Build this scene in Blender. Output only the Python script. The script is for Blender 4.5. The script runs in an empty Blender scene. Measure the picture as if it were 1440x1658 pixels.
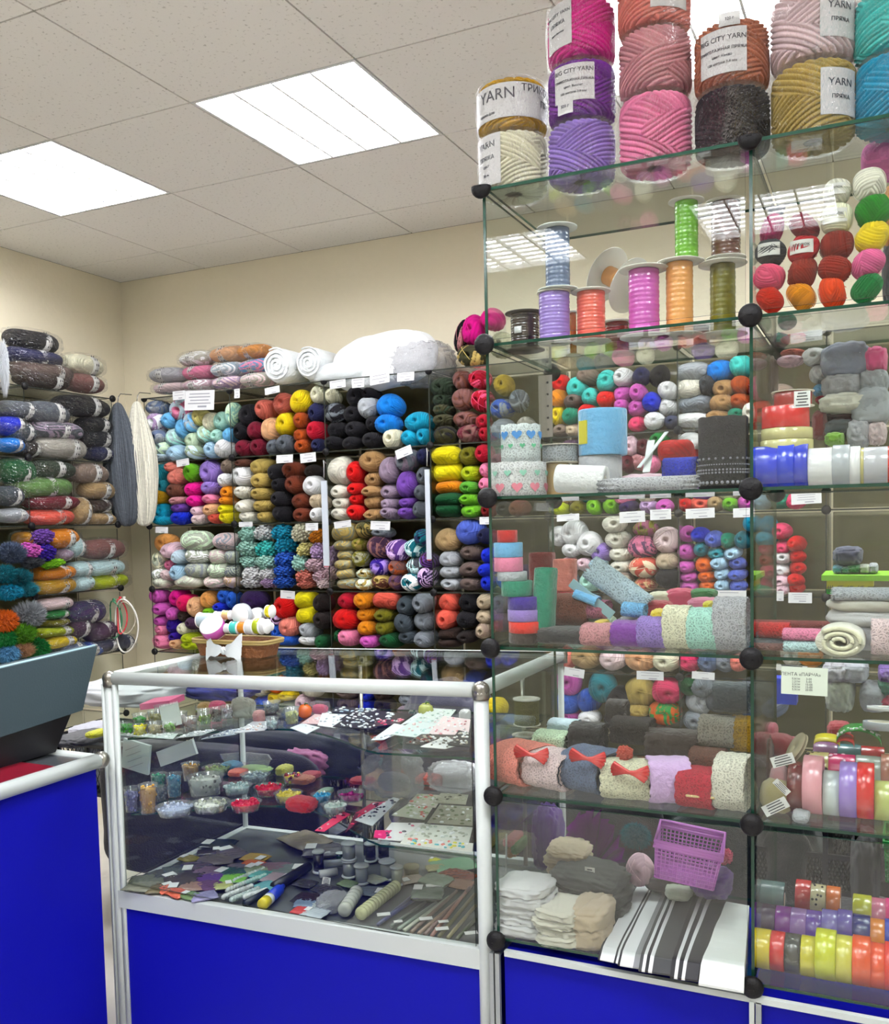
import bpy, math, random
import numpy as np
from mathutils import Vector, Matrix
random.seed(7); RNG = np.random.RandomState(11)
SC = bpy.context.scene; COL = SC.collection
PI = math.pi; EXPO = 0.82
# ------------------------------------------------------------------ camera (solved from the photograph)
F, YAW, PITCH, ROLL, CY, EYE = 1524.6, .4387, -.0612, -.0228, 938.6, 1.5
fw = Vector((-math.sin(YAW)*math.cos(PITCH), math.cos(YAW)*math.cos(PITCH), math.sin(PITCH)))
_r0 = Vector((math.cos(YAW), math.sin(YAW), 0)); _u0 = _r0.cross(fw)
rt = _r0*math.cos(ROLL) + _u0*math.sin(ROLL); up = -_r0*math.sin(ROLL) + _u0*math.cos(ROLL)
cam = bpy.data.cameras.new('camera'); co = bpy.data.objects.new('camera', cam); COL.objects.link(co)
cam.sensor_fit = 'HORIZONTAL'; cam.sensor_width = 36; cam.lens = F/1440*36
cam.shift_y = (CY-829)/1440; cam.clip_start = .02
M4 = Matrix((rt, up, -fw)).transposed().to_4x4(); M4.translation = (0, 0, EYE); co.matrix_world = M4
SC.camera = co
ZM = dict(P=(0,0,1), A=(0,500,3.6), B=(0,800,3.6), C=(220,600,4.8), D=(220,840,4.8), E=(500,560,4.8), G=(500,800,4.8),
          H=(740,0,4), I=(1080,0,4), J=(760,260,3), K=(1180,180,4.877), L=(770,530,3.13), M=(1200,500,5.35), N=(780,790,3.13),
          O=(1200,780,5.183), Q=(780,1040,3.13), R=(1200,1060,5.525), S=(780,1280,3.13), U=(1200,1320,4.904),
          V=(160,1040,4.5), W=(460,1040,4), X=(180,1290,4.5), Y=(480,1290,4.235), Z=(0,980,5.18))
def px(z, x, y): o = ZM[z]; return o[0]+x/o[2], o[1]+y/o[2]
def ray(x, y): return fw + rt*((x-720)/F) - up*((y-CY)/F)
def atY(x, y, Y): d = ray(x, y); t = Y/d.y; return Vector((d.x*t, Y, d.z*t+EYE))
def atX(x, y, X): d = ray(x, y); t = X/d.x; return Vector((X, d.y*t, d.z*t+EYE))
def atZ(x, y, Z): d = ray(x, y); t = (Z-EYE)/d.z; return Vector((d.x*t, d.y*t, Z))
def mpp(p): return (Vector((p[0], p[1], p[2]-EYE)).dot(fw))/F      # metres per pixel at a point
# ------------------------------------------------------------------ colours
def lin(c, sat=1.0):
    r = [((v/255)/12.92 if v/255 <= .04045 else ((v/255+.055)/1.055)**2.4) for v in c]; g = .3*r[0]+.59*r[1]+.11*r[2]
    return tuple(min(.93, max(.004, g+(v-g)*sat)) for v in r)
CL = dict(white=(250,250,247), ivory=(244,240,222), cream=(250,243,212), pale_yellow=(238,228,150), yellow=(250,215,20), bright_yellow=(252,228,40),
  mustard=(205,160,40), ochre=(190,135,40), amber=(235,150,25), orange=(250,120,20), peach=(255,190,145), apricot=(248,172,105), coral=(250,110,95), salmon=(252,145,130),
  red=(220,28,32), scarlet=(240,55,40), crimson=(195,25,60), burgundy=(120,18,45), maroon=(95,20,40), dark_red=(130,20,25), brick_red=(140,38,26), rust=(175,80,35), terracotta=(190,115,85),
  dusty_coral=(200,105,90), rose=(235,80,120), hot_pink=(250,60,150), magenta=(230,30,150), deep_pink=(240,20,110), pink=(250,140,175), light_pink=(255,208,220), blush=(250,220,220), dusty_pink=(215,150,155),
  dusty_rose=(195,110,140), orchid=(215,100,190), lilac=(220,185,232), lavender=(160,130,210), violet=(120,75,170), purple=(120,40,150), deep_purple=(50,25,80), plum=(80,50,80), indigo=(55,20,150),
  mauve=(160,140,160), royal_blue=(25,50,200), blue=(50,100,205), periwinkle=(90,110,205), azure=(20,135,225), sky_blue=(125,195,245), baby_blue=(185,222,250), pale_blue=(212,234,248), navy=(35,38,80), slate_blue=(105,120,150),
  teal=(20,130,145), turquoise=(20,165,200), cyan=(30,180,215), teal_blue=(60,160,175), aqua=(90,215,205), mint=(190,242,225), pale_aqua=(208,240,240), sea_green=(25,140,110), green=(35,135,60), dark_green=(20,85,45),
  grass_green=(90,160,55), leaf_green=(105,145,80), lime=(140,205,40), lime_green=(120,190,60), olive=(120,115,30), dark_olive=(70,68,40), moss=(45,60,42), pale_green=(212,236,202), sage=(208,216,194), yellow_green=(185,200,50),
  khaki=(190,165,95), pale_khaki=(190,188,155), tan=(190,160,115), camel=(180,140,95), beige=(215,195,165), taupe=(150,130,115), taupe_brown=(105,88,82), brown=(110,65,50), reddish_brown=(115,52,32), rose_brown=(140,95,90), dark_brown=(55,38,32),
  black_brown=(38,28,26), black=(24,22,28), charcoal=(62,65,70), dark_slate=(70,80,88), slate=(98,104,112), grey=(135,142,150), light_grey=(190,195,200), silver_grey=(200,200,205), navy_grey=(60,66,95), grey_beige=(185,180,168), gold=(200,170,70))
GOOD = .73
def sc3(c, k=GOOD): return tuple(v*k for v in c)
def rgb(n):
    n = n.split('+')[0]; c = CL[n]; return sc3(lin(c, 1+.16*(max(c)-min(c))/255*1.2))
def words(n):
    a = n.split('+'); return a[0].replace('_', ' ') + (' mottled' if len(a) > 1 else '')
# ------------------------------------------------------------------ materials
MATS = {}
def nodes(name):
    m = bpy.data.materials.new(name); m.use_nodes = True; nt = m.node_tree; nt.nodes.clear()
    out = nt.nodes.new('ShaderNodeOutputMaterial'); return m, nt, out
def N(nt, t, **k):
    n = nt.nodes.new(t)
    for a, v in k.items():
        if a.startswith('i_'): n.inputs[a[2:].replace('_', ' ')].default_value = v
        else: setattr(n, a, v)
    return n
def pbsdf(name, col, rough=.5, metal=0, bump=0, bscale=60, spec=.5, sheen=0, trans=0, objcol=False, aniso=0, noise=0):
    if name in MATS: return MATS[name]
    m, nt, out = nodes(name)
    b = N(nt, 'ShaderNodeBsdfPrincipled'); b.inputs['Roughness'].default_value = rough; b.inputs['Metallic'].default_value = metal
    b.inputs['Specular IOR Level'].default_value = spec; b.inputs['Sheen Weight'].default_value = sheen
    nt.links.new(b.outputs[0], out.inputs[0])
    src = None
    if objcol: src = N(nt, 'ShaderNodeObjectInfo').outputs['Color']
    if noise:
        tc = N(nt, 'ShaderNodeTexCoord'); nz = N(nt, 'ShaderNodeTexNoise'); nz.inputs['Scale'].default_value = bscale; nz.inputs['Detail'].default_value = 3
        nt.links.new(tc.outputs['Object'], nz.inputs['Vector'])
        mr = N(nt, 'ShaderNodeMapRange'); mr.inputs['To Min'].default_value = 1-noise; mr.inputs['To Max'].default_value = 1+noise
        nt.links.new(nz.outputs[0], mr.inputs[0])
        mx = N(nt, 'ShaderNodeVectorMath', operation='SCALE'); nt.links.new(mr.outputs[0], mx.inputs['Scale'])
        if src: nt.links.new(src, mx.inputs[0])
        else: mx.inputs[0].default_value = col[:3]
        src = mx.outputs[0]
    if src: nt.links.new(src, b.inputs['Base Color'])
    else: b.inputs['Base Color'].default_value = (*col[:3], 1)
    if bump:
        tc = N(nt, 'ShaderNodeTexCoord'); nz = N(nt, 'ShaderNodeTexNoise'); nz.inputs['Scale'].default_value = bscale; nz.inputs['Detail'].default_value = 4
        nt.links.new(tc.outputs['Object'], nz.inputs['Vector']); bp = N(nt, 'ShaderNodeBump'); bp.inputs['Strength'].default_value = bump; bp.inputs['Distance'].default_value = .01
        nt.links.new(nz.outputs[0], bp.inputs['Height']); nt.links.new(bp.outputs[0], b.inputs['Normal'])
    MATS[name] = m; return m
def glassy(name, tint, base=.03, gain=.7, rough=0.0, bump=0, bscale=20, milk=0):
    m, nt, out = nodes(name)
    tr = N(nt, 'ShaderNodeBsdfTransparent'); tr.inputs[0].default_value = (*tint, 1)
    gl = N(nt, 'ShaderNodeBsdfGlossy'); gl.inputs['Roughness'].default_value = rough
    lw = N(nt, 'ShaderNodeLayerWeight'); lw.inputs['Blend'].default_value = .5
    pw = N(nt, 'ShaderNodeMath', operation='POWER'); pw.inputs[1].default_value = 4.5
    ma = N(nt, 'ShaderNodeMath', operation='MULTIPLY_ADD'); ma.inputs[1].default_value = gain; ma.inputs[2].default_value = base; ma.use_clamp = True
    nt.links.new(lw.outputs['Facing'], pw.inputs[0]); nt.links.new(pw.outputs[0], ma.inputs[0])
    mx = N(nt, 'ShaderNodeMixShader'); nt.links.new(ma.outputs[0], mx.inputs[0])
    if milk:
        df = N(nt, 'ShaderNodeBsdfDiffuse'); df.inputs[0].default_value = (.85, .86, .88, 1); m2 = N(nt, 'ShaderNodeMixShader'); m2.inputs[0].default_value = milk
        nt.links.new(tr.outputs[0], m2.inputs[1]); nt.links.new(df.outputs[0], m2.inputs[2]); nt.links.new(m2.outputs[0], mx.inputs[1])
    else: nt.links.new(tr.outputs[0], mx.inputs[1])
    nt.links.new(gl.outputs[0], mx.inputs[2]); nt.links.new(mx.outputs[0], out.inputs[0])
    if bump:
        tc = N(nt, 'ShaderNodeTexCoord'); nz = N(nt, 'ShaderNodeTexNoise'); nz.inputs['Scale'].default_value = bscale; nz.inputs['Detail'].default_value = 3; nz.inputs['Distortion'].default_value = 1.5
        nt.links.new(tc.outputs['Object'], nz.inputs['Vector']); bp = N(nt, 'ShaderNodeBump'); bp.inputs['Strength'].default_value = bump; bp.inputs['Distance'].default_value = .05
        nt.links.new(nz.outputs[0], bp.inputs['Height']); nt.links.new(bp.outputs[0], gl.inputs['Normal']); nt.links.new(bp.outputs[0], lw.inputs['Normal'])
    MATS[name] = m; return m
GLASS = glassy('clear_glass', (.965, .985, .972), .04, .72)
SHADE_GLASS = glassy('added_shade_glass', (.58, .58, .52), .03, .5)  # tinted sheets added to darken the wall behind the shelves
WRAP = glassy('clear_plastic_wrap', (.985, .985, .985), .05, .5, .12, 1.0, 11, .0)
CUP = glassy('clear_plastic', (.95, .96, .96), .06, .6, .08, 0, 20, .1)
EDGE = pbsdf('green_glass_edge', lin((20, 62, 46)), .15)
EDGE_DK = pbsdf('dark_glass_edge', lin((38, 42, 36)), .3)
BLK = pbsdf('black_plastic', lin((16, 15, 17)), .5, spec=.25, bump=.2, bscale=300)
ALU = pbsdf('white_aluminium', lin((190, 197, 194)), .32, spec=.5)
GREYALU = pbsdf('grey_aluminium', lin((150, 155, 156)), .3, metal=.4)
STEEL = pbsdf('steel_cap', lin((150, 148, 140)), .3, metal=.9)
BLUE = pbsdf('blue_laminate', lin((10, 15, 158)), .55, spec=.12, bump=.04, bscale=150)
PAPER = pbsdf('white_paper', lin((208, 208, 208)), .7)
FAINT = pbsdf('faint_print', lin((140, 140, 148)), .7)
INK = pbsdf('dark_ink', lin((60, 60, 66)), .7)
TIN = pbsdf('plain_object_colour', (.5, .5, .5), .6, objcol=True)
PLAS = pbsdf('glossy_object_colour', (.5, .5, .5), .25, objcol=True)
SATIN = pbsdf('satin_object_colour', (.5, .5, .5), .24, objcol=True, spec=.9, bump=.05, bscale=200)
CLOTH = pbsdf('cloth_object_colour', (.5, .5, .5), .9, objcol=True, sheen=.3, bump=.5, bscale=120, noise=.08)
FELT = pbsdf('fleece_object_colour', (.5, .5, .5), .95, objcol=True, sheen=.5, bump=.7, bscale=60, noise=.05)
def yarn_mat(name, marl):
    m, nt, out = nodes(name)
    b = N(nt, 'ShaderNodeBsdfPrincipled'); b.inputs['Roughness'].default_value = .85; b.inputs['Sheen Weight'].default_value = .08; b.inputs['Specular IOR Level'].default_value = .15
    oi = N(nt, 'ShaderNodeObjectInfo'); at = N(nt, 'ShaderNodeAttribute', attribute_name='sid')
    tc = N(nt, 'ShaderNodeTexCoord'); nz = N(nt, 'ShaderNodeTexNoise'); nz.inputs['Scale'].default_value = 9
    nt.links.new(tc.outputs['Object'], nz.inputs['Vector'])
    if marl:
        a2 = N(nt, 'ShaderNodeAttribute', attribute_name='tint'); a2.attribute_type = 'OBJECT'
        ad = N(nt, 'ShaderNodeMath', operation='ADD'); nt.links.new(at.outputs['Fac'], ad.inputs[0]); nt.links.new(nz.outputs[0], ad.inputs[1])
        mr = N(nt, 'ShaderNodeMapRange'); mr.inputs['From Min'].default_value = .92; mr.inputs['From Max'].default_value = 1.08
        nt.links.new(ad.outputs[0], mr.inputs[0])
        mx = N(nt, 'ShaderNodeMix', data_type='RGBA'); nt.links.new(mr.outputs[0], mx.inputs[0]); nt.links.new(oi.outputs['Color'], mx.inputs[6]); nt.links.new(a2.outputs['Color'], mx.inputs[7]); src = mx.outputs[2]
    else: src = oi.outputs['Color']
    mr = N(nt, 'ShaderNodeMapRange'); mr.inputs['To Min'].default_value = .76; mr.inputs['To Max'].default_value = 1.14; nt.links.new(at.outputs['Fac'], mr.inputs[0])
    sc = N(nt, 'ShaderNodeVectorMath', operation='SCALE'); nt.links.new(src, sc.inputs[0]); nt.links.new(mr.outputs[0], sc.inputs['Scale'])
    nt.links.new(sc.outputs[0], b.inputs['Base Color'])
    n2 = N(nt, 'ShaderNodeTexNoise'); n2.inputs['Scale'].default_value = 60; nt.links.new(tc.outputs['Object'], n2.inputs['Vector'])
    bp = N(nt, 'ShaderNodeBump'); bp.inputs['Strength'].default_value = .35; bp.inputs['Distance'].default_value = .02; nt.links.new(n2.outputs[0], bp.inputs['Height']); nt.links.new(bp.outputs[0], b.inputs['Normal'])
    nt.links.new(b.outputs[0], out.inputs[0]); MATS[name] = m; return m
YARN = yarn_mat('wool_yarn', False); MARL = yarn_mat('mottled_yarn', True)
def lace_mat():
    m, nt, out = nodes('lace_fabric')
    b = N(nt, 'ShaderNodeBsdfPrincipled'); b.inputs['Roughness'].default_value = .85
    oi = N(nt, 'ShaderNodeObjectInfo'); tc = N(nt, 'ShaderNodeTexCoord'); mp = N(nt, 'ShaderNodeMapping'); mp.inputs['Scale'].default_value = (1, 1, 1)
    nt.links.new(tc.outputs['Object'], mp.inputs[0])
    vo = N(nt, 'ShaderNodeTexVoronoi'); vo.inputs['Scale'].default_value = 150; vo.feature = 'DISTANCE_TO_EDGE'; nt.links.new(mp.outputs[0], vo.inputs['Vector'])
    v2 = N(nt, 'ShaderNodeTexVoronoi'); v2.inputs['Scale'].default_value = 60; nt.links.new(mp.outputs[0], v2.inputs['Vector'])
    sn = N(nt, 'ShaderNodeMath', operation='SINE'); mu = N(nt, 'ShaderNodeMath', operation='MULTIPLY'); mu.inputs[1].default_value = 22; nt.links.new(v2.outputs['Distance'], mu.inputs[0]); nt.links.new(mu.outputs[0], sn.inputs[0])
    mr = N(nt, 'ShaderNodeMapRange'); mr.inputs['From Max'].default_value = .18; mr.inputs['To Min'].default_value = 1; mr.inputs['To Max'].default_value = 0; nt.links.new(vo.outputs['Distance'], mr.inputs[0])
    mx0 = N(nt, 'ShaderNodeMath', operation='MAXIMUM'); nt.links.new(mr.outputs[0], mx0.inputs[0]); nt.links.new(sn.outputs[0], mx0.inputs[1])
    m3 = N(nt, 'ShaderNodeMapRange'); m3.inputs['To Min'].default_value = .6; m3.inputs['To Max'].default_value = 1.05; nt.links.new(mx0.outputs[0], m3.inputs[0])  # gaps toned darker, standing for the shaded layer under the lace
    sc = N(nt, 'ShaderNodeVectorMath', operation='SCALE'); nt.links.new(oi.outputs['Color'], sc.inputs[0]); nt.links.new(m3.outputs[0], sc.inputs['Scale']); nt.links.new(sc.outputs[0], b.inputs['Base Color'])
    bp = N(nt, 'ShaderNodeBump'); bp.inputs['Strength'].default_value = .55; bp.inputs['Distance'].default_value = .003; nt.links.new(mx0.outputs[0], bp.inputs['Height']); nt.links.new(bp.outputs[0], b.inputs['Normal'])
    nt.links.new(b.outputs[0], out.inputs[0]); MATS['lace'] = m; return m
LACE = lace_mat()
def emis(name, col, s):
    m, nt, out = nodes(name); e = N(nt, 'ShaderNodeEmission'); e.inputs[0].default_value = (*col, 1); e.inputs[1].default_value = s; nt.links.new(e.outputs[0], out.inputs[0]); return m
# ------------------------------------------------------------------ mesh builder
class MB:
    def __init__(s): s.v = []; s.f = []; s.m = []; s.k = 0
    def add(s, vs, fs, mi=0):
        o = len(s.v); s.v += [tuple(v) for v in vs]; s.f += [tuple(i+o for i in f) for f in fs]; s.m += [mi]*len(fs); return s
    def box(s, c, d, mi=0, R=None, edge=None):
        vs = []
        for sx in (-1, 1):
            for sy in (-1, 1):
                for sz in (-1, 1):
                    v = Vector((sx*d[0]/2, sy*d[1]/2, sz*d[2]/2)); vs.append((R @ v if R else v) + Vector(c))
        fs = [(0,1,3,2), (4,6,7,5), (0,4,5,1), (2,3,7,6), (0,2,6,4), (1,5,7,3)]
        o = len(s.v); s.v += [tuple(v) for v in vs]
        for k, f in enumerate(fs):
            s.f.append(tuple(i+o for i in f)); ax = k//2
            s.m.append(mi if edge is None or d[ax] == min(d) and False or edge is None else (mi if ax == d.index(min(d)) else edge))
        return s
    def tube(s, pts, r, n=10, mi=0, cap=True, closed=False):
        P = [Vector(p) for p in pts]; L = len(P); rr = r if isinstance(r, (list, tuple)) else [r]*L; rings = []
        for i, p in enumerate(P):
            if closed: t = P[(i+1) % L]-P[i-1]
            else: t = P[min(i+1, L-1)]-P[max(i-1, 0)]
            if t.length < 1e-9: t = Vector((0, 0, 1))
            t.normalize(); a = Vector((0, 0, 1)) if abs(t.z) < .9 else Vector((1, 0, 0)); u = t.cross(a).normalized(); w = t.cross(u)
            rings.append([p+(u*math.cos(2*PI*k/n)+w*math.sin(2*PI*k/n))*rr[i] for k in range(n)])
        o = len(s.v)
        for R in rings: s.v += [tuple(v) for v in R]
        for i in range(L if closed else L-1):
            j = (i+1) % L
            for k in range(n): s.f.append((o+i*n+k, o+i*n+(k+1) % n, o+j*n+(k+1) % n, o+j*n+k)); s.m.append(mi)
        if cap and not closed:
            s.f.append(tuple(o+k for k in reversed(range(n)))); s.m.append(mi); s.f.append(tuple(o+(L-1)*n+k for k in range(n))); s.m.append(mi)
        return s
    def lathe(s, prof, n=32, mi=0, T=None, wob=None):       # profile of (r, z), around z
        o = len(s.v); T = T or Matrix.Identity(4)
        for i, (r, z) in enumerate(prof):
            for k in range(n):
                a = 2*PI*k/n; q = r*(wob(a, i) if wob else 1); s.v.append(tuple(T @ Vector((q*math.cos(a), q*math.sin(a), z))))
        for i in range(len(prof)-1):
            for k in range(n): s.f.append((o+i*n+k, o+i*n+(k+1) % n, o+(i+1)*n+(k+1) % n, o+(i+1)*n+k)); s.m.append(mi)
        if prof[0][0] > 1e-5: s.f.append(tuple(o+k for k in reversed(range(n)))); s.m.append(mi)
        if prof[-1][0] > 1e-5: s.f.append(tuple(o+(len(prof)-1)*n+k for k in range(n))); s.m.append(mi)
        return s
    def ball(s, c, r, n=8, mi=0):
        r = r if hasattr(r, '__len__') else (r, r, r)
        o = len(s.v); m = n//2+1
        for i in range(m+1):
            a = PI*i/m
            for k in range(n): b = 2*PI*k/n; s.v.append((c[0]+r[0]*math.sin(a)*math.cos(b), c[1]+r[1]*math.sin(a)*math.sin(b), c[2]+r[2]*math.cos(a)))
        for i in range(m):
            for k in range(n): s.f.append((o+i*n+k, o+(i+1)*n+k, o+(i+1)*n+(k+1) % n, o+i*n+(k+1) % n)); s.m.append(mi)
        return s
    def mesh(s, name, mats, smooth=True):
        me = bpy.data.meshes.new(name); me.from_pydata(s.v, [], s.f)
        for m in mats: me.materials.append(m)
        me.polygons.foreach_set('material_index', s.m); me.polygons.foreach_set('use_smooth', [smooth]*len(s.f)); me.update(); return me
def link(name, me, parent=None, loc=None, rot=None, scale=None, color=None):
    o = bpy.data.objects.new(name, me); COL.objects.link(o)
    if loc is not None: o.location = loc
    if rot is not None:
        if isinstance(rot, Matrix): o.rotation_euler = rot.to_euler()
        else: o.rotation_euler = rot
    if scale is not None: o.scale = scale
    if color is not None: o.color = (*color, 1)
    if parent: o.parent = parent
    return o
def tag(o, label, cat, group=None, kind=None):
    if label: o['label'] = label
    if cat: o['category'] = cat
    if group: o['group'] = group
    if kind: o['kind'] = kind
    return o
def thing(name, label, cat, loc=(0, 0, 0), rotz=0, group=None):
    o = link(name, None, loc=loc, rot=(0, 0, rotz)); return tag(o, label, cat, group)
def struct(name, mb, mats, smooth=False):
    o = link(name, mb.mesh(name, mats, smooth)); o['kind'] = 'structure'; return o
def copy_tree(root, loc=None, parent=None):
    c = root.copy(); COL.objects.link(c); c.parent = parent
    if loc is not None: c.location = loc
    for ch in list(root.children): copy_tree(ch, None, c)
    return c
# ------------------------------------------------------------------ automatic wording of labels for the many repeats
REG = []
def reg(o, col, kind, cell, x, y, cat, group): REG.append(dict(o=o, col=col, kind=kind, cell=cell, x=x, y=y)); o['category'] = cat; o['group'] = group
ORD = ['topmost', 'second from top', 'third from top', 'fourth from top', 'fifth from top', 'sixth from top', 'seventh from top', 'eighth from top', 'ninth from top', 'tenth from top']
def words_labels():
    cells = {}
    for r in REG: cells.setdefault(r['cell'], []).append(r)
    NW = {2: 'two', 3: 'three', 4: 'four', 5: 'five', 6: 'six', 7: 'seven', 8: 'eight', 9: 'nine', 10: 'ten'}
    for cell, rs in cells.items():
        same = {}
        for r in rs: same.setdefault((r['col'], r['kind']), []).append(r)
        def nb(r, dx, dy):
            best = None; bd = 1e9
            for q in rs:
                if q is r: continue
                vx, vy = q['x']-r['x'], q['y']-r['y']; d = math.hypot(vx, vy)
                if d > 0 and (vx*dx+vy*dy)/d > .8 and d < bd and d < 60: best, bd = q, d
            return best['col'] if best else None
        for (col, kind), g in same.items():
            if len(g) == 1: g[0]['o']['label'] = f"{col} {kind} in {cell}"; continue
            used = {}
            for r in g:
                c = []
                for w, v in (('above', (0, 1)), ('below', (0, -1)), ('left of', (1, 0)), ('right of', (-1, 0))):
                    n = nb(r, *v)
                    if n and n != col: c.append(f"{w} {n} one")
                r['c'] = c
            left = []
            for r in g:
                ok = None
                for c in r['c']:
                    if sum(c in q['c'] for q in g) == 1: ok = c; break
                if ok: r['o']['label'] = f"{col} {kind} {ok}, {cell}"
                else: left.append(r)
            if len(left) == 1 and not left[0]['c']: pass
            if left:
                xs = [r['x'] for r in g]; ys = [r['y'] for r in g]
                if len(g) <= 10 and (max(ys)-min(ys)) >= (max(xs)-min(xs))*.8:
                    gs = sorted(g, key=lambda r: r['y'])
                    for i, r in enumerate(gs):
                        if r in left: r['o']['label'] = f"{ORD[i] if i < len(gs)-1 else 'lowest'} of the {NW.get(len(g))} {col} {kind}s, {cell}"
                elif len(g) <= 10:
                    gs = sorted(g, key=lambda r: r['x']); LO = ['leftmost', 'second from left', 'third from left', 'fourth from left', 'fifth from left', 'sixth from left', 'seventh from left', 'eighth from left', 'ninth from left']
                    for i, r in enumerate(gs):
                        if r in left: r['o']['label'] = f"{LO[i] if i < len(gs)-1 else 'rightmost'} of the {NW.get(len(g))} {col} {kind}s, {cell}"
                else:
                    gs = sorted(g, key=lambda r: r['y']); rows = [gs[i:i+4] for i in range(0, len(gs), 4)]
                    for i, row in enumerate(rows):
                        row.sort(key=lambda r: r['x'])
                        for j, r in enumerate(row): r['o']['label'] = f"{col} {kind}, {['first','second','third','fourth'][j]} from left in {['top','second','third','fourth','fifth','sixth'][i]} layer, {cell}"
# ------------------------------------------------------------------ yarn prototypes
def grid_mesh(name, P, sid, mats, closed_u=True):
    nv, nu = P.shape[:2]; V = P.reshape(-1, 3); i, k = np.meshgrid(np.arange(nv-1), np.arange(nu if closed_u else nu-1), indexing='ij'); k2 = (k+1) % nu
    Fc = np.stack([i*nu+k, (i+1)*nu+k, (i+1)*nu+k2, i*nu+k2], -1).reshape(-1, 4)
    me = bpy.data.meshes.new(name); me.from_pydata(V.tolist(), [], Fc.tolist())
    for m in mats: me.materials.append(m)
    me.polygons.foreach_set('use_smooth', [True]*len(Fc))
    a = me.attributes.new('sid', 'FLOAT', 'FACE'); s4 = sid[:-1][:, :(nu if closed_u else nu-1)].reshape(-1)
    a.data.foreach_set('value', s4.astype(np.float32)); me.update(); return me
def strand(U, n, freq, rng, tilt=.5, axis=1):
    seeds = rng.normal(size=(n, 3)); seeds /= np.linalg.norm(seeds, axis=1)[:, None]
    k = np.argmax(U @ seeds.T, -1)
    nn = np.cross(seeds, rng.normal(size=(n, 3))); nn[:, axis] += rng.choice([-tilt, tilt], n); nn /= np.linalg.norm(nn, axis=1)[:, None]
    d = (U*nn[k]).sum(-1)*freq/2; ph = d-np.floor(d); ridge = np.sin(PI*ph)**.6
    sid = np.modf(np.abs(np.sin(np.floor(d)*12.9898+k*78.233)*43758.5))[0]; return ridge, sid
def add_loose(me, rng, k):
    b = MB()
    for _ in range(k):
        n = rng.normal(size=3); n[1] *= .35; n /= np.linalg.norm(n); a = np.cross(n, [.3, 1, .2]); a /= np.linalg.norm(a); c = np.cross(n, a); t0 = rng.uniform(0, 6); L = rng.uniform(1.5, 3.5); off = rng.uniform(-.3, .3)
        pts = []
        for i in range(20):
            t = t0+L*i/19; p = (a*math.cos(t)+c*math.sin(t))*math.sqrt(1-off*off)+n*off; y = p[1]; r = math.hypot(p[0], p[2]); f = 1/max(1e-6, (r**2.44+abs(y)**2.44)**(1/2.44)); pts.append(tuple(p*f*.525))
        b.tube(pts, .013, 5)
    V = [tuple(v.co) for v in me.vertices]; o = len(V); Fq = [tuple(p.vertices) for p in me.polygons]; at = [d.value for d in me.attributes['sid'].data]; me2 = bpy.data.meshes.new(me.name)
    me2.from_pydata(V+b.v, [], Fq+[tuple(i+o for i in f) for f in b.f]); me2.materials.append(YARN); me2.polygons.foreach_set('use_smooth', [True]*len(me2.polygons)); q = me2.attributes.new('sid', 'FLOAT', 'FACE'); q.data.foreach_set('value', np.array(at+[1.0]*len(b.f), dtype=np.float32)); me2.update(); return me2
def ball_proto(seed, freq=17, amp=.105, n=8, nu=132, nv=90, sq=.82, dim=.2, name='yarn_ball', mats=None, loose=3):
    rng = np.random.RandomState(seed); v = np.linspace(.001, PI-.001, nv)[:, None]; u = np.linspace(0, 2*PI, nu, endpoint=False)[None, :]
    U = np.stack([np.sin(v)*np.cos(u), -np.cos(v)+0*u, np.sin(v)*np.sin(u)], -1)
    r = np.sin(v)**sq; y = -np.sign(np.cos(v))*np.abs(np.cos(v))**sq
    y = y+[.5, .2, .4, .12, .3][seed % 5]*np.exp(-(r/.2)**2)*(v < 1.2)
    ridge, sid = strand(U, n, freq, rng); s = 1+amp*(ridge-.6)+.03*np.sin(3*u+seed)*np.sin(v)
    P = np.stack([r*np.cos(u)*s, (y+0*u)*(.97+.03*s), r*np.sin(u)*s], -1)*.5
    me = grid_mesh(name, P, sid, mats or [YARN]); return add_loose(me, rng, loose)
def skein_proto(seed, freq=22, amp=.085, waist=.0, name='yarn_skein', mats=None, pw=3.2, n=7):
    rng = np.random.RandomState(seed); nv, nu = 110, 84; v = np.linspace(.001, PI-.001, nv)[:, None]; u = np.linspace(0, 2*PI, nu, endpoint=False)[None, :]
    x = -np.sign(np.cos(v))*np.abs(np.cos(v))**.75; r = (1-np.abs(x)**pw)**(1/pw)*(1-waist*np.exp(-(x/.2)**2))
    U = np.stack([x*1.3+0*u, r*np.cos(u), r*np.sin(u)], -1); ridge, sid = strand(U, n, freq, rng, 1.0, 1)
    s = 1+amp*(ridge-.6)+.05*np.sin(2*u+x*3+seed)
    P = np.stack([x+0*u, r*np.cos(u)*s, r*np.sin(u)*s], -1)*.5
    return grid_mesh(name, P, sid, mats or [YARN])
PB = [ball_proto(i, freq=11+i) for i in range(5)]
PS = [skein_proto(20+i) for i in range(4)]
PK = [ball_proto(40+i, freq=7, amp=.16, n=6, nu=84, nv=56, name='chunky_yarn', dim=.1) for i in range(2)]
def with_mat(me, m, name): c = me.copy(); c.materials.clear(); c.materials.append(m); c.name = name; return c
PBm = [with_mat(m, MARL, 'mottled_ball') for m in PB]; PSm = [with_mat(m, MARL, 'mottled_skein') for m in PS]; PKm = [with_mat(m, MARL, 'mottled_chunky') for m in PK]
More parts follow.
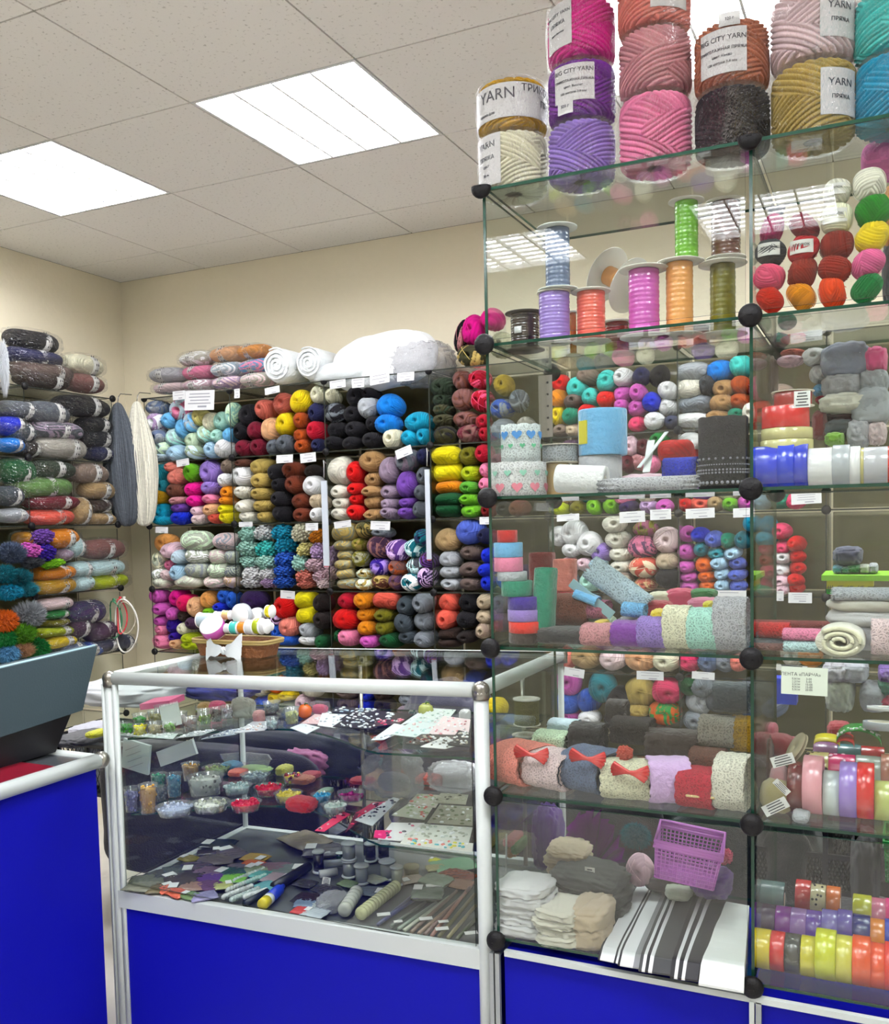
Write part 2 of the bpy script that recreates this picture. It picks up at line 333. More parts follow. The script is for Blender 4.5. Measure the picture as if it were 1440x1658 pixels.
def pompon_proto(seed):
    rng = random.Random(seed); b = MB()
    for i in range(95):
        a = i*2.39996; z = 1-2*(i+.5)/95; r = math.sqrt(1-z*z); q = rng.uniform(.36, .46)
        c = (q*r*math.cos(a), q*r*math.sin(a), q*z); s = rng.uniform(.055, .09); b.ball(c, (s*rng.uniform(.8, 1.4), s, s*rng.uniform(.8, 1.3)), 8)
    b.ball((0, 0, 0), .38, 12); return b.mesh('pompon_yarn', [YARN])
PP = [pompon_proto(1), pompon_proto(2)]
def fuzz_proto(seed, n=1900, L=.26):
    rng = np.random.RandomState(seed); b = MB(); b.ball((0, 0, 0), .3, 14)
    for i in range(n):
        d = rng.normal(size=3); d /= np.linalg.norm(d); p = Vector(d)*.28; g = (Vector(d)+Vector(rng.normal(size=3))*.5).normalized(); t = g.cross(Vector(rng.normal(size=3))).normalized()*.015
        l = L*rng.uniform(.5, 1); m = p+g*l*.6+Vector((0, 0, -.02)); e = p+g*l+Vector((0, 0, -.06))
        b.add([p-t, p+t, m+t*.7, m-t*.7, e], [(0, 1, 2, 3), (3, 2, 4)])
    return b.mesh('eyelash_yarn', [YARN])
PF = [fuzz_proto(1), fuzz_proto(2)]
def lumpy(seed, n=40, amp=.08, freq=5, e=.6, name='plastic_bag', mats=None):
    rng = np.random.RandomState(seed); v = np.linspace(.001, PI-.001, n)[:, None]; u = np.linspace(0, 2*PI, n*2, endpoint=False)[None, :]
    f = lambda a: np.sign(a)*np.abs(a)**e
    U = np.stack([f(np.sin(v))*f(np.cos(u)), f(np.sin(v))*f(np.sin(u)), f(np.cos(v))+0*u], -1); s = np.ones(U.shape[:2])
    for _ in range(9):
        k = rng.normal(size=3)*freq; s += amp*.4*np.abs(np.sin(U @ k+rng.uniform(0, 6)))
    return grid_mesh(name, U*s[..., None]*.47, s*0+.5, mats or [CLOTH])
WR = [lumpy(i, 34, .07, 6, .75, 'plastic_wrap', [WRAP]) for i in range(3)]
LMP = [lumpy(10+i, 40, .12, 4, .6, 'soft_lump', [CLOTH]) for i in range(3)]
FLC = [lumpy(20+i, 40, .05, 3, .8, 'fleece_lump', [FELT]) for i in range(2)]
BAGM = [lumpy(30+i, 40, .2, 7, .7, 'plastic_bag', [glassy('white_plastic_bag', (.9, .9, .92), .06, .5, .15, 1, 12, .22)]) for i in range(2)]
KIND = {'b': ('yarn_ball', 'yarn ball', PB, PBm), 's': ('yarn_skein', 'yarn skein', PS, PSm), 'k': ('chunky_yarn_skein', 'chunky skein', PK, PKm), 'p': ('pompon_yarn_skein', 'pompon skein', PP, PP), 'f': ('eyelash_yarn_ball', 'fluffy yarn ball', PF, PF)}
def yarn(typ, colname, loc, size, cell, x, y, group, rot=(0, 0, 0)):
    nm, kw, A, Bm = KIND[typ]
    if typ == 'b' and '+' in colname: nm = 'mottled_yarn_ball'
    elif typ == 'b' and size[0] < .073: nm = 'small_yarn_ball'  # narrower yarn balls, told apart by width alone
    marl = '+' in colname; me = random.choice(Bm if marl else A)
    o = link(nm, me, loc=loc, rot=(rot[0]+random.uniform(-.12, .12), rot[1]+(random.choice([0, .5, 1.2, 2.2, 3.1]) if typ in 'bkpf' and abs(size[0]-size[2]) < .14*size[0] else random.choice([0, 3.14])+random.uniform(-.06, .06)), rot[2]+random.uniform(-.2, .2)), scale=size, color=rgb(colname))
    if marl: o['tint'] = [*lin(CL[colname.split('+')[1]])]
    reg(o, words(colname), kw, cell, x, y, 'yarn', group); return o
WY, WB = 3.6436, 3.9685
WZ = [2.1435-.3156*j for j in range(8)]
WX = [-3.3369+.524*i for i in range(10)]
OR = ['first', 'second', 'third', 'fourth', 'fifth', 'sixth', 'seventh']
def wall_cell(z, row, col, data):
    cell = f"{OR[col]} cube, {['top', 'second', 'third', 'fourth', 'fifth', 'sixth'][row]} wall shelf row"
    for it in data.replace('\n', '').split(';'):
        it = it.strip()
        if not it: continue
        a = it.split(','); x, y, w, h = map(float, a[:4]); c = a[4].strip(); t = a[5].strip() if len(a) > 5 else 'b'
        X, Y = px(z, x, y); p = atY(X, Y, WY+.05); m = mpp(p)/ZM[z][2]; W, H = w*m*1.12, h*m*1.12
        if p.z-H/2 < WZ[row+1]+.005: p.z = WZ[row+1]+.005+H/2
        if p.z+H/2 > WZ[row]-.004: H = max(.03, WZ[row]-.004-(p.z-H/2)); p.z = WZ[row]-.004-H/2
        D = .13; p.y = WY+.012+D/2+random.uniform(0, .03)
        yarn(t, c, p, (W, D, H), cell, X, Y, f"yarns in the {['top','second','third','fourth','fifth','sixth'][row]} row of the wall shelves")
# ------------------------------------------------------------------ the room
CZ, XW, X1, YF = 2.833, -3.76, 2.35, -2.4
DIM = pbsdf('grey_beige_wall_paint', lin((236, 230, 216)), .85)
def wallbox(name, c, d, m): b = MB(); b.box(c, d); return struct(name, b, [m])
CREAM = pbsdf('cream_wall_paint', lin((240, 230, 204)), .85, bump=.12, bscale=40, noise=.02)
wallbox('wall_back', ((XW+X1)/2, WB+.05, CZ/2), (X1-XW+.2, .1, CZ), CREAM)
wallbox('wall_left', (XW-.05, (YF+WB)/2, CZ/2), (.1, WB-YF, CZ), CREAM)
wallbox('wall_right', (X1+.05, (YF+WB)/2, CZ/2), (.1, WB-YF, CZ), DIM)
wallbox('wall_front', ((XW+X1)/2, YF-.05, CZ/2), (X1-XW+.2, .1, CZ), DIM)
wallbox('floor', ((XW+X1)/2, (YF+WB)/2, -.05), (X1-XW+.2, WB-YF+.2, .1), pbsdf('floor_tile', lin((222, 216, 206)), .4, noise=.1, bscale=8))
def ceil_mat():
    m, nt, out = nodes('ceiling_tile'); b = N(nt, 'ShaderNodeBsdfPrincipled'); b.inputs['Roughness'].default_value = .9
    tc = N(nt, 'ShaderNodeTexCoord'); nz = N(nt, 'ShaderNodeTexNoise'); nz.inputs['Scale'].default_value = 90; nz.inputs['Detail'].default_value = 2
    nt.links.new(tc.outputs['Object'], nz.inputs['Vector']); cr = N(nt, 'ShaderNodeValToRGB'); e = cr.color_ramp.elements
    e[0].position = .28; e[0].color = (*lin((205, 200, 192)), 1); e[1].position = .38; e[1].color = (*lin((243, 239, 233)), 1)
    nt.links.new(nz.outputs[0], cr.inputs[0]); nt.links.new(cr.outputs[0], b.inputs['Base Color']); nt.links.new(b.outputs[0], out.inputs[0]); return m
TX0, TY0 = -2.5877, 3.6335
lights = [(-3.188, 2.433), (-1.988, 2.433), (-.788, 2.433), (.412, 2.433), (-1.988, .633), (-.788, .633), (.412, .633), (-1.988, -1.167), (-.788, -1.167)]
b = MB(); g = .6; xs = []; x = TX0-2*g
xs = [XW]+[TX0+g*i for i in range(-1, 9) if TX0+g*i < X1]+[X1]; ys = [YF]+[TY0-g*i for i in range(11, -1, -1) if TY0-g*i > YF]+[WB]
for i in range(len(xs)-1):
    for j in range(len(ys)-1):
        cx, cy = (xs[i]+xs[i+1])/2, (ys[j]+ys[j+1])/2
        if any(abs(cx-(lx+.3)) < .1 and abs(cy-(ly+.3)) < .1 for lx, ly in lights): continue
        b.box((cx, cy, CZ+.01), (xs[i+1]-xs[i]-.006, ys[j+1]-ys[j]-.006, .02))
b.box(((XW+X1)/2, (YF+WB)/2, CZ+.13), (X1-XW+.3, WB-YF+.3, .01))
struct('ceiling', b, [ceil_mat()])
b = MB()
for x in xs[1:-1]: b.box((x, (YF+WB)/2, CZ+.012), (.012, WB-YF, .012))
for y in ys[1:-1]: b.box(((XW+X1)/2, y, CZ+.0121), (X1-XW, .012, .0118))
struct('trim_1', b, [pbsdf('ceiling_grid_metal', lin((168, 162, 154)), .6)])
TUBE = emis('fluorescent_tube_glow', (.97, .985, 1.03), 42); BACKL = emis('lamp_reflector_glow', (.97, .985, 1.03), 15)  # backing emits in place of tube light thrown back by the reflector
LWHITE = pbsdf('white_louvre', (.8, .8, .8), .4)
def lamp():
    root = thing('ceiling_light', 'x', 'light', (0, 0, CZ))
    b = MB(); b.box((0, 0, .032), (.58, .58, .004)); link('reflector_glow', b.mesh('reflector_glow', [BACKL], False), root)
    b = MB()
    for s in (-1, 1): b.box((s*.292, 0, .018), (.01, .594, .036)); b.box((0, s*.292, .018), (.574, .01, .036))
    link('frame', b.mesh('frame', [LWHITE], False), root)
    for k in range(4):
        b = MB(); x = -.21+.14*k; b.tube([(x, -.28, .019), (x, .28, .019)], .009, 10); link('tube', b.mesh('tube', [TUBE]), root)
    b = MB()
    for k in range(3): b.box((-.14+.14*k, 0, .006), (.008, .57, .014))
    for k in range(8): b.box((0, -.245+.07*k, .006), (.57, .005, .012))
    link('louvre', b.mesh('louvre', [LWHITE], False), root); return root
L0 = lamp(); first = True
lab = {(-3.188, 2.433): 'glowing square ceiling light near the left wall corner', (-1.988, 2.433): 'glowing square ceiling light above the middle of the glass showcase', (-.788, 2.433): 'glowing ceiling light behind the big wrapped yarn cones'}
for (x, y) in lights:
    o = L0 if first else copy_tree(L0); first = False; o.location = (x+.3, y+.3, CZ)
    o['label'] = lab.get((x, y), ('square louvred tube light overhead, ' if y > 0 else 'louvred tube light mirrored in the tower glass, ')+('left one' if x < -1 else 'middle one' if x < 0 else 'right one')+(' of the rear row' if y > 2 else ' of the front row' if y < 0 else ' of the middle row')); o['group'] = 'square ceiling lights'
# ------------------------------------------------------------------ glass shelving built of panels and round black connectors
def panel(root, c, d, edge=EDGE, t=.005):
    b = MB(); dd = list(d); k = dd.index(0); dd[k] = t; b.box(c, tuple(dd), 0, None, 1); return link('glass_panel', b.mesh('glass_panel', [GLASS, edge], False), root)
def conn_mesh(r, half=False, ax='y'):
    b = MB(); n = 20
    prof = [(0, -.62*r), (.5*r, -.6*r), (.85*r, -.42*r), (r, -.1*r), (r, .1*r), (.85*r, .42*r), (.5*r, .6*r), (0, .62*r)]
    b.lathe(prof, n, 0, Matrix.Rotation(PI/2, 4, 'X' if ax == 'y' else 'Y'))
    if half: b.v = [(x, y, min(z, .1*r)) for x, y, z in b.v]
    b.box((0, -.6*r, 0) if ax == 'y' else (.6*r, 0, 0), (.5*r, .1*r, .1*r) if ax == 'y' else (.1*r, .5*r, .1*r)); return b.mesh('connector', [BLK])
t = thing('wall_shelf_unit', 'clear glass cube wall shelving with black round connectors against the back wall', 'shelf', (WX[0], WY, 0))
def lp(root, *a, **k): o = panel(root, *a, **k); o.location = -Vector(root.location); return o
CN = conn_mesh(.017); CNH = conn_mesh(.017, True); NC = 9
for i in range(NC):
    for j in range(7):
        lp(t, ((WX[i]+WX[i+1])/2, (WY+WB)/2-.01, WZ[j]), (.50, WB-WY-.03, 0), EDGE_DK)
        if j < 6:
            b = MB(); b.box(((WX[i]+WX[i+1])/2, WB-.014, WZ[j]-.158), (.506, .004, .30)); o = link('back_panel', b.mesh('back_panel', [SHADE_GLASS], False), t); o.location = -t.location  # added sheet, dims the wall seen through this cube
for i in range(NC+1):
    for j in range(6): lp(t, (WX[i], (WY+WB)/2-.01, WZ[j]-.1578), (0, WB-WY-.03, .29), EDGE_DK)
for i in range(NC+1):
    for j in range(7): link('connector', CNH if j == 0 else CN, t, Vector((WX[i], WY+.006, WZ[j]))-t.location)
tl = thing('side_shelf_unit', 'clear glass cube shelving with black connectors along the left wall', 'shelf', (-3.45, 3.56, 0))
SX = -3.45; SY = [3.56-.524*i for i in range(7)]; CNx = conn_mesh(.017, False, 'x'); CNxh = conn_mesh(.017, False, 'x')
for i in range(6):
    for j in range(6): lp(tl, ((SX+XW)/2, (SY[i]+SY[i+1])/2, WZ[j]+.012*(j > 1)), (SX-XW-.03, .50, 0), EDGE_DK)
for i in range(6):
    for j in range(5): b = MB(); b.box((XW+.014, (SY[i]+SY[i+1])/2, WZ[j]-.15), (.004, .506, .30)); o = link('back_panel', b.mesh('back_panel', [SHADE_GLASS], False), tl); o.location = -tl.location  # same added darkening sheets behind the left wall cubes
for i in range(7):
    for j in range(5): lp(tl, ((SX+XW)/2, SY[i], WZ[j]-.15), (SX-XW-.03, 0, .285), EDGE_DK)
    for j in range(6): link('connector', CNx, tl, Vector((SX-.006, SY[i], WZ[j]+.012*(j > 1)))-tl.location)
TXs = [-.7496, -.2251, .2994, .8239]; TYf, TYb = 1.82, 2.249; TZ = [2.1775-.3148*j for j in range(6)]
tt = thing('glass_display_tower', 'tall clear glass display tower with round black connectors on a blue base', 'display case', (TXs[0], TYf, .5935))
for i in range(3):
    for j in range(6): lp(tt, ((TXs[i]+TXs[i+1])/2, (TYf+TYb)/2, TZ[j]), (.512, TYb-TYf-.02, 0), t=.006)
    for j in range(5): lp(tt, ((TXs[i]+TXs[i+1])/2, TYf-.002, TZ[j]-.1574), (.508, 0, .298), t=.004)
for i in range(4):
    for j in range(5): lp(tt, (TXs[i], (TYf+TYb)/2, TZ[j]-.1574), (0, TYb-TYf-.02, .30), t=.006)
CT, CTH = conn_mesh(.0215), conn_mesh(.0215, True)
for i in range(4):
    for j in range(6):
        for y in (TYf-.004, TYb+.004): link('connector', CTH if j == 0 else CT, tt, Vector((TXs[i], y, TZ[j]))-tt.location)
# blue plinth cabinet below the tower
bt = thing('blue_plinth_cabinet', 'blue laminate cabinet with aluminium posts under the glass tower', 'cabinet', (0, 0, 0))
b = MB(); b.box(((TXs[0]+TXs[3])/2, (TYf+TYb)/2+.005, .29), (TXs[3]-TXs[0]-.03, TYb-TYf, .58)); link('body', b.mesh('body', [BLUE], False), bt)
for x, m in ((TXs[0]-.005, GREYALU), (TXs[1]+.004, ALU), (TXs[2], ALU), (TXs[3], ALU)):
    b = MB(); b.box((x-.004, TYf-.006, .289), (.009, .012, .578)); b.box((x+.008, TYf-.004, .289), (.01, .01, .578), 1); link('post', b.mesh('post', [m, GREYALU], False), bt)
b = MB(); b.box((.037, TYf-.003, .5815), (TXs[3]-TXs[0]-.04, .012, .012)); link('top_rail', b.mesh('top_rail', [ALU], False), bt)
# ------------------------------------------------------------------ white framed showcase
sc_ = thing('glass_showcase', 'white aluminium framed glass showcase on a blue base', 'display case', (-1.84, 1.83, 0))
FL, FR = Vector((-1.833, 1.835, 1.113)), Vector((-.781, 1.835, 1.140)); BLc, BRc = Vector((-1.833, 2.38, 1.113)), Vector((-.781, 2.38, 1.140)); SO = -sc_.location
def sp(name, mb, mats, smooth=True): o = link(name, mb.mesh(name, mats, smooth), sc_); o.location = SO; return o
RR = .0165
for a, c in ((FL, FR), (BLc, BRc), (FL, BLc), (FR, BRc)):
    b = MB(); d = (c-a).normalized()*.018; b.tube([a+d, c-d], .0105 if a is BLc else RR, 14); sp('rail', b, [ALU])
for p, m in ((FL, 0), (FR, 1), (BLc, 0), (BRc, 1)):
    b = MB(); b.ball(p, RR+.003, 14); b.tube([p, p-Vector((0, 0, .02))], RR+.002, 14); sp('corner_cap', b, [STEEL])
    b = MB(); b.tube([p-Vector((0, 0, .02)), (p.x, p.y, .0)], (RR if m else .0135) if p.y < 2 else .008, 14)
    if not m and p.y < 2: b.box((p.x+.02, p.y-.004, p.z/2), (.012, .012, p.z-.03), 1); b.box((p.x-.018, p.y-.004, p.z/2), (.008, .012, p.z-.03), 1)
    sp('post', b, [ALU, ALU])
zb0, zb1 = .506, .529
for (a, c, za, zc) in (((-1.833, 1.835), (-.787, 1.835), zb0, zb1), ((-1.833, 2.38), (-.787, 2.38), zb0, zb1), ((-1.833, 1.835), (-1.833, 2.38), zb0, zb0), ((-.787, 1.835), (-.787, 2.38), zb1, zb1)):
    b = MB(); n = .012
    A = Vector((a[0], a[1], za)); C_ = Vector((c[0], c[1], zc)); side = (C_-A).cross(Vector((0, 0, 1))).normalized()*n
    b.add([A+side, C_+side, C_-side, A-side]+[v+Vector((0, 0, .045)) for v in (A+side, C_+side, C_-side, A-side)], [(0, 1, 2, 3), (4, 7, 6, 5), (0, 4, 5, 1), (1, 5, 6, 2), (2, 6, 7, 3), (3, 7, 4, 0)]); sp('bottom_rail', b, [ALU], False)
    b = MB(); b.add([A+side*.3, C_+side*.3, C_-side*.3, A-side*.3]+[Vector((v.x, v.y, .0)) for v in (A+side*.3, C_+side*.3, C_-side*.3, A-side*.3)], [(0, 3, 2, 1), (4, 5, 6, 7), (0, 1, 5, 4), (1, 2, 6, 5), (2, 3, 7, 6), (3, 0, 4, 7)]); sp('blue_panel', b, [BLUE], False)
DZ = .548
b = MB(); b.box((-1.31, 2.107, DZ-.008), (1.03, .53, .016)); sp('deck', b, [pbsdf('grey_deck', lin((84, 88, 86)), .5)], False)
for (c, d) in (((-1.31, 1.835, .835), (1.01, 0, .53)), ((-1.833, 2.107, .83), (0, .51, .53)), ((-.787, 2.107, .845), (0, .51, .55))):
    b = MB(); dd = list(d); dd[dd.index(0)] = .004; b.box(c, tuple(dd), 0, None, 1); sp('glass_pane', b, [GLASS, EDGE_DK], False)
def tilt_plate(z0, z1, pts, t=.005):     # plate whose height follows the frame
    b = MB(); n = len(pts); zz = lambda x: z0+(z1-z0)*(x+1.833)/1.046
    b.add([(x, y, zz(x)) for x, y in pts]+[(x, y, zz(x)+t) for x, y in pts], [tuple(reversed(range(n))), tuple(range(n, 2*n))]); b.m = [0, 0]
    b.add([(x, y, zz(x)) for x, y in pts]+[(x, y, zz(x)+t) for x, y in pts], [(k, (k+1) % n, (k+1) % n+n, k+n) for k in range(n)], 1); return b
b = tilt_plate(1.118, 1.145, [(-1.822, 1.848), (-.798, 1.848), (-.798, 2.368), (-1.822, 2.368)]); sp('glass_top', b, [GLASS, EDGE_DK], False)
SZ1, SZ2 = .96, .748
def sh(z, dip, dip2):
    pts = []
    for k in range(25):
        x = -1.815+1.01*k/24; u = k/24; pts.append((x, 1.87+dip*math.sin(PI*min(1, u/.75))**1.3*(u < .75)+dip2*0))
    return [(x, y) for x, y in pts]+[(-.805, 2.36), (-1.815, 2.36)]
for z, dz in ((SZ1, .018), (SZ2, .009)): b = tilt_plate(z-dz, z+dz, sh(z, .19, 0)); sp('glass_shelf', b, [GLASS, EDGE], False)
for x in (-1.35, -.86):
    b = MB(); b.tube([(x, 2.3, .55), (x, 2.3, 1.1)], .006, 8); sp('shelf_upright', b, [STEEL])
# ------------------------------------------------------------------ blue counter at the left
lc = thing('blue_counter', 'low blue counter with white rounded aluminium edge at left', 'counter', (-1.83, 1.2, 0))
def lq(name, mb, mats, smooth=True): o = link(name, mb.mesh(name, mats, smooth), lc); o.location = -lc.location; return o
b = MB(); b.tube([(-1.83, .3, .908), (-1.83, 1.775, .908)], .019, 14); lq('edge_rail', b, [ALU])
b = MB(); b.tube([(-1.86, 1.79, .908), (-2.42, 1.79, .908)], .014, 12); lq('edge_rail', b, [ALU])
b = MB(); b.ball((-1.83, 1.79, .908), .022, 14); lq('corner_cap', b, [STEEL])
b = MB(); b.box((-2.14, 1.04, .445), (.6, 1.48, .89)); lq('body', b, [BLUE], False)
b = MB(); b.box((-2.14, 1.04, .905), (.58, 1.46, .016)); lq('counter_top', b, [pbsdf('dark_counter_top', lin((70, 74, 78)), .2)], False)
TEALG = pbsdf('slate_grey_plastic', lin((60, 74, 80)), .55, spec=.15, bump=.1, bscale=200)
# ------------------------------------------------------------------ yarn in the wall shelves
wall_cell('C', 0, 0, """140,270,165,125,light_grey+slate_blue;340,295,200,160,pale_blue+dusty_rose;140,400,130,130,lilac+white;245,388,115,110,sky_blue;345,450,120,140,sky_blue;420,400,120,140,pale_blue+sky_blue;485,360,100,120,pale_yellow;560,395,110,130,cream;640,390,130,130,mint;735,340,90,170,mint+pale_green;160,510,130,110,light_grey+slate_blue;270,520,150,130,pale_aqua+mint;425,545,120,120,pale_green;510,495,120,120,pale_green+mint;610,510,95,95,mint;705,495,90,110,sky_blue;180,605,150,110,pale_aqua+pale_green;300,640,150,110,baby_blue;430,625,120,110,pale_green+pale_blue;570,620,110,120,baby_blue;675,615,115,130,white;170,680,120,60,pale_blue""")
wall_cell('C', 0, 1, """850,350,150,160,black;800,470,110,130,black;910,470,130,130,burgundy;985,300,140,140,dusty_coral;1125,255,150,160,dusty_coral;1270,240,145,165,yellow;1390,180,110,140,cream;1020,455,150,170,peach;1140,410,150,165,yellow;1270,385,110,120,rust;1385,320,110,140,navy;825,605,130,115,burgundy;925,595,125,125,burgundy;1045,605,120,110,slate;1140,570,125,130,slate;1260,500,120,110,rust;1385,470,120,140,crimson;1275,605,120,105,rust;1395,590,100,100,navy""")
wall_cell('C', 1, 0, """180,785,100,140,teal_blue;180,890,95,110,teal_blue;275,745,80,90,salmon;295,825,145,120,salmon;410,795,110,130,lime_green;550,790,170,160,lavender;690,745,100,110,taupe;685,850,100,100,white;170,985,110,100,mustard;295,935,150,110,brown;310,1010,140,60,dusty_pink;425,920,135,105,hot_pink;560,915,150,100,lavender;690,945,110,95,amber;435,1015,130,90,magenta;560,1000,125,75,pink;700,1015,100,60,amber;180,1095,120,110,cyan;310,1070,140,80,violet;315,1150,165,100,royal_blue;455,1085,110,80,light_pink;570,1080,130,90,peach;690,1075,110,80,bright_yellow;465,1160,120,80,blush;585,1155,110,80,coral;695,1150,120,90,bright_yellow;190,1175,100,70,cyan""")
wall_cell('C', 1, 1, """820,820,140,140,white;945,740,165,130,khaki;825,710,100,70,brown;965,855,155,110,khaki;965,960,150,90,khaki;975,1050,150,90,khaki;990,1145,130,80,khaki;825,945,130,90,ivory;840,1050,130,90,ivory;850,1140,140,80,ivory;1090,790,110,120,black;1110,890,120,110,black;1120,1000,120,110,black;1120,1120,130,120,black;1190,775,160,125,reddish_brown;1225,885,140,130,reddish_brown;1260,1015,150,120,reddish_brown;1275,1130,145,100,reddish_brown;1340,780,110,90,black_brown;1355,895,150,145,white;1395,1020,105,110,beige;1395,1130,105,95,white""")
wall_cell('D', 2, 0, """200,190,160,130,apricot;260,245,130,110,light_pink;150,330,95,130,sage+cream;330,300,100,100,pale_blue;245,365,90,80,pink;450,170,250,140,sage+pale_green,s;675,180,180,120,blush+grey,s;465,290,190,105,sage+white,s;620,300,130,110,blush+sage,s;720,300,105,95,sage+grey,s;170,430,90,80,sage+white;235,440,90,80,blush;320,420,115,120,baby_blue;470,400,190,110,sage+grey,s;620,400,150,105,sage+pale_green,s;720,410,110,90,sage+slate,s;190,500,130,85,ivory+sage,s;400,505,240,90,ivory+sage,s;590,510,160,90,ivory+blush,s;715,505,110,90,blush+tan,s""")
wall_cell('D', 2, 1, """840,120,150,120,mint,p;960,110,150,120,white,p;845,230,160,120,mint,p;980,240,170,130,aqua,p;850,330,160,110,mint,p;990,340,150,110,mint,p;880,430,160,110,white,p;1000,430,130,100,white,p;880,520,150,90,white,p;1000,520,120,80,lilac,p;1105,100,160,130,turquoise,p;1125,205,150,130,turquoise,p;1130,315,150,120,blue,p;1130,410,150,110,blue,p;1130,500,150,90,blue,p;1260,110,150,130,cream,p;1300,240,110,100,pale_yellow,p;1260,350,150,130,mint,p;1390,140,100,110,amber,p;1400,250,110,130,lilac,p;1380,360,140,110,light_pink,p;1290,450,150,120,salmon,p;1410,455,110,110,light_pink,p;1300,535,150,70,salmon,p;1450,540,110,80,blush,p;1490,290,90,160,lilac,p;1490,420,90,110,light_pink,p""")
wall_cell('D', 3, 0, """160,605,135,105,orchid;290,615,130,130,magenta;380,655,120,120,deep_pink;180,700,125,90,orchid;180,795,110,80,orchid;280,735,95,90,orchid;450,690,110,140,peach;540,640,130,130,apricot;660,610,110,100,blue;740,635,80,120,blue;655,690,110,70,royal_blue;185,870,110,80,pink;280,830,110,120,indigo;290,915,110,80,indigo;190,940,130,90,pink;370,860,100,90,cream;370,750,110,90,dark_brown;440,810,90,90,plum;400,930,110,80,yellow_green;300,990,120,80,peach;200,1000,130,70,pink;400,995,120,70,yellow_green;555,720,110,50,lime""")
wall_cell('D', 3, 1, """900,625,200,140,deep_purple;1150,690,150,160,red;1290,640,160,130,bright_yellow,s;1310,750,150,125,bright_yellow,s;1180,840,150,140,salmon;1090,780,90,100,plum+lilac;1330,870,120,110,light_grey;1320,950,140,70,white;1150,945,180,80,blue;1080,880,100,120,blue;1430,960,100,110,dark_green;1430,660,120,130,black_brown;1440,790,120,130,black_brown;820,760,120,120,blue;950,820,140,140,black_brown""")
wall_cell('G', 3, 2, """285,830,150,120,crimson;275,975,190,150,red;420,825,150,120,amber;430,940,150,100,amber;440,1045,140,110,amber;590,825,190,130,coral,s;580,940,140,100,olive;585,1045,145,110,olive;300,1115,170,120,pink;465,1145,140,90,orchid;620,1140,160,110,dark_green;745,875,140,140,dark_slate;725,1005,150,130,dark_slate;750,1115,130,100,dark_slate;880,840,140,150,grey;870,995,150,140,grey;880,1130,150,120,grey;230,1100,60,90,dark_green""")
wall_cell('G', 3, 3, """1070,840,150,150,coral;1060,975,150,140,coral;1225,840,160,150,black;1220,975,150,120,black;1080,1090,150,90,dark_brown,s;1080,1160,140,70,dark_brown,s;1220,1110,140,90,black_brown;1360,830,110,130,beige;1350,950,120,110,beige;1350,1060,110,120,beige+taupe;1480,860,130,130,slate;1480,1000,130,130,plum;1620,900,130,130,light_pink;1620,1050,130,120,violet""")
wall_cell('G', 2, 2, """265,300,190,130,pale_khaki+khaki,s;425,275,130,120,khaki+dark_olive;265,400,150,80,pale_khaki+khaki,s;380,395,110,90,khaki+olive;275,475,130,90,pale_khaki+khaki,s;385,505,110,120,pale_khaki+olive;270,550,130,70,pale_khaki+khaki,s;275,620,130,80,pale_khaki+khaki,s;410,625,130,80,khaki+sage;285,710,150,80,sage+khaki,s;420,710,130,80,khaki+sage;530,410,170,160,plum+rose_brown;540,300,150,80,grey;660,440,160,150,violet+lilac;810,420,140,130,teal+pale_aqua;870,340,120,110,teal+navy;530,570,150,130,indigo+lavender;670,570,120,110,rose_brown+rust;805,560,140,130,slate+pale_aqua;905,520,80,110,plum+violet;540,690,140,110,brown+khaki;660,700,120,110,rose_brown+plum;795,690,150,120,teal+white;900,650,90,140,deep_purple+lilac""")
wall_cell('G', 2, 3, """1065,360,190,160,tan;1235,290,205,180,periwinkle;1370,330,100,110,navy;1080,505,150,120,light_grey;1245,460,170,110,taupe_brown;1080,610,160,95,light_grey;1240,590,170,110,taupe_brown;1090,705,160,90,light_grey;1245,700,160,90,taupe_brown;1375,480,90,110,royal_blue;1375,590,90,100,royal_blue;1375,690,90,110,royal_blue;1500,500,130,120,royal_blue;1500,680,130,120,blue;1650,620,130,120,navy;1620,720,120,90,blue""")
wall_cell('E', 0, 2, """190,520,140,130,grey+black;160,390,90,110,cream;350,390,150,140,black;460,370,90,90,black;330,530,160,130,black;200,650,150,120,black;350,650,150,120,black;490,600,110,110,black;190,750,130,90,black;330,750,140,90,black;490,730,160,110,black;450,475,150,150,light_grey;610,465,195,165,azure;600,605,180,140,azure;640,720,140,130,cream;830,590,200,140,turquoise;770,715,140,120,turquoise;870,690,100,130,turquoise""")
wall_cell('E', 0, 3, """1030,320,170,140,moss,k;1020,420,140,110,moss,k;1030,500,130,90,dark_olive+moss,k;1170,250,140,150,rose_brown+brown,k;1305,240,120,150,crimson+rose,k;1185,410,160,150,rose_brown+brown,k;1320,420,130,150,crimson+rose,k;1040,580,140,90,dark_olive,k;1200,570,180,120,rose_brown+brown,k;1340,590,110,110,crimson+dark_red,k;1050,690,160,130,dark_olive+black,k;1240,680,190,130,rose_brown+maroon,k;1370,680,90,110,crimson+dark_red,k;1500,300,140,130,gold,k;1610,420,130,150,slate+grey,k;1480,480,150,130,blue+grey,k;1500,640,160,130,grey,k;1660,620,130,130,grey_beige,k""")
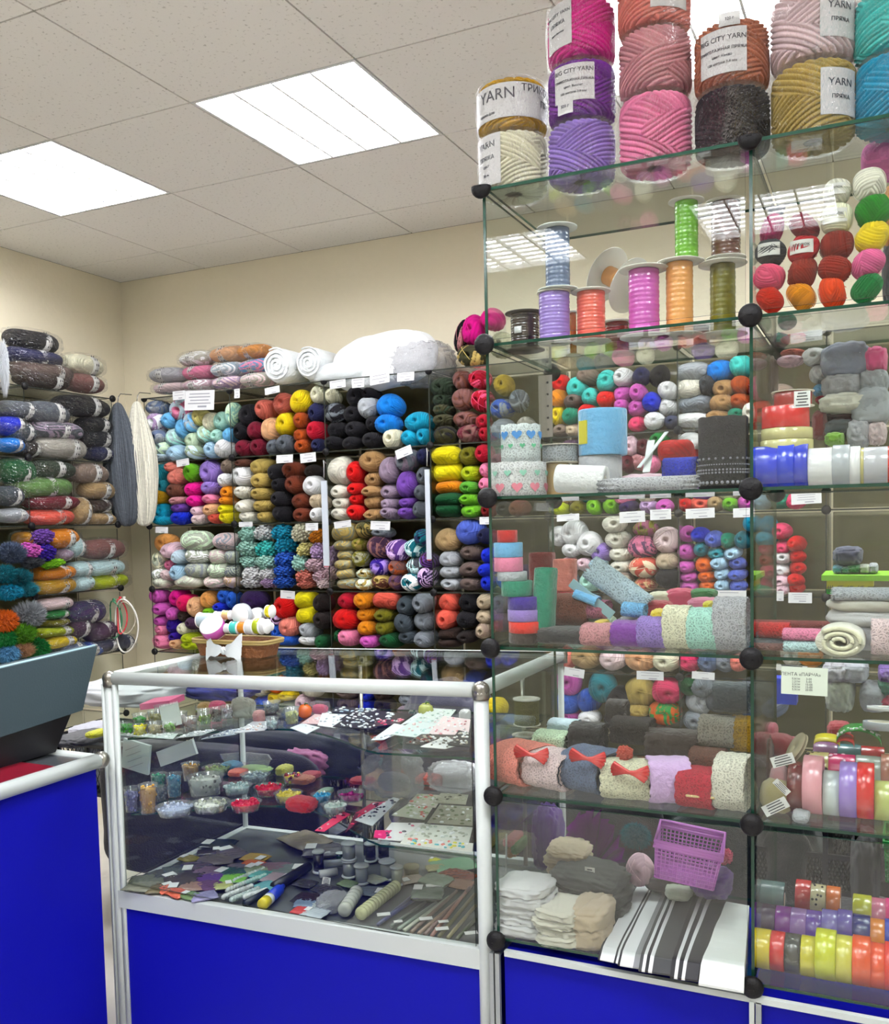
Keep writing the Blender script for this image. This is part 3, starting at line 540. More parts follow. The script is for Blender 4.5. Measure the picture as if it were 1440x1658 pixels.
wall_cell('E', 1, 2, """230,970,170,190,ivory,s;350,985,120,150,red;475,890,190,170,camel;480,1035,140,110,camel;485,1130,140,80,camel;350,1105,120,90,red;355,1190,120,90,red;230,1130,140,100,ivory;235,1225,140,90,ivory;240,1320,140,90,ivory;360,1300,130,110,red;490,1215,140,100,camel;490,1310,140,80,camel;620,970,150,180,mauve;750,880,160,160,mauve+slate;755,1080,155,190,violet;620,1130,150,110,mauve;620,1230,130,90,mauve;620,1310,120,80,mauve;760,1220,150,80,violet;750,1300,140,80,violet;870,850,100,130,navy;870,1010,90,130,slate;860,1140,90,110,slate;860,1270,90,120,slate""")
wall_cell('E', 1, 3, """1060,845,210,140,bright_yellow,s;1060,980,220,145,bright_yellow,s;1230,860,150,130,olive;1245,990,150,120,yellow_green;1075,1100,200,95,amber,s;1240,1100,140,90,grass_green;1080,1190,190,90,dark_green,s;1240,1195,140,85,lime_green;1350,830,110,130,crimson;1370,960,80,110,pink;1370,1070,90,100,pink;1070,1280,180,90,dark_green,s;1245,1285,150,90,lime_green;1370,1290,100,90,dark_red;1480,900,120,120,maroon;1500,1040,120,120,yellow_green;1620,1000,120,120,olive;1500,1280,120,100,black;1620,1270,120,110,brown""")
wall_cell('L', 0, 4, """415,275,80,75,scarlet;500,300,95,95,aqua;560,245,90,75,taupe;660,270,100,90,aqua;745,250,85,80,white;830,245,80,85,navy;920,240,90,100,black;415,355,70,80,amber;490,375,90,65,taupe_brown;575,350,75,80,aqua;655,360,90,75,scarlet;740,335,80,80,orchid;820,330,85,75,orchid;885,375,85,90,royal_blue;970,320,90,80,white;410,445,65,95,yellow;480,445,80,80,sea_green;560,430,80,80,red;735,395,70,60,orchid;810,405,75,85,orchid;970,400,85,80,white;900,470,95,80,white;810,485,85,70,rose;985,475,70,60,navy_grey;420,520,70,55,taupe;485,515,75,60,beige;580,510,80,70,rose;670,490,90,90,tan""")
wall_cell('L', 1, 4, """780,600,70,90,light_pink;835,610,70,80,maroon;930,565,80,75,green;820,680,80,70,dusty_pink;765,690,70,80,maroon;880,690,80,80,pink;480,590,80,70,plum;560,620,90,90,plum;700,560,80,70,lavender;430,925,80,65,yellow_green;505,925,80,65,olive;590,920,80,70,lime;680,918,90,75,lime;770,920,80,60,deep_purple;870,915,80,60,lilac;950,910,80,60,orchid;460,860,80,70,tan;560,850,80,70,teal;650,845,80,70,slate;750,855,80,70,pink;860,850,80,70,cream""")
wall_cell('L', 0, 5, """1095,220,145,85,light_grey,s;1235,215,120,100,azure;1340,190,95,100,aqua;1085,310,110,90,ivory,s;1170,290,70,90,charcoal;1255,305,100,85,camel;1340,290,90,85,rust;1110,385,150,85,grey,s;1240,380,110,80,camel;1335,370,95,75,rust;1095,465,140,70,white,s;1225,450,110,60,camel;1310,440,70,60,sea_green;1390,430,70,90,ivory;1450,300,120,120,pink;1450,420,120,100,red;1550,350,120,120,taupe;1560,460,120,100,light_pink""")
wall_cell('L', 1, 5, """1080,570,110,90,white;1060,640,100,90,red,s;1180,600,100,80,blush;1140,910,110,70,coral;1060,905,70,60,red;1210,905,80,65,tan;1290,900,75,60,lime_green;1370,895,80,70,orchid;1450,890,80,70,baby_blue;1540,880,90,70,sea_green;1620,880,90,70,rose;1150,840,100,80,violet;1270,830,100,80,cream""")
wall_cell('N', 2, 4, """385,245,90,90,white;460,230,115,115,white;450,315,90,65,white;540,285,110,110,white;595,330,90,90,lavender;520,390,75,60,light_pink;585,385,80,50,baby_blue;665,180,110,90,ivory;680,265,115,85,ivory;695,335,110,70,ivory;700,400,100,60,ivory;700,460,100,60,ivory+taupe;810,300,130,110,pink+plum;820,210,110,80,dusty_rose+olive;930,265,120,120,blush;815,400,130,100,coral+beige;935,370,105,85,beige;820,490,100,70,dusty_coral+tan;940,460,110,90,black;430,390,90,70,light_pink;430,480,90,90,baby_blue;540,480,90,90,mint;630,490,90,80,ivory""")
wall_cell('N', 2, 5, """1035,235,75,75,orchid;1035,325,75,80,orchid;1035,400,75,55,orchid;1045,450,75,50,orchid;1045,500,80,55,orchid;1105,240,80,70,royal_blue;1175,260,80,75,periwinkle;1245,270,75,65,sea_green;1320,265,70,80,teal;1105,310,70,65,teal;1180,330,75,55,teal_blue;1270,330,75,60,baby_blue;1125,390,85,75,orange;1140,455,85,55,orange;1140,505,85,55,orange;1205,380,75,60,baby_blue;1290,385,80,60,periwinkle;1215,435,70,55,baby_blue;1295,440,80,50,periwinkle;1220,495,70,60,baby_blue;1295,500,80,60,periwinkle;1370,180,90,80,turquoise;1450,190,80,85,turquoise;1440,260,90,70,cyan;1520,220,80,75,rose;1450,310,70,60,rose;1520,300,75,60,rose;1595,285,75,65,red;1520,355,80,60,white;1450,365,70,60,crimson;1595,350,75,60,red;1520,415,85,65,white;1450,425,70,60,rose;1595,410,75,60,red;1450,480,70,60,rose;1520,475,80,60,light_pink;1590,470,75,60,red;1440,535,70,50,sea_green;1515,530,80,55,light_pink;1590,530,75,55,red""")
wall_cell('Q', 3, 4, """520,95,140,110,tan;660,95,125,100,blush;795,95,145,105,peach;930,95,130,100,cream;430,90,90,100,salmon;470,-10,100,90,mint;620,-10,110,90,violet;780,-10,110,90,white;900,-20,110,90,pink""")
wall_cell('Q', 3, 5, """1050,105,90,90,rose;1140,105,90,90,slate_blue;1220,110,80,90,grey;1300,110,80,80,salmon;1575,70,105,105,ivory;1665,75,95,105,apricot;1090,0,110,90,pink;1230,0,110,90,blush""")
wall_cell('Q', 4, 4, """435,205,120,115,orchid;600,230,125,140,teal;430,310,110,105,blue;530,305,95,110,blue;440,385,90,50,orchid;540,385,100,60,white;790,265,140,140,khaki;930,255,145,115,rose;790,345,100,70,khaki;920,365,150,110,orange+green;690,290,110,110,black;690,400,130,110,black;440,460,100,80,violet;560,460,100,80,navy;900,480,120,90,brown;790,460,110,90,pink""")
wall_cell('Q', 4, 5, """1050,200,110,130,dark_green;1120,230,110,90,grey;1090,310,120,110,light_grey;1080,400,110,90,grey;1190,300,110,110,slate;1380,160,110,110,grey;1395,260,150,110,grey+dark_slate;1370,330,110,110,slate_blue;1480,330,105,110,slate_blue;1300,300,100,110,blue;1220,430,110,90,charcoal;1400,430,120,90,taupe""")
wall_cell('W', 4, 1, """5,290,110,60,bright_yellow;5,350,100,60,yellow;150,310,130,100,ivory;-60,280,110,90,orange;-60,360,110,80,yellow;-170,300,130,100,ivory;100,400,100,90,light_pink;-150,400,120,90,blue;0,440,110,90,sage""")
wall_cell('W', 4, 2, """405,320,140,90,taupe_brown;405,400,140,90,taupe_brown;525,330,80,100,royal_blue;525,420,85,80,royal_blue;630,330,110,90,dark_brown;635,410,120,90,black_brown;400,480,110,80,plum;630,480,110,80,brown""")
wall_cell('W', 4, 3, """790,310,130,70,grey;795,380,140,80,grey;795,450,130,70,mauve;920,330,120,80,charcoal;925,410,120,80,dark_slate;1085,360,145,90,apricot;1180,350,90,90,salmon;1080,440,140,80,pale_yellow;1170,440,90,80,white;1240,360,80,110,rose;1240,450,80,80,coral""")
wall_cell('W', 5, 2, """430,690,120,110,coral;545,700,140,130,coral;420,795,110,80,mint;520,795,120,80,mint;180,760,120,110,dusty_rose;290,760,110,100,rose;430,880,120,90,violet;560,880,120,90,tan""")
wall_cell('W', 5, 3, """930,800,130,120,green;800,620,130,90,dark_green;1080,830,120,100,white;1160,850,100,90,light_grey;800,860,120,90,rust""")
wall_cell('W', 5, 1, """60,640,130,90,brown;-60,700,120,100,maroon;-180,680,120,100,slate""")
# ------------------------------------------------------------------ wrapped yarn packs on the left wall shelves
LBL = pbsdf('paper_label', lin((196, 195, 190)), .6)
def band_mesh():
    b = MB(); b.lathe([(.52, -.09), (.53, -.09), (.53, .09), (.52, .09)], 40, 0, Matrix.Rotation(PI/2, 4, 'Y'))
    for k in range(5):
        for zz in (-.035, .03): b.box((.02+zz*1.1, -.535*math.cos(.5*k-1), -.535*math.sin(.5*k-1)), (.025, .012, .12), 1)
    return b.mesh('label_band', [LBL, INK])
BANDM = band_mesh()
def pack(colname, p, L, D, H, cell, x, y, rz=PI/2, lab=True, group=None, bandx=None, tilt=0):
    me = random.choice(PSm if '+' in colname else PS)
    root = link('wrapped_yarn_pack', None, loc=p, rot=(0, tilt, rz)); o = link('yarn', me, root, scale=(L, D, H), color=rgb(colname))
    if '+' in colname: o['tint'] = [*lin(CL[colname.split('+')[1]])]
    if lab: link('label_band', BANDM, root, (L*(bandx if bandx is not None else random.uniform(.05, .2)), 0, 0), scale=(L*.9 if L < .2 else .18, D*.98, H*.98))
    link('plastic_wrap', random.choice(WR), root, scale=(L*1.1, D*1.08, H*1.1))
    reg(root, words(colname), 'wrapped yarn pack', cell, x, y, 'yarn', group); return root
def left_row(z, row, data):
    for it in data.replace('\n', '').split(';'):
        it = it.strip()
        if not it: continue
        a = it.split(','); x, y, w, h = map(float, a[:4]); c = a[4]; t = a[5] if len(a) > 5 else 'w'; X, Y = px(z, x, y); xf = SX-.055+(.06 if t in 'fg' else 0)
        if len(a) > 6: xf += float(a[6])
        q = atX(X, Y, xf); l = abs(atX(X+w/2/ZM[z][2], Y, xf).y-atX(X-w/2/ZM[z][2], Y, xf).y); m = mpp(q)/ZM[z][2]; H = h*m*1.05
        if q.z-H/2 < WZ[row]+.006: q.z = WZ[row]+.006+H/2
        if row and q.z+H/2 > WZ[row-1]-.002: q.z = WZ[row-1]-.002-H/2
        cell = ['on top of the left wall shelves', 'first left wall shelf row', 'second left wall shelf row', 'third left wall shelf row', 'fourth left wall shelf row'][row]
        g = ['packs on top of the left wall shelves', 'yarn in the first left shelf row', 'yarn in the second left shelf row', 'yarn in the third left shelf row', 'yarn in the fourth left shelf row'][row]
        if t == 'f' or t == 'g': yarn('f' if t == 'f' else 'p', c, q, (l, .14, H), cell, X, Y, g)
        else: pack(c, q, l, .13, H, cell, X, Y, group=g)
left_row('A', 0, "180,190,280,112,black;190,285,310,92,navy;240,370,340,112,taupe_brown;475,330,200,110,cream;480,435,200,100,rose_brown;240,440,280,90,dark_brown")
left_row('A', 1, "470,560,300,112,black;545,680,170,90,black;550,760,160,100,black;570,845,130,80,navy;260,610,240,125,slate;320,710,290,100,slate+mauve;340,815,290,120,grey_beige;50,685,130,110,royal_blue;50,795,120,80,azure;90,590,180,100,slate;110,720,140,110,dark_slate;150,830,110,90,black_brown")
left_row('A', 2, "90,900,180,150,dark_green;290,920,250,100,moss;230,1040,350,120,leaf_green;510,960,190,110,taupe;560,1060,170,100,tan;300,1130,300,80,burgundy;40,1090,140,110,dark_slate;60,1205,150,80,light_grey;280,1215,260,90,coral;450,1180,110,150,tan;560,1150,130,80,dark_brown;570,1225,150,70,tan")
left_row('B', 3, "345,260,180,110,amber;590,320,230,110,rose_brown;310,460,220,80,amber;310,535,220,90,mustard;450,440,120,90,pale_aqua;590,430,230,90,pale_aqua;460,520,120,90,pale_aqua;610,510,230,85,yellow_green;420,310,90,110,pale_aqua;350,355,80,70,mauve;245,240,85,85,violet,g;250,340,100,100,indigo,g;175,330,90,90,orchid,g;150,260,90,80,ochre;70,350,150,140,slate_blue,f;190,400,100,80,slate,f;30,470,110,110,teal,f;110,490,130,110,teal,f;50,570,140,100,turquoise,f;150,560,110,100,teal_blue,f;300,405,70,55,lime,g")
left_row('B', 4, "310,640,180,70,blush;310,700,130,55,green;310,748,130,50,olive;310,800,190,60,yellow_green;330,860,180,70,yellow;480,690,230,130,navy_grey+deep_purple;580,800,160,110,plum;440,780,140,110,plum;600,880,180,80,navy_grey;700,880,110,90,navy_grey;170,690,190,170,light_grey,f;30,740,130,130,orange,f;130,820,150,140,lime_green,f;30,845,110,110,green,f;215,900,130,150,green,f;130,910,120,100,peach,f;40,925,130,120,sky_blue,f;400,900,150,80,slate_blue;500,920,150,80,blue")
# tinsel hanging at the far left
p = atX(6, 590, SX+.02); o = link('tinsel_garland', PF[0], None, p, scale=(.05, .05, .26), color=lin((225, 228, 232))); tag(o, 'silvery fluffy tinsel garland hanging at the left edge', 'garland')
# hanging hanks of yarn
def hank(label, x0, y0, x1, y1, wpx, col, Y):
    nv, nu = 90, 260; t = np.linspace(0, 1, nv)[:, None]; u = np.linspace(0, 2*PI, nu, endpoint=False)[None, :]
    a, c = atY(x0, y0, Y), atY(x1, y1, Y); w = wpx*mpp(a)/2; rng = np.random.RandomState(int(x0))
    e = np.minimum(1, (np.sin(PI*np.clip(t, .001, .999)))**.33)*(.55+.45*np.clip(t*2.5, 0, 1)); ph = rng.uniform(0, 6, nu)
    s = 1+.13*np.abs(np.sin(u*26+1.0*np.sin(t*5)))+.04*np.sin(u*61+t*5); sid = np.modf(np.abs(np.sin(np.floor(u*26/PI+.3*np.sin(t*5))*12.98)*43758))[0]+0*t
    cx = a.x+(c.x-a.x)*t; cz = a.z+(c.z-a.z)*t
    P = np.stack([cx+w*e*s*np.cos(u), Y+.035*e*s*np.sin(u), cz+0*u], -1)-np.array([a.x, Y, a.z])
    root = thing('yarn_hank', label, 'yarn', a, group='hanks hanging on the wall'); me = grid_mesh('strands', P, sid, [YARN]); link('strands', me, root, color=rgb(col))
    b = MB(); b.tube([(0, 0, -.01), (0, .01, .03), (.004, .02, .045), (.0, .1, .05)], .0025, 6); link('hook', b.mesh('hook', [STEEL]), root)
hank('slate grey yarn hank hanging between the two shelf units', 190, 652, 206, 852, 70, 'slate', 3.58)
hank('cream yarn hank hanging right of the grey hank', 221, 650, 234, 852, 60, 'ivory', 3.60)
for (x, y, rw, rh, r, col, lb) in ((203, 1013, 24, 43, .004, (228, 224, 214), 'large pale wooden embroidery hoop hanging in the corner'), (196, 998, 10, 28, .0035, (215, 60, 70), 'red embroidery hoop inside the large pale hoop'), (186, 1003, 12, 30, .0035, (60, 130, 90), 'green embroidery hoop left of the red hoop'), (204, 1000, 17, 26, .003, (200, 190, 170), 'small beige embroidery hoop inside the large one')):
    c = atY(x, y, 3.50); m = mpp(c); b = MB(); b.tube([(rw*m*math.cos(a), .01*math.cos(a*2), rh*m*math.sin(a)) for a in [2*PI*k/48 for k in range(48)]], r, 8, closed=True); b.box((0, 0, rh*m+.006), (.012, .008, .014))
    tag(link('embroidery_hoop', b.mesh('embroidery_hoop', [TIN]), None, c, color=lin(col)), lb, 'hoop', 'embroidery hoops in the corner')
# ------------------------------------------------------------------ on top of the wall shelves
def topline(z, segs, Y, grp):
    for (x0, y0, x1, y1, h, c) in segs:
        X, Yp = px(z, (x0+x1)/2, (y0+y1)/2); p = atY(X, Yp, Y); m = mpp(p)/ZM[z][2]; a = atY(*px(z, x0, y0), Y); d = atY(*px(z, x1, y1), Y); L = (d-a).length
        pack(c, p, L*1.02, .13, h*m*1.02, 'on top of the wall shelves', X, Yp, rz=0, lab=True, group=grp, bandx=-.1, tilt=-math.atan2(d.z-a.z, d.x-a.x)*.9)
ZM['TP'] = (240, 500, 6)
topline('TP', [(95, 785, 380, 765, 100, 'blush'), (385, 765, 660, 735, 110, 'light_pink+white'), (665, 735, 930, 710, 118, 'lilac+blush'), (935, 705, 1220, 680, 130, 'ivory+blush')], 3.70, 'wrapped pale yarn packs on top of the shelves')
topline('TP', [(60, 660, 370, 640, 140, 'silver_grey'), (375, 635, 660, 610, 130, 'pink'), (650, 605, 930, 580, 130, 'pale_blue+white'), (920, 580, 1230, 540, 130, 'sky_blue+pink')], 3.71, 'wrapped pale yarn packs on top of the shelves')
topline('TP', [(350, 510, 630, 470, 130, 'ivory+white'), (640, 460, 960, 430, 140, 'peach'), (900, 430, 1190, 410, 130, 'apricot')], 3.72, 'wrapped pale yarn packs on top of the shelves')
def wadding(label, x, y, dpx, Y, L):
    p = atY(x, y, Y); R = dpx*mpp(p)/2; root = thing('wadding_roll', label, 'roll', p, group='white wadding rolls on the shelves'); b = MB(); W = lin((236, 240, 240))
    b.lathe([(0, -L/2), (R*.97, -L/2), (R, -L/2+.02), (R, L/2-.02), (R*.9, L/2)], 40, 0, Matrix.Rotation(PI/2, 4, 'X'), lambda a, i: 1+.03*math.sin(3*a)+.02*math.sin(7*a))
    link('roll', b.mesh('roll', [FELT]), root, color=W)
    b = MB(); pts = [((R*.12+R*.86*k/110)*math.cos(k*.19), -L/2-.004, (R*.12+R*.86*k/110)*math.sin(k*.19)) for k in range(111)]; b.tube(pts, R*.05, 6); link('spiral_layers', b.mesh('spiral_layers', [FELT]), root, color=W)
wadding('white wadding roll end beside the peach yarn packs', 470, 596, 54, 3.74, .22); wadding('white wadding roll end right of the first roll', 519, 592, 50, 3.76, .2)
p = atY(622, 585, 3.75); o = link('wadding_bundle', FLC[0], None, p, (0, -.12, .05), (.50, .15, .235), lin((246, 248, 248))); tag(o, 'big white fluffy wadding bundle in clear plastic on the shelves', 'wadding')
p = atY(684, 590, 3.80); b = link('loose_wadding_bag', BAGM[0], None, p, (0, 0, 0), (.2, .2, .14)); tag(b, 'clear crumpled plastic bag end right of the white wadding', 'bag')
p = atY(560, 606, 3.74); tag(link('folded_wadding', FLC[1], None, p, scale=(.36, .16, .10), color=lin((232, 238, 238))), 'flat white wadding sheet under the fluffy bundle', 'wadding')
for (x, y, w, h, c, lb, t) in ((768, 535, 34, 46, 'magenta', 'bright pink chunky yarn on top of the shelves beside the tower', 'k'), (799, 518, 36, 34, 'hot_pink', 'hot pink chunky yarn behind the black ribbon spool', 'k'), (765, 578, 46, 34, 'dark_olive+khaki', 'olive chunky yarn with a price card under the pink yarn', 'k'), (750, 545, 14, 50, 'black+dusty_pink', 'dark mottled chunky yarn left of the bright pink one', 'k'), (815, 560, 40, 40, 'pale_khaki', 'pale khaki yarn on top of shelves seen through the tower', 'k')):
    p = atY(x, y, 3.75); m = mpp(p); o = link('chunky_yarn_skein', random.choice(PKm if '+' in c else PK), None, p, (0, .3, 0), (w*m, .13, h*m), rgb(c)); tag(o, lb, 'yarn')
    if '+' in c: o['tint'] = [*lin(CL[c.split('+')[1]])]
# ------------------------------------------------------------------ price tags
TAGS = []
def price_tag(x, y, w, h, Y, label, tilt=0, lines=3, col=None, X=None):
    p = atY(x, y, Y) if X is None else atX(x, y, X); m = mpp(p); W, H = w*m, h*m; b = MB(); b.box((0, 0, 0), (W, .0012, H))
    rng = random.Random(int(x*7+y))
    for k in range(lines):
        l = W*rng.uniform(.35, .8); b.box((0 if k < lines-1 else W*.1, -.0009, H*(.32-.64*k/max(1, lines-1))), (l if k < lines-1 else W*.3, .0004, H*(.05 if k < lines-1 else .09)), 1)
    o = link('price_tag', b.mesh('price_tag', [PAPER if col is None else pbsdf('tag_%d_%d_%d' % col, lin(col), .7), FAINT], False), None, p, (random.uniform(-.1, 0), tilt, 0 if X is None else -PI/2)); tag(o, label, 'price tag', 'small white price tags')
    return o
YT = WY-.008
for a in ((290, 640, 26, 14, 'white price tag left of the big white sheet on the shelf', 0, 3), (323, 648, 60, 32, 'big white paper sheet hanging over the first top cube', .05, 5), (384, 637, 11, 15, 'narrow white tag at the top of the second shelf column', 0, 3), (441, 632, 29, 11, 'white tag above the dusty coral yarn balls', -.1, 2), (547, 622, 30, 13, 'white tag above the black yarn, leftmost in third top cube', -.05, 2), (580, 620, 23, 15, 'white tag between the two other tags of the third top cube', 0, 3), (615, 613, 36, 17, 'white tag at the top edge above the azure yarn', -.08, 3), (657, 610, 31, 14, 'white tag at the top edge left of the black connector', 0, 3),
  (296, 749, 26, 11, 'white tag on the shelf edge above the salmon ball', -.1, 2), (461, 743, 32, 13, 'white tag above the black and brown balls', 0, 2), (499, 741, 30, 15, 'white tag above the white ball of the second cube', -.06, 3), (654, 732, 30, 15, 'white tag in front of the slate mauve ball', -.3, 2), (262, 858, 26, 10, 'white tag under the cyan yarn ball shelf', .05, 2), (398, 849, 27, 8, 'small white tag over the mint pompon yarn', 0, 2), (505, 853, 24, 12, 'white tag over the amber pompon yarn', 0, 3), (555, 849, 32, 11, 'white tag over the pale khaki skeins', -.1, 2), (616, 851, 36, 14, 'white tag over the plum mottled ball', .05, 3), (466, 963, 28, 13, 'white tag over the red ball in the fourth row', .06, 2), (787, 843, 22, 12, 'white tag beside the periwinkle ball', 0, 2),
  (917, 571, 38, 12, 'white tag left in the fifth top cube seen through the tower', -.05, 2), (1022, 553, 42, 19, 'wide white tag in the middle of the fifth top cube', 0, 4), (1068, 552, 32, 17, 'white tag right of the wide tag seen through the tower', -.04, 3), (1134, 547, 44, 18, 'white tag over the azure ball seen through the tower', -.06, 2), (1200, 538, 28, 14, 'white tag over the aqua ball near the middle tower post', -.05, 2), (920, 838, 38, 11, 'white tag above the white balls seen through the tower', -.04, 2), (1024, 837, 42, 18, 'white tag above the ivory balls seen through the tower', -.04, 3), (1070, 833, 34, 17, 'white tag above the blush ball seen through the tower', -.03, 3), (1134, 831, 46, 16, 'white tag above the blue balls seen through the tower', -.03, 3), (1205, 830, 34, 15, 'white tag above the teal ball next to the middle post', -.02, 2), (1306, 807, 46, 18, 'white tag above the turquoise balls in the right tower bay', -.04, 4), (1296, 968, 36, 17, 'white tag below the rose and white balls', 0, 4), (1262, 965, 14, 16, 'tiny white tag left of the tag below the rose balls', 0, 2), (930, 1089, 34, 14, 'white tag over the orchid ball seen through the tower', .12, 2), (1053, 1094, 44, 14, 'white tag over the khaki ball seen through the tower', 0, 3), (1139, 1094, 36, 12, 'white tag over the grey balls seen through the tower', .03, 2), (1181, 966, 54, 20, 'wide white card below the periwinkle balls', 0, 2), (1306, 545, 48, 17, 'white tag in the right tower bay above the pink ball', -.04, 4)):
    price_tag(a[0], a[1], a[2], a[3], YT, a[4], a[5], a[6])
# ------------------------------------------------------------------ generic goods
CM = {}
def cm(c, rough=.6, spec=.5):
    k = (c if isinstance(c, str) else tuple(c), rough)
    if k not in CM: CM[k] = pbsdf('surface_'+(c if isinstance(c, str) else '_'.join(map(str, c)))+'_%d' % (rough*100), sc3(lin(CL[c]) if isinstance(c, str) else lin(c), .78), rough, spec=spec)
    return CM[k]
def col3(c): return sc3(lin(CL[c], 1.08) if isinstance(c, str) else lin(c, 1.08))
def bbox(z, x0, y0, x1, y1, Y):
    a = px(z, (x0+x1)/2, (y0+y1)/2); p = atY(*a, Y); m = mpp(p)/ZM[z][2]; return p, abs(x1-x0)*m, abs(y1-y0)*m
def snap(p, h, zs):                                            # rest on the surface zs
    p = p.copy(); p.z = zs+h/2; return p
def rotY(v): return Matrix.Rotation(v, 4, 'Y')
AX = {'z': Matrix.Identity(4), 'x': Matrix.Rotation(PI/2, 4, 'Y'), 'y': Matrix.Rotation(PI/2, 4, 'X')}
def roll(label, p, R, w, c, axis='x', mat=None, core=.45, name='ribbon_roll', cat='ribbon', group=None, rot=(0, 0, 0), rim=None, corecol=(222, 214, 196), scallop=0, squash=1):
    root = thing(name, label, cat, p, 0, group); root.rotation_euler = rot; T = AX[axis]; b = MB(); h = w/2; ri = R*core
    prof = [(ri, -h*.96), (R*.97, -h), (R, -h*.93), (R, h*.93), (R*.97, h), (ri, h*.96), (ri, -h*.96)]
    if scallop:
        n = 56; b = MB(); o = 0
        def P(r, z, k): zz = z*(1+scallop*abs(math.sin(k*PI*9/n))) ; return T @ Vector((r*math.cos(2*PI*k/n), r*math.sin(2*PI*k/n), zz))
        pr = [(ri, -h*.8), (R*.6, -h*.85), (R, -h), (R*1.005, -h*.5), (R*1.005, h*.5), (R, h), (R*.6, h*.85), (ri, h*.8), (ri, -h*.8)]
        vs = [P(r, z, k) for r, z in pr for k in range(n)]; b.add(vs, [(i*n+k, i*n+(k+1) % n, (i+1)*n+(k+1) % n, (i+1)*n+k) for i in range(len(pr)-1) for k in range(n)])
    else: b.lathe(prof, 48, 0, T)
    o = link('ribbon', b.mesh('ribbon', [mat or SATIN]), root, color=col3(c)); o.scale = (1, 1, squash)
    if rim:
        for s in (-1, 1):
            b = MB(); b.lathe([(ri*.5, s*h*1.03), (R*rim, s*h*1.03), (R*rim, s*(h*1.03+.0012)), (ri*.5, s*(h*1.03+.0012))], 48, 0, T); link('flange', b.mesh('flange', [TIN]), root, color=lin(corecol))
    b = MB(); b.lathe([(ri*.8, -h*.97), (ri, -h*.97), (ri, h*.97), (ri*.8, h*.97), (ri*.8, -h*.97)], 32, 0, T); link('core', b.mesh('core', [TIN]), root, color=lin(corecol)); return root
def spool(label, p, R, H, c, FR, name='ribbon_spool', mat=None, rot=(0, 0, 0), fcol=(205, 200, 190), group='ribbon spools on the top tower shelf', bottom=True, label_sq=None):
    root = thing(name, label, 'ribbon', p, 0, group); root.rotation_euler = rot; b = MB(); n = 46
    prof = [(R*(1+.018*math.sin(k*1.9)+.01*math.sin(k*.7)), H*(.02+.96*k/n)) for k in range(n+1)]
    b.lathe(prof, 40); link('ribbon', b.mesh('ribbon', [mat or SATIN]), root, color=col3(c))
    for z in ([0, H] if bottom else [H]):
        b = MB(); b.lathe([(R*.3, z-.0012), (FR, z-.0012), (FR*1.004, z), (FR, z+.0012), (R*.3, z+.0012), (R*.3, z-.0012)], 56); link('flange', b.mesh('flange', [TIN]), root, color=lin(fcol))
    b = MB(); b.tube([(0, 0, .001), (0, 0, H)], R*.3, 20); link('core', b.mesh('core', [TIN]), root, color=lin((190, 180, 160)))
    if label_sq:
        a, zz, s = label_sq; b = MB(); b.box(((R+.002)*math.cos(a), (R+.002)*math.sin(a), H*zz), (.0016, s, s*.8), 0, Matrix.Rotation(a, 3, 'Z')); link('sticker', b.mesh('sticker', [PAPER]), root)
    return root
def blob(name, label, cat, p, size, c, me=None, rot=(0, 0, 0), group=None):
    if name.startswith(('wrapped_', 'clear_packet', 'stored_bundle')):
        root = thing(name, label, cat, p, 0, group); link('contents', me or random.choice(LMP), root, None, rot, size, col3(c)); link('plastic_wrap', random.choice(WR), root, scale=[v*1.12 for v in size]); return root
    return tag(link(name, me or random.choice(LMP), None, p, rot, size, col3(c)), label, cat, group)
def bolt(label, p, w, d, h, c, rot=(0, 0, 0), name='lace_bolt', mat=None, cat='lace', group='lace bolts in the tower', scal=.035, nsc=7):
    n, m = 72, 26; b = MB(); vs = []
    for i in range(m+1):
        t = -1+2*i/m
        for k in range(n):
            a = 2*PI*k/n; e = .72; cy = math.copysign(abs(math.cos(a))**e, math.cos(a)); cz = math.copysign(abs(math.sin(a))**e, math.sin(a))
            edge = 1+scal*2*abs(math.sin(a*nsc)); q = 1-.05*(abs(t) > .96)+.012*math.sin(9*t+a*3)
            vs.append((t*w/2*edge, cy*d/2*q, cz*h/2*q))
    b.add(vs, [(i*n+k, i*n+(k+1) % n, (i+1)*n+(k+1) % n, (i+1)*n+k) for i in range(m) for k in range(n)])
    for s, i in ((-1, 0), (1, m)):
        for r0, r1 in ((1, .75), (.75, .5), (.5, .25)):
            vs = []
            for q, off in ((r0, 0), (r1, .004)):
                for k in range(n): v = b.v[i*n+k]; vs.append((v[0]-s*off-(s*.006 if q < 1 else 0), v[1]*q, v[2]*q))
            b.add(vs, [(k, (k+1) % n, n+(k+1) % n, n+k) for k in range(n)])
        vs = [(b.v[i*n+k][0]-s*.012, b.v[i*n+k][1]*.25, b.v[i*n+k][2]*.25) for k in range(n)]; b.add(vs, [tuple(range(n))])
    return tag(link(name, b.mesh(name, [mat or LACE]), None, p, rot, None, col3(c)), label, cat, group)
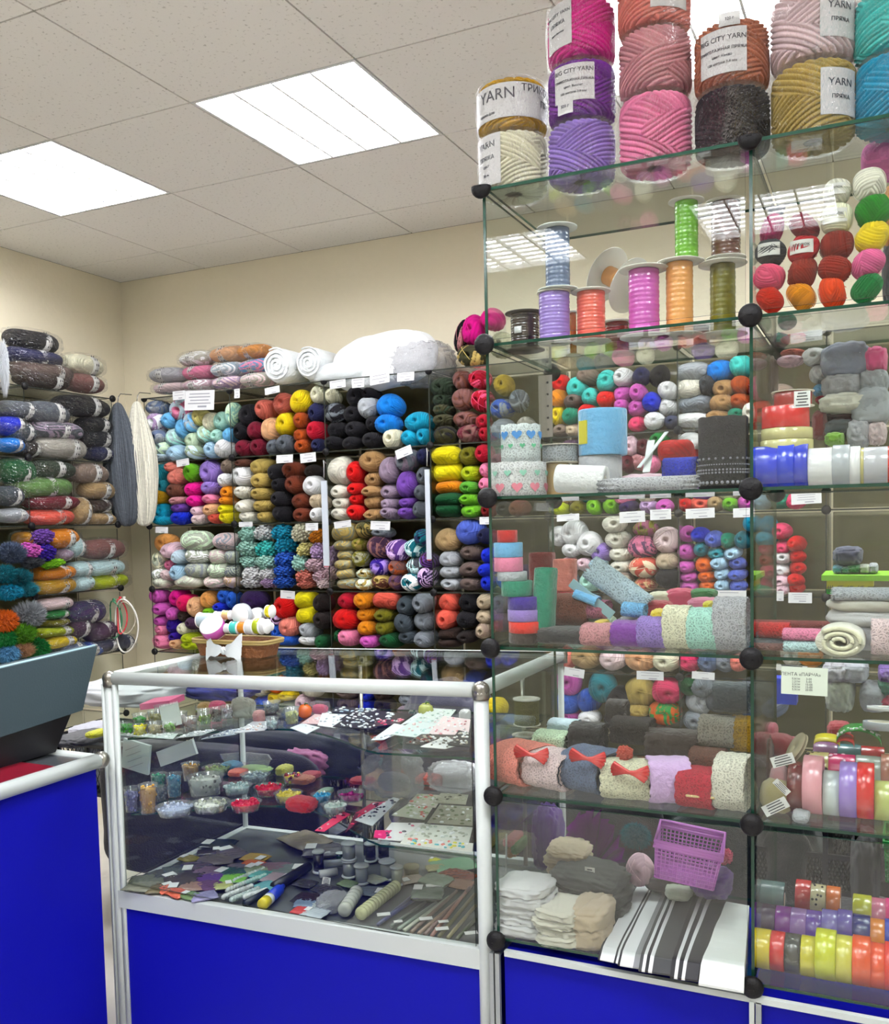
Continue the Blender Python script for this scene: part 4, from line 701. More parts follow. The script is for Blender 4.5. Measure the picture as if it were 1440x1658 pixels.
def slab(name, label, cat, zs, z, corners, h, bands, group=None, wave=0, rough=.7, lift=0, nseg=14):
    # a flat pack lying on the surface zs; corners = front-left, front-right, back-right, back-left in the photo; bands across its width
    P = [atZ(*px(z, x, y), zs+h/2) for x, y in corners]; c = sum(P, Vector())/4; c.z = zs; b = MB(); mats = []; mi = {}
    for t0, t1, colr in bands:
        if colr not in mi: mi[colr] = len(mats); mats.append(cm(colr, rough))
        A, B_ = P[0].lerp(P[1], t0), P[0].lerp(P[1], t1); C_, D = P[3].lerp(P[2], t1), P[3].lerp(P[2], t0); vs = []
        for i in range(nseg+1):
            u = i/nseg; prof = (1-abs(2*u-1)**8)**.5 if 0 < u < 1 else .15; zz = h*max(.15, prof)*(1+wave*math.sin(u*15+t0*5))+lift*u
            for q in (A.lerp(D, u), B_.lerp(C_, u)): vs += [(q.x-c.x, q.y-c.y, .0005+lift*u), (q.x-c.x, q.y-c.y, zz)]
        fs = []
        for i in range(nseg):
            o = i*4; fs += [(o+1, o+3, o+7, o+5), (o, o+4, o+6, o+2), (o, o+1, o+5, o+4), (o+2, o+6, o+7, o+3)]
        fs += [(0, 2, 3, 1), (nseg*4, nseg*4+1, nseg*4+3, nseg*4+2)]; b.add(vs, fs, mi[colr])
    return tag(link(name, b.mesh(name, mats, False), None, c), label, cat, group)
def sheet(label, p, w, h, lines, c=(240, 240, 236), rot=(0, 0, 0), name='tag', parent=None, extra=0):
    b = MB(); b.box((0, 0, 0), (w, .001, h)); rng = random.Random(int(p[0]*999))
    for k in range(lines): b.box((0, -.0008, h*(.36-.72*k/max(1, lines-1))), (w*rng.uniform(.45, .85), .0004, h*.35/lines), 1)
    o = link(name, b.mesh(name, [cm(c, .6), INK], False), parent, p, rot)
    if label: tag(o, label, 'tag')
    return o
# ------------------------------------------------------------------ lettering
def text_mb(txt, size, ext=.0003):
    cu = bpy.data.curves.new('t', 'FONT'); cu.body = txt; cu.size = size; cu.align_x = 'CENTER'; cu.align_y = 'CENTER'; cu.resolution_u = 3; cu.extrude = ext
    ob = bpy.data.objects.new('t', cu); COL.objects.link(ob); dg = bpy.context.evaluated_depsgraph_get(); me = ob.evaluated_get(dg).to_mesh()
    V = [tuple(v.co) for v in me.vertices]; Fc = [tuple(p.vertices) for p in me.polygons]; ob.evaluated_get(dg).to_mesh_clear(); bpy.data.objects.remove(ob); return V, Fc
def curved_label(root, R, phi, zc, w, h, lines, paper=(205, 204, 200), tilt=0):
    b = MB(); n = 16; vs = []
    for i in range(n+1):
        s = -w/2+w*i/n; a = phi+s/R
        for q in (-h/2, h/2): vs.append(((R+.002)*math.cos(a), (R+.002)*math.sin(a), zc+q+tilt*s))
        for q in (-h/2, h/2): vs.append(((R+.0008)*math.cos(a), (R+.0008)*math.sin(a), zc+q+tilt*s))
    fs = []
    for i in range(n): o = 4*i; fs += [(o, o+4, o+5, o+1), (o+2, o+3, o+7, o+6)]
    b.add(vs, fs)
    for txt, size, x0, z0 in lines:
        V, Fc = text_mb(txt, size); W = []
        for x, y, z in V: s = x+x0; a = phi+s/R; r = R+.0028+z; W.append((r*math.cos(a), r*math.sin(a), zc+z0+y+tilt*s))
        b.add(W, Fc, 1)
    return link('paper_label', b.mesh('paper_label', [cm(paper, .55), INK]), root)
# ------------------------------------------------------------------ big wrapped yarn cones on top of the tower
def cone_proto(seed, freq=11, band=0):
    rng = np.random.RandomState(seed); nv, nu = 220, 340; t = np.linspace(0, 1, nv)[:, None]; u = np.linspace(0, 2*PI, nu, endpoint=False)[None, :]
    # profile: inner hole, rounded top, side, rounded bottom
    pr = [(.25, -.47), (.6, -.5), (.86, -.49), (.97, -.43), (1.0, -.32), (1.0, 0), (1.0, .3), (.97, .41), (.88, .475), (.7, .5), (.4, .49), (.22, .44), (.2, .2)]
    q = np.array(pr); L = np.r_[0, np.cumsum(np.hypot(*np.diff(q, axis=0).T))]; L /= L[-1]; r = np.interp(t, L, q[:, 0]); z = np.interp(t, L, q[:, 1])
    fl = r*0; k = np.floor(3*(u/(2*PI))+.6*np.sin(z*5+seed)+rng.rand()) % 2
    if band: k = 0*k+1
    s1 = (u*11+z*36+1.5*np.sin(2*u)); s2 = (-u*10+z*40+1.3*np.sin(3*u+1)); ph = np.where(k > .5, s1, s2)
    ridge = np.abs(np.sin(ph))**.55; sid = np.modf(np.abs(np.sin(np.floor(ph/PI)*12.9+k*7.7)*43758.5))[0]
    s = 1+.095*(ridge-.75); P = np.stack([r*np.cos(u)*s, r*np.sin(u)*s, z*(.94+.06*ridge)+0*u], -1); return grid_mesh('thick_yarn', P, sid, [YARN])
PCN = [cone_proto(i) for i in range(4)]
def wrap_cyl(seed):
    rng = np.random.RandomState(seed); nv, nu = 60, 90; t = np.linspace(0, 1, nv)[:, None]; u = np.linspace(0, 2*PI, nu, endpoint=False)[None, :]
    q = np.array([(.05, -.51), (.9, -.51), (1.03, -.44), (1.05, 0), (1.03, .44), (.9, .52), (.05, .53)]); L = np.linspace(0, 1, 7); r = np.interp(t, L, q[:, 0]); z = np.interp(t, L, q[:, 1]); s = 1+0*u*z
    for _ in range(7): a, b_, c_ = rng.randint(1, 7), rng.normal()*9, rng.rand()*6; s = s+.008*np.abs(np.sin(u*a+z*b_+c_))
    P = np.stack([r*np.cos(u)*s, r*np.sin(u)*s, z+0*u], -1); return grid_mesh('plastic_wrap', P, s*0, [WRAP])
WC = [wrap_cyl(i) for i in range(3)]
ZT = TZ[0]+.004
stacks = [
 (830, 58, [(293, 205, 'cream', 'cream wrapped thick yarn cone at the tower corner, under the mustard one'), (203, 124, 'mustard', 'mustard wrapped thick yarn cone with wide paper label, above the cream cone')]),
 (943, 56, [(275, 188, 'lavender+', 'lavender wrapped thick yarn cone, lowest of the purple stack'), (186, 96, 'purple', 'deep purple wrapped thick yarn cone with paper label'), (94, 0, 'magenta', 'magenta wrapped thick yarn cone above the purple one')]),
 (1062, 60, [(258, 150, 'pink', 'pink wrapped thick yarn cone, lowest of the pink stack'), (148, 50, 'dusty_pink', 'dusty rose wrapped thick yarn cone in middle of the pink stack'), (48, -45, 'salmon', 'salmon wrapped thick yarn cone cut off by the top of the picture')]),
 (1187, 61, [(238, 143, 'black', 'black wrapped thick yarn cone behind the middle connector'), (141, 42, 'terracotta', 'terracotta wrapped thick yarn cone with paper label above the black cone')]),
 (1316, 68, [(216, 103, 'khaki', 'straw gold wrapped thick yarn cone under the pale pink one'), (103, -10, 'blush', 'pale pink wrapped thick yarn cone above the straw gold one')]),
 (1452, 66, [(190, 85, 'turquoise', 'turquoise wrapped thick yarn cone at the right picture edge'), (83, -20, 'aqua', 'sea green wrapped thick yarn cone above the turquoise one')])]
for si, (xc, rp, cones) in enumerate(stacks):
    Y = 1.915+(.01 if si > 3 else 0); q = atY(xc, cones[0][0]-25, Y); R = rp*mpp(q)*1.0; zc = ZT
    for ci, (y0, y1, c, lb) in enumerate(cones):
        H = (y0-y1)*mpp(q)*(1.04 if ci == 0 else 1.0); cc = c.strip('+'); r = R*.94
        root = thing('yarn_cone', lb, 'yarn', (q.x+random.uniform(-.002, .002), Y, zc+H/2), random.uniform(0, 6) if si not in (0, 1, 3) else 0, 'wrapped thick yarn cones on top of the tower')
        link('thick_yarn', PCN[(si+ci) % 4], root, scale=(r, r, H*.97), color=col3(cc), rot=(0, 0, random.uniform(0, 6)))
        link('plastic_wrap', WC[(si+ci) % 3], root, scale=(r*1.0, r*1.0, H*.98)); f = math.atan2(-Y, -q.x)
        if si == 0 and ci == 1: curved_label(root, r*1.01, f+.1, -.0, r*3.4, H*.66, [('YARN', .031, -r*.58, .012), ('ТРИКОТАЖНАЯ', .02, r*1.25, .022), ('ПРЯЖА', .018, r*1.25, -.004), ('пряжа для', .008, -r*.9, -.022)])
        if si == 0 and ci == 0: curved_label(root, r*1.01, f-.85, 0, r*1.0, H*.85, [('YARN', .018, 0, .03), ('ПРЯЖА', .012, 0, .004), ('цвет', .008, 0, -.012), ('80 м', .008, 0, -.03)])
        if si == 1 and ci == 1: curved_label(root, r*1.01, f-.25, .006, r*1.25, H*.62, [('BIG CITY YARN', .0115, 0, .022), ('ТРИКОТАЖНАЯ ПРЯЖА', .0068, 0, .004), ('цвет: Фиолет', .006, 0, -.008), ('120 метров 7-9 мм', .006, 0, -.02)]); curved_label(root, r*1.03, f-.5, -.038, r*.5, H*.25, [('320 г', .008, 0, 0)])
        if si == 1 and ci == 2: curved_label(root, r*1.01, f-.75, .004, r*.95, H*.72, [('BIG CITY YARN', .0085, 0, .022), ('ПРЯЖА', .010, 0, .004), ('цвет: Фуксия', .005, 0, -.014)], tilt=.1)
        if si == 3 and ci == 1: curved_label(root, r*1.01, f-.25, -.004, r*1.3, H*.68, [('BIG CITY YARN', .0125, 0, .022), ('ТРИКОТАЖНАЯ ПРЯЖА', .0076, 0, .003), ('цвет: Какао', .0065, 0, -.009), ('120 метров 7-9 мм', .0062, 0, -.021)]); curved_label(root, r*1.03, f-.05, .05, r*.55, H*.2, [('320 г', .007, 0, 0)])
        if si == 2 and ci == 2: curved_label(root, r*1.01, f+.45, 0, r*1.1, H*.6, [('BIG CITY YARN', .012, 0, .01)]); root.rotation_euler.z = 0
        if si == 4: curved_label(root, r*1.01, f+.65, 0, r*1.0, H*.6, [('YARN', .018, 0, .015), ('ПРЯЖА', .01, 0, -.01)]); root.rotation_euler.z = 0
        zc += H+.001
# ------------------------------------------------------------------ tower, top left cube: ribbon spools
z1 = TZ[1]+.004
def sp2(x0, y0, x1, y1, Y, c, fw_, label, **k):
    p, w, h = bbox('J', x0, y0, x1, y1, Y); m = mpp(p)/3; zb = k.pop('zb', z1); return spool(label, Vector((p.x, Y, zb)), w/2, h*k.pop('hs', 1), c, fw_*m/2, **k), zb+h
sp2(202, 690, 338, 868, 1.95, 'dark_brown', 190, 'dark brown ribbon spool with a small white sticker, first from the left', fcol=(70, 62, 55), label_sq=(-1.7, .5, .017))
a, zt = sp2(340, 622, 488, 862, 1.90, 'lavender', 165, 'lavender ribbon spool standing under the slate blue spool')
sp2(370, 310, 488, 606, 1.90, 'slate_blue', 195, 'tall slate grey-blue ribbon spool standing on the lavender spool', zb=zt+.004, fcol=(196, 200, 195))
sp2(524, 610, 660, 850, 1.93, 'coral', 190, 'coral orange ribbon spool beside the lavender one')
sp2(776, 488, 922, 812, 1.94, 'orchid', 235, 'tall purple ribbon spool in the middle of the top shelf')
a, zt = sp2(958, 440, 1086, 790, 1.96, 'apricot', 215, 'tall apricot ribbon spool under the green spool')
sp2(1000, 112, 1110, 400, 1.98, 'lime_green', 170, 'bright green ribbon spool standing on the apricot spool', zb=zt+.004)
a, zt = sp2(1172, 430, 1292, 768, 2.0, 'olive', 230, 'tall olive ribbon spool near the middle post')
sp2(1178, 80, 1315, 350, 2.04, 'brown', 190, 'brown ribbon spool standing on the olive spool', zb=zt+.02)
sp2(488, 650, 520, 855, 2.06, 'rust', 70, 'narrow rust ribbon spool behind the lavender and coral spools')
sp2(660, 690, 775, 840, 2.1, 'dark_red', 170, 'dark red ribbon spool behind the purple spool')
sp2(1090, 700, 1165, 800, 2.12, 'charcoal', 110, 'dark grey spool behind the apricot and olive spools')
p, w, h = bbox('J', 660, 490, 770, 610, 2.10); spool('tilted coral ribbon spool with a big grey disc leaning behind the purple spool', p+Vector((.03, 0, -.03)), w*.42, h*1.3, 'apricot', .062, rot=(-.35, -1.0, 0))
# ------------------------------------------------------------------ tower, second left cube
z2 = TZ[2]+.004
def lroll(z, x0, y0, x1, y1, Y, c, label, zb, axis='z', mat=LACE, scal=.06, core=.5, **k):
    p, w, h = bbox(z, x0, y0, x1, y1, Y)
    if axis == 'z': return roll(label, Vector((p.x, Y, (zb+h/2) if zb is not None else p.z)), w/2, h, c, 'z', mat, core, 'lace_roll' if mat is LACE else k.pop('name', 'ribbon_roll'), 'lace' if mat is LACE else 'ribbon', k.pop('group', 'lace and ribbon rolls in the tower'), scallop=scal, **k)
    return roll(label, Vector((p.x, Y, (zb+h/2) if zb is not None else p.z)), h/2, w, c, 'x', mat, core, 'lace_roll' if mat is LACE else k.pop('name', 'ribbon_roll'), 'lace' if mat is LACE else 'ribbon', k.pop('group', 'lace and ribbon rolls in the tower'), scallop=scal, **k)
RA = lroll('L', 75, 690, 360, 855, 1.93, (250, 246, 246), 'white and pink heart lace roll at the lower left of the second cube', z2)
RB = lroll('L', 130, 495, 330, 685, 1.93, (240, 248, 252), 'pale blue flower lace roll standing on the pink heart lace roll', z2+.070)
p, w, h = bbox('L', 345, 665, 475, 830, 2.0); roll('beige ribbon roll under the small lace spool', Vector((p.x, 2.0, z2+h/2)), w/2, h, 'tan', 'z', None, .4, group='lace and ribbon rolls in the tower')
lroll('L', 340, 582, 520, 665, 2.0, 'light_grey', 'small pale lace spool with a wide white flange', z2+h+.002, rim=1.12)
p, w, h2 = bbox('L', 525, 635, 742, 830, 2.02); roll('greyish blue fleece roll under the light blue one', Vector((p.x, 2.02, z2+h2/2)), w/2, h2, 'silver_grey', 'z', FELT, .3, 'fleece_roll', 'fabric')
p, w, h = bbox('L', 523, 405, 768, 636, 2.02); r_ = roll('big light blue fleece roll with a yellow sticker', Vector((p.x, 2.02, z2+h2+h/2)), w/2, h, 'sky_blue', 'z', FELT, .3, 'fleece_roll', 'fabric'); b = MB()
b.box((-w*.30, -w*.40, 0), (.026, .003, .05), 0, Matrix.Rotation(-.6, 3, 'Z')); link('yellow_sticker', b.mesh('yellow_sticker', [cm((226, 214, 40), .5)], False), r_)
p, w, h = bbox('L', 412, 690, 665, 835, 1.90); roll('white satin roll lying in front of the grey fleece roll', Vector((p.x, 1.90, z2+h/2)), h/2, w, 'white', 'x', CLOTH, .3, 'fabric_roll', 'fabric', rot=(0, .08, 0))
lroll('L', 630, 742, 1115, 815, 1.88, 'silver_grey', 'long white lace tube lying at the front of the second cube', z2, 'x')
lroll('L', 960, 620, 1125, 745, 2.0, 'royal_blue', 'royal blue lace roll beside the black lace', z2+.02, 'x', scal=.04)
RC = lroll('L', 1135, 452, 1378, 812, 1.98, 'black', 'tall black lace roll near the middle post', z2, scal=.03)
for i, (x0, y0, x1, y1) in enumerate(((880, 750, 905, 590), (900, 740, 1040, 560))):
    a_, c_ = atY(*px('L', x0, y0), 1.93), atY(*px('L', x1, y1), 1.97); b = MB(); R_ = (c_-a_).to_track_quat('Z', 'Y').to_matrix(); b.box((0, 0, (c_-a_).length/2), (.015, .002, (c_-a_).length), 0, R_)
    tag(link('white_card_strip', b.mesh('white_card_strip', [cm((222, 226, 226), .5)], False), None, a_), ['upright white card strip among the laces', 'slanting white card strip leaning right among the laces'][i], 'card')
p, w, h = bbox('L', 930, 570, 1105, 680, 2.14); blob('red_yarn', 'shiny red yarn bunch behind the royal blue lace', 'yarn', p, (w, .08, h), 'red', PS[0])
p, w, h = bbox('L', 745, 710, 970, 790, 2.1); blob('pink_lace', 'pale pink lace pile behind the long white tube', 'lace', snap(p, .04, z2), (w, .1, .04), 'light_pink')
blob('brown_ribbon_pile', 'brown strip between the lace spool and white roll', 'ribbon', Vector((atY(*px('L', 378, 800), 2.08).x, 2.1, z2+.02)), (.03, .05, .04), 'brown')
# perforated beige strip standing behind the left edge of the second cube
p, w, h = bbox('L', 320, 245, 392, 555, 2.22); b = MB(); b.box((0, 0, 0), (w, .002, h))
for k in range(5): b.ball((w*.18, -.002, h*(.38-.19*k)), .003, 8, 1)
tag(link('punched_card_strip', b.mesh('punched_card_strip', [cm((170, 160, 148), .7), BLK], False), None, p), 'beige punched card strip hanging at the back of the tower', 'card')
# ------------------------------------------------------------------ tower, third left cube: elastic stack, lace
z3 = TZ[3]+.004; zz = z3
for (x0, x1, hh, c, lb) in ((138, 298, 52, 'dark_brown', 'dark brown elastic roll at the bottom of the left stack'), (138, 305, 58, 'scarlet', 'bright red elastic roll above the dark brown one'), (134, 300, 60, 'lavender', 'lilac elastic roll above the red one'), (135, 298, 66, 'indigo', 'dark blue elastic roll above the lilac one'), (104, 264, 78, 'sea_green', 'mint green elastic roll with a yellow-green sticker'), (85, 235, 46, 'light_grey', 'pale grey elastic roll above the mint one'), (70, 216, 72, 'pink', 'pink elastic roll under the light blue one'), (70, 216, 74, 'sky_blue', 'light blue elastic roll under the red one'), (88, 190, 62, 'red', 'small red elastic roll on top of the left stack')):
    p = atY(*px('N', (x0+x1)/2, 700), 1.9); m = mpp(p)/3.13; w, h = (x1-x0)*m, hh*m; roll(lb, Vector((p.x, 1.90, zz+h/2)), w/2, h*.98, c, 'z', CLOTH, .3, 'elastic_roll', 'ribbon', 'stack of elastic rolls in the third cube'); zz += h
def upright(label, z, x0, y0, x1, y1, Y, c, zb, tilt=0, mat=CLOTH, name='fabric_bolt', d=.06):
    p, w, h = bbox(z, x0, y0, x1, y1, Y); o = bolt(label, Vector((p.x, Y, (zb+h/2) if zb is not None else p.z)), h, d, w, c, (0, PI/2+tilt, 0), name, mat, 'lace' if mat is LACE else 'fabric', None, .0); return o
upright('tall sea green ribbon bolt leaning in the third cube', 'N', 265, 350, 372, 725, 1.92, 'sea_green', z3, .06)
upright('dark red bolt behind the green ribbon bolt', 'N', 245, 320, 372, 600, 2.06, 'dark_red', z3+.06)
upright('salmon pink bolt behind the white lace', 'N', 366, 315, 480, 475, 2.06, 'salmon', z3+.10)
upright('crimson bolt under the salmon one', 'N', 368, 480, 525, 620, 2.02, 'crimson', z3+.04)
bolt('wide pale grey-white lace bolt slanting across the third cube', atY(*px('N', 690, 500), 2.0), .135, .04, .055, 'pale_blue', (0, .62, 0), scal=.08, nsc=12)
p = atY(*px('N', 600, 545), 1.99); b = MB(); b.box((0, 0, 0), (.115, .003, .02), 0, Matrix.Rotation(.66, 3, 'Y')); tag(link('clear_card_edge', b.mesh('clear_card_edge', [cm((150, 190, 200), .4)], False), None, p+Vector((-.01, -.03, -.005))), 'grey card edge below the slanting white lace', 'card')
bolt('light blue ribbon piece left of the slanting lace', atY(*px('N', 535, 555), 1.97), .05, .05, .022, 'sky_blue', (0, .35, 0), 'ribbon_bolt', CLOTH)
bolt('light blue lace piece under the slanting lace', atY(*px('N', 775, 618), 1.95), .045, .05, .03, 'sky_blue', (0, .1, 0))
p, w, h = bbox('N', 385, 560, 555, 722, 1.99); bolt('dark brown lace bolt left of the mauve lace', Vector((p.x, 1.99, z3+.03+h/2)), w, .08, h, 'reddish_brown')
p, w, h = bbox('N', 308, 728, 530, 812, 1.90); bolt('flat black ribbon bolt lying below the brown lace', Vector((p.x, 1.91, z3+h/2)), w, .1, h, 'black', mat=CLOTH, name='ribbon_bolt')
for (x0, y0, x1, y1, Y, c, lb, zb) in ((500, 628, 640, 720, 2.0, 'dusty_rose', 'mauve lace roll peeking above the front mauve roll', .045), (525, 700, 672, 812, 1.90, 'dusty_pink', 'mauve lace roll at the front of the third cube', 0), (678, 692, 810, 822, 1.90, 'purple', 'purple ribbon roll between mauve and lilac lace', 0), (808, 672, 938, 828, 1.90, 'lavender', 'lilac lace roll right of the purple ribbon', 0), (936, 615, 1060, 832, 1.90, 'cream', 'cream lace roll right of the lilac lace', 0), (1056, 628, 1195, 838, 1.90, 'mint', 'mint green flower lace roll', 0), (1190, 575, 1345, 845, 1.90, 'silver_grey', 'tall pale grey lace roll near the middle post', 0)):
    p, w, h = bbox('N', x0, y0, x1, y1, Y); bolt(lb, Vector((p.x, Y, z3+zb+h/2)), w, .085, h, c, mat=CLOTH if c == 'purple' else LACE, name='lace_roll')
for (x, y, w, h, Y, c, lb) in ((600, 680, 130, 60, 2.02, 'pale_green', 'pale green lace scrap behind the mauve rolls'), (760, 680, 110, 50, 2.0, 'silver_grey', 'white lace scrap behind the purple ribbon'), (900, 620, 120, 80, 2.03, 'crimson', 'crimson lace behind the cream lace'), (905, 648, 70, 58, 1.93, 'yellow', 'yellow ribbon flower above the lilac lace'), (610, 692, 50, 40, 1.93, 'yellow', 'small yellow sticker flag on the mauve lace'), (1015, 570, 130, 100, 2.1, 'rose', 'hot pink yarn behind the cream lace'), (910, 562, 100, 60, 2.1, 'cream', 'cream yarn left of the hot pink one'), (1125, 540, 110, 50, 2.1, 'green', 'green yarn right of the hot pink one'), (1130, 590, 130, 60, 2.06, 'pink', 'pink ribbon with yellow sticker behind the mint lace'), (1150, 592, 36, 32, 2.0, 'bright_yellow', 'yellow sticker on the pink ribbon')):
    p, ww, hh = bbox('N', x-w/2, y-h/2, x+w/2, y+h/2, Y); blob('lace_scrap' if 'lace' in lb else 'ribbon_bundle', lb, 'ribbon', p, (ww, .05, hh), c)
# ------------------------------------------------------------------ tower, fourth left cube: lace bolts
z4 = TZ[4]+.004
for (x0, y0, x1, y1, Y, c, lb, zb, d, rz, mat) in (
  (80, 545, 320, 760, 1.94, 'salmon', 'salmon pink lace bolt at the left front of the fourth cube', 0, .16, -.35, LACE), (265, 575, 490, 785, 1.92, 'blush', 'pale mauve lace bolt with round pattern', 0, .13, -.3, LACE),
  (440, 560, 690, 795, 1.93, 'slate_blue', 'blue-grey lace bolt with ring pattern', 0, .14, -.3, LACE), (618, 625, 872, 840, 1.90, 'cream', 'cream white lace bolt with the red bow', 0, .11, .1, LACE),
  (838, 605, 1050, 858, 1.90, 'lilac', 'pale lilac ribbon bolt fading to blue', 0, .1, .35, CLOTH), (1010, 645, 1198, 866, 1.89, 'crimson', 'red lace bolt with cream edging', 0, .1, -.1, LACE), (1195, 568, 1358, 878, 1.90, 'ivory', 'ivory scalloped lace bolt near the middle post', 0, .12, -.05, LACE),
  (275, 440, 450, 560, 2.04, 'pale_green', 'pale green and beige lace bolt behind the salmon lace', .045, .08, 0, LACE), (455, 395, 625, 575, 2.05, 'black', 'black ribbon bolt in the fourth cube', .03, .08, 0, CLOTH), (345, 385, 495, 450, 2.12, 'pale_blue', 'pale lavender ribbon bolt behind the green lace', .09, .06, 0, CLOTH),
  (665, 370, 872, 520, 2.06, 'black_brown', 'dark brown lace bolt with open pattern', .045, .08, 0, LACE), (640, 280, 740, 420, 2.16, 'black_brown', 'tall dark brown bolt behind the dark lace', .1, .06, 0, CLOTH), (835, 430, 1100, 610, 2.05, 'dark_brown', 'wide dark brown ribbon bolt', .02, .09, .1, CLOTH),
  (1062, 530, 1235, 645, 1.98, 'brown', 'coffee brown lace bolt with oval pattern', .03, .08, 0, LACE), (1110, 360, 1290, 535, 2.04, 'grey_beige', 'grey lace bolt under the dark grey one', .07, .08, 0, LACE), (1270, 362, 1372, 560, 2.05, 'mustard', 'mustard lace bolt at the right of the fourth cube', .06, .08, 0, LACE), (1180, 190, 1362, 362, 2.08, 'dark_slate', 'dark grey fabric bolt near the top of the fourth cube', .14, .07, 0, CLOTH)):
    p, w, h = bbox('Q', x0, y0, x1, y1, Y); bolt(lb, Vector((p.x, Y, max(z4+zb*.5+h/2, p.z) if zb else z4+h*.44)), w*.93, d, h*.88, c, (0, 0, rz), mat=mat, name='lace_bolt' if mat is LACE else 'ribbon_bolt')
def bow(x, y, Y, lb, s=.055, c='red'):
    p = atY(*px('Q', x, y), Y); b = MB()
    for k in range(5):
        a = -.5+k*.25; b.tube([(-s*.7*math.cos(a), -.003*k, s*.3*math.sin(a*2)), (-s*.2, -.006, s*.1*math.sin(a)), (0, -.008, 0), (s*.2, -.006, -s*.1*math.sin(a)), (s*.7*math.cos(a), -.003*k, -s*.3*math.sin(a*2)+.004)], s*.07, 8)
    tag(link('ribbon_bow', b.mesh('ribbon_bow', [SATIN]), None, p, (0, .15, 0), None, col3(c)), lb, 'bow', 'red bows on the lace bolts')
bow(255, 565, 1.86, 'red bow on the salmon pink lace'); bow(540, 585, 1.85, 'red bow on the pale mauve and blue lace'); bow(755, 655, 1.84, 'red bow on the cream white lace')
p, w, h = bbox('Q', 680, 520, 770, 600, 1.9); blob('fabric_flower', 'coral fabric flower on the blue-grey lace', 'flower', p, (w, .03, h), 'coral', PP[0])
# spools and things left in the fourth cube
p, w, h = bbox('Q', 165, 195, 290, 325, 2.12); spool('green and gold metallic braid spool at the left of the fourth cube', Vector((p.x, 2.12, z4+.085)), w/2, h, 'olive', w*.55, 'braid_spool', LACE, group=None)
p, w, h = bbox('Q', 155, 330, 282, 420, 2.12); spool('clear spool under the green and gold braid spool', Vector((p.x, 2.12, z4+.02)), w*.4, h*.9, 'silver_grey', w*.52, 'clear_spool', CLOTH, group=None)
# ------------------------------------------------------------------ tower, bottom left cube
z5 = TZ[5]+.004
def pile(label, x0, y0, x1, y1, Y, c, n, zb=0, d=.1, z='S', rz=0, name='folded_fabric_pile', tagc=False, mat=CLOTH):
    p, w, h = bbox(z, x0, y0, x1, y1, Y); root = thing(name, label, 'fabric', (p.x, Y, z5+zb if z == 'S' else zb), rz, None)
    for k in range(n):
        b = MB(); me = LMP[k % 3]; link('layer', me, root, (random.uniform(-.004, .004), random.uniform(-.004, .004), h/n*(k+.5)), (0, random.uniform(-.06, .06), random.uniform(-.1, .1)), (w*random.uniform(.9, 1.0), d, h/n*1.25), col3(c))
    if tagc: sheet('', (-.01*w, -d*.52, h*.33), w*.45, h*.5, 6, name='paper_tag', parent=root, rot=(-.2, .4, 0))
    return root
pile('white folded fabric pile with a paper tag at the left front', 112, 545, 360, 785, 1.90, 'white', 5, tagc=True)
pile('cream folded fabric pile with a paper tag beside the white pile', 298, 645, 520, 815, 1.885, 'ivory', 4, tagc=True)
pile('beige fabric pile at the back above the grey packs', 345, 340, 540, 470, 2.1, 'beige', 3, .06)
pile('pale flat cream fabric beside the striped trims', 480, 655, 660, 825, 1.91, 'beige', 2, d=.12)
for (x0, y0, x1, y1, Y, cc, lb) in ((265, 455, 500, 690, 2.08, (62, 66, 62), 'dark grey-green folded fabric left of the other dark one'), (400, 400, 725, 700, 2.03, (58, 60, 56), 'dark grey-green folded fabric behind the cream pile')):
    p, w, h = bbox('S', x0, y0, x1, y1, Y); root = thing('folded_dark_fabric', lb, 'fabric', (p.x, Y, z5+.001))
    hh = p.z+h/2-z5
    for k in range(3): link('layer', LMP[k], root, (random.uniform(-.006, .006), 0, hh*(k+.5)/3), (0, random.uniform(-.08, .08), random.uniform(-.15, .15)), (w*.95, .13, hh/3*1.2), col3(cc))
p, w, h = bbox('S', 523, 388, 575, 475, 2.0); sheet('white barcode label standing on the dark fabric', p, w, h, 6)
p, w, h = bbox('S', 590, 490, 690, 660, 2.0)
W_, GY, DG, BK, LT = (232, 234, 236), (120, 120, 120), (64, 66, 68), (30, 30, 36), (196, 196, 200)
slab('striped_knit_trim', 'white knit trim with dark edge stripes, first of the striped trims', 'trim', z5, 'S', [(590, 835), (690, 855), (885, 480), (800, 470)], .02, [(0, .1, BK), (.1, .8, W_), (.8, .9, BK), (.9, 1, W_)], 'striped knit trims', .04)
slab('striped_knit_trim', 'white knit trim with a grey fold between the dark stripes', 'trim', z5, 'S', [(690, 862), (800, 880), (960, 510), (880, 480)], .022, [(0, .1, BK), (.1, .7, W_), (.7, 1, (140, 142, 146))], 'striped knit trims', .04)
slab('striped_knit_trim', 'grey knit trim with two white stripes', 'trim', z5, 'S', [(795, 885), (960, 910), (1090, 530), (955, 505)], .026, [(0, .1, DG), (.1, .2, W_), (.2, .3, BK), (.3, .42, W_), (.42, 1, DG)], 'striped knit trims', .03)
slab('striped_knit_trim', 'dark knit trim with two white stripes beside the white roll', 'trim', z5, 'S', [(955, 915), (1095, 935), (1255, 560), (1090, 530)], .03, [(0, .15, BK), (.15, .27, W_), (.27, .42, BK), (.42, .54, W_), (.54, 1, (48, 48, 52))], 'striped knit trims', .03)
slab('white_fabric_fold', 'white folded fabric beside the dark striped trim and middle post', 'fabric', z5, 'S', [(1100, 945), (1330, 985), (1360, 590), (1250, 570)], .034, [(0, 1, (236, 240, 236))], None, .08, .9)
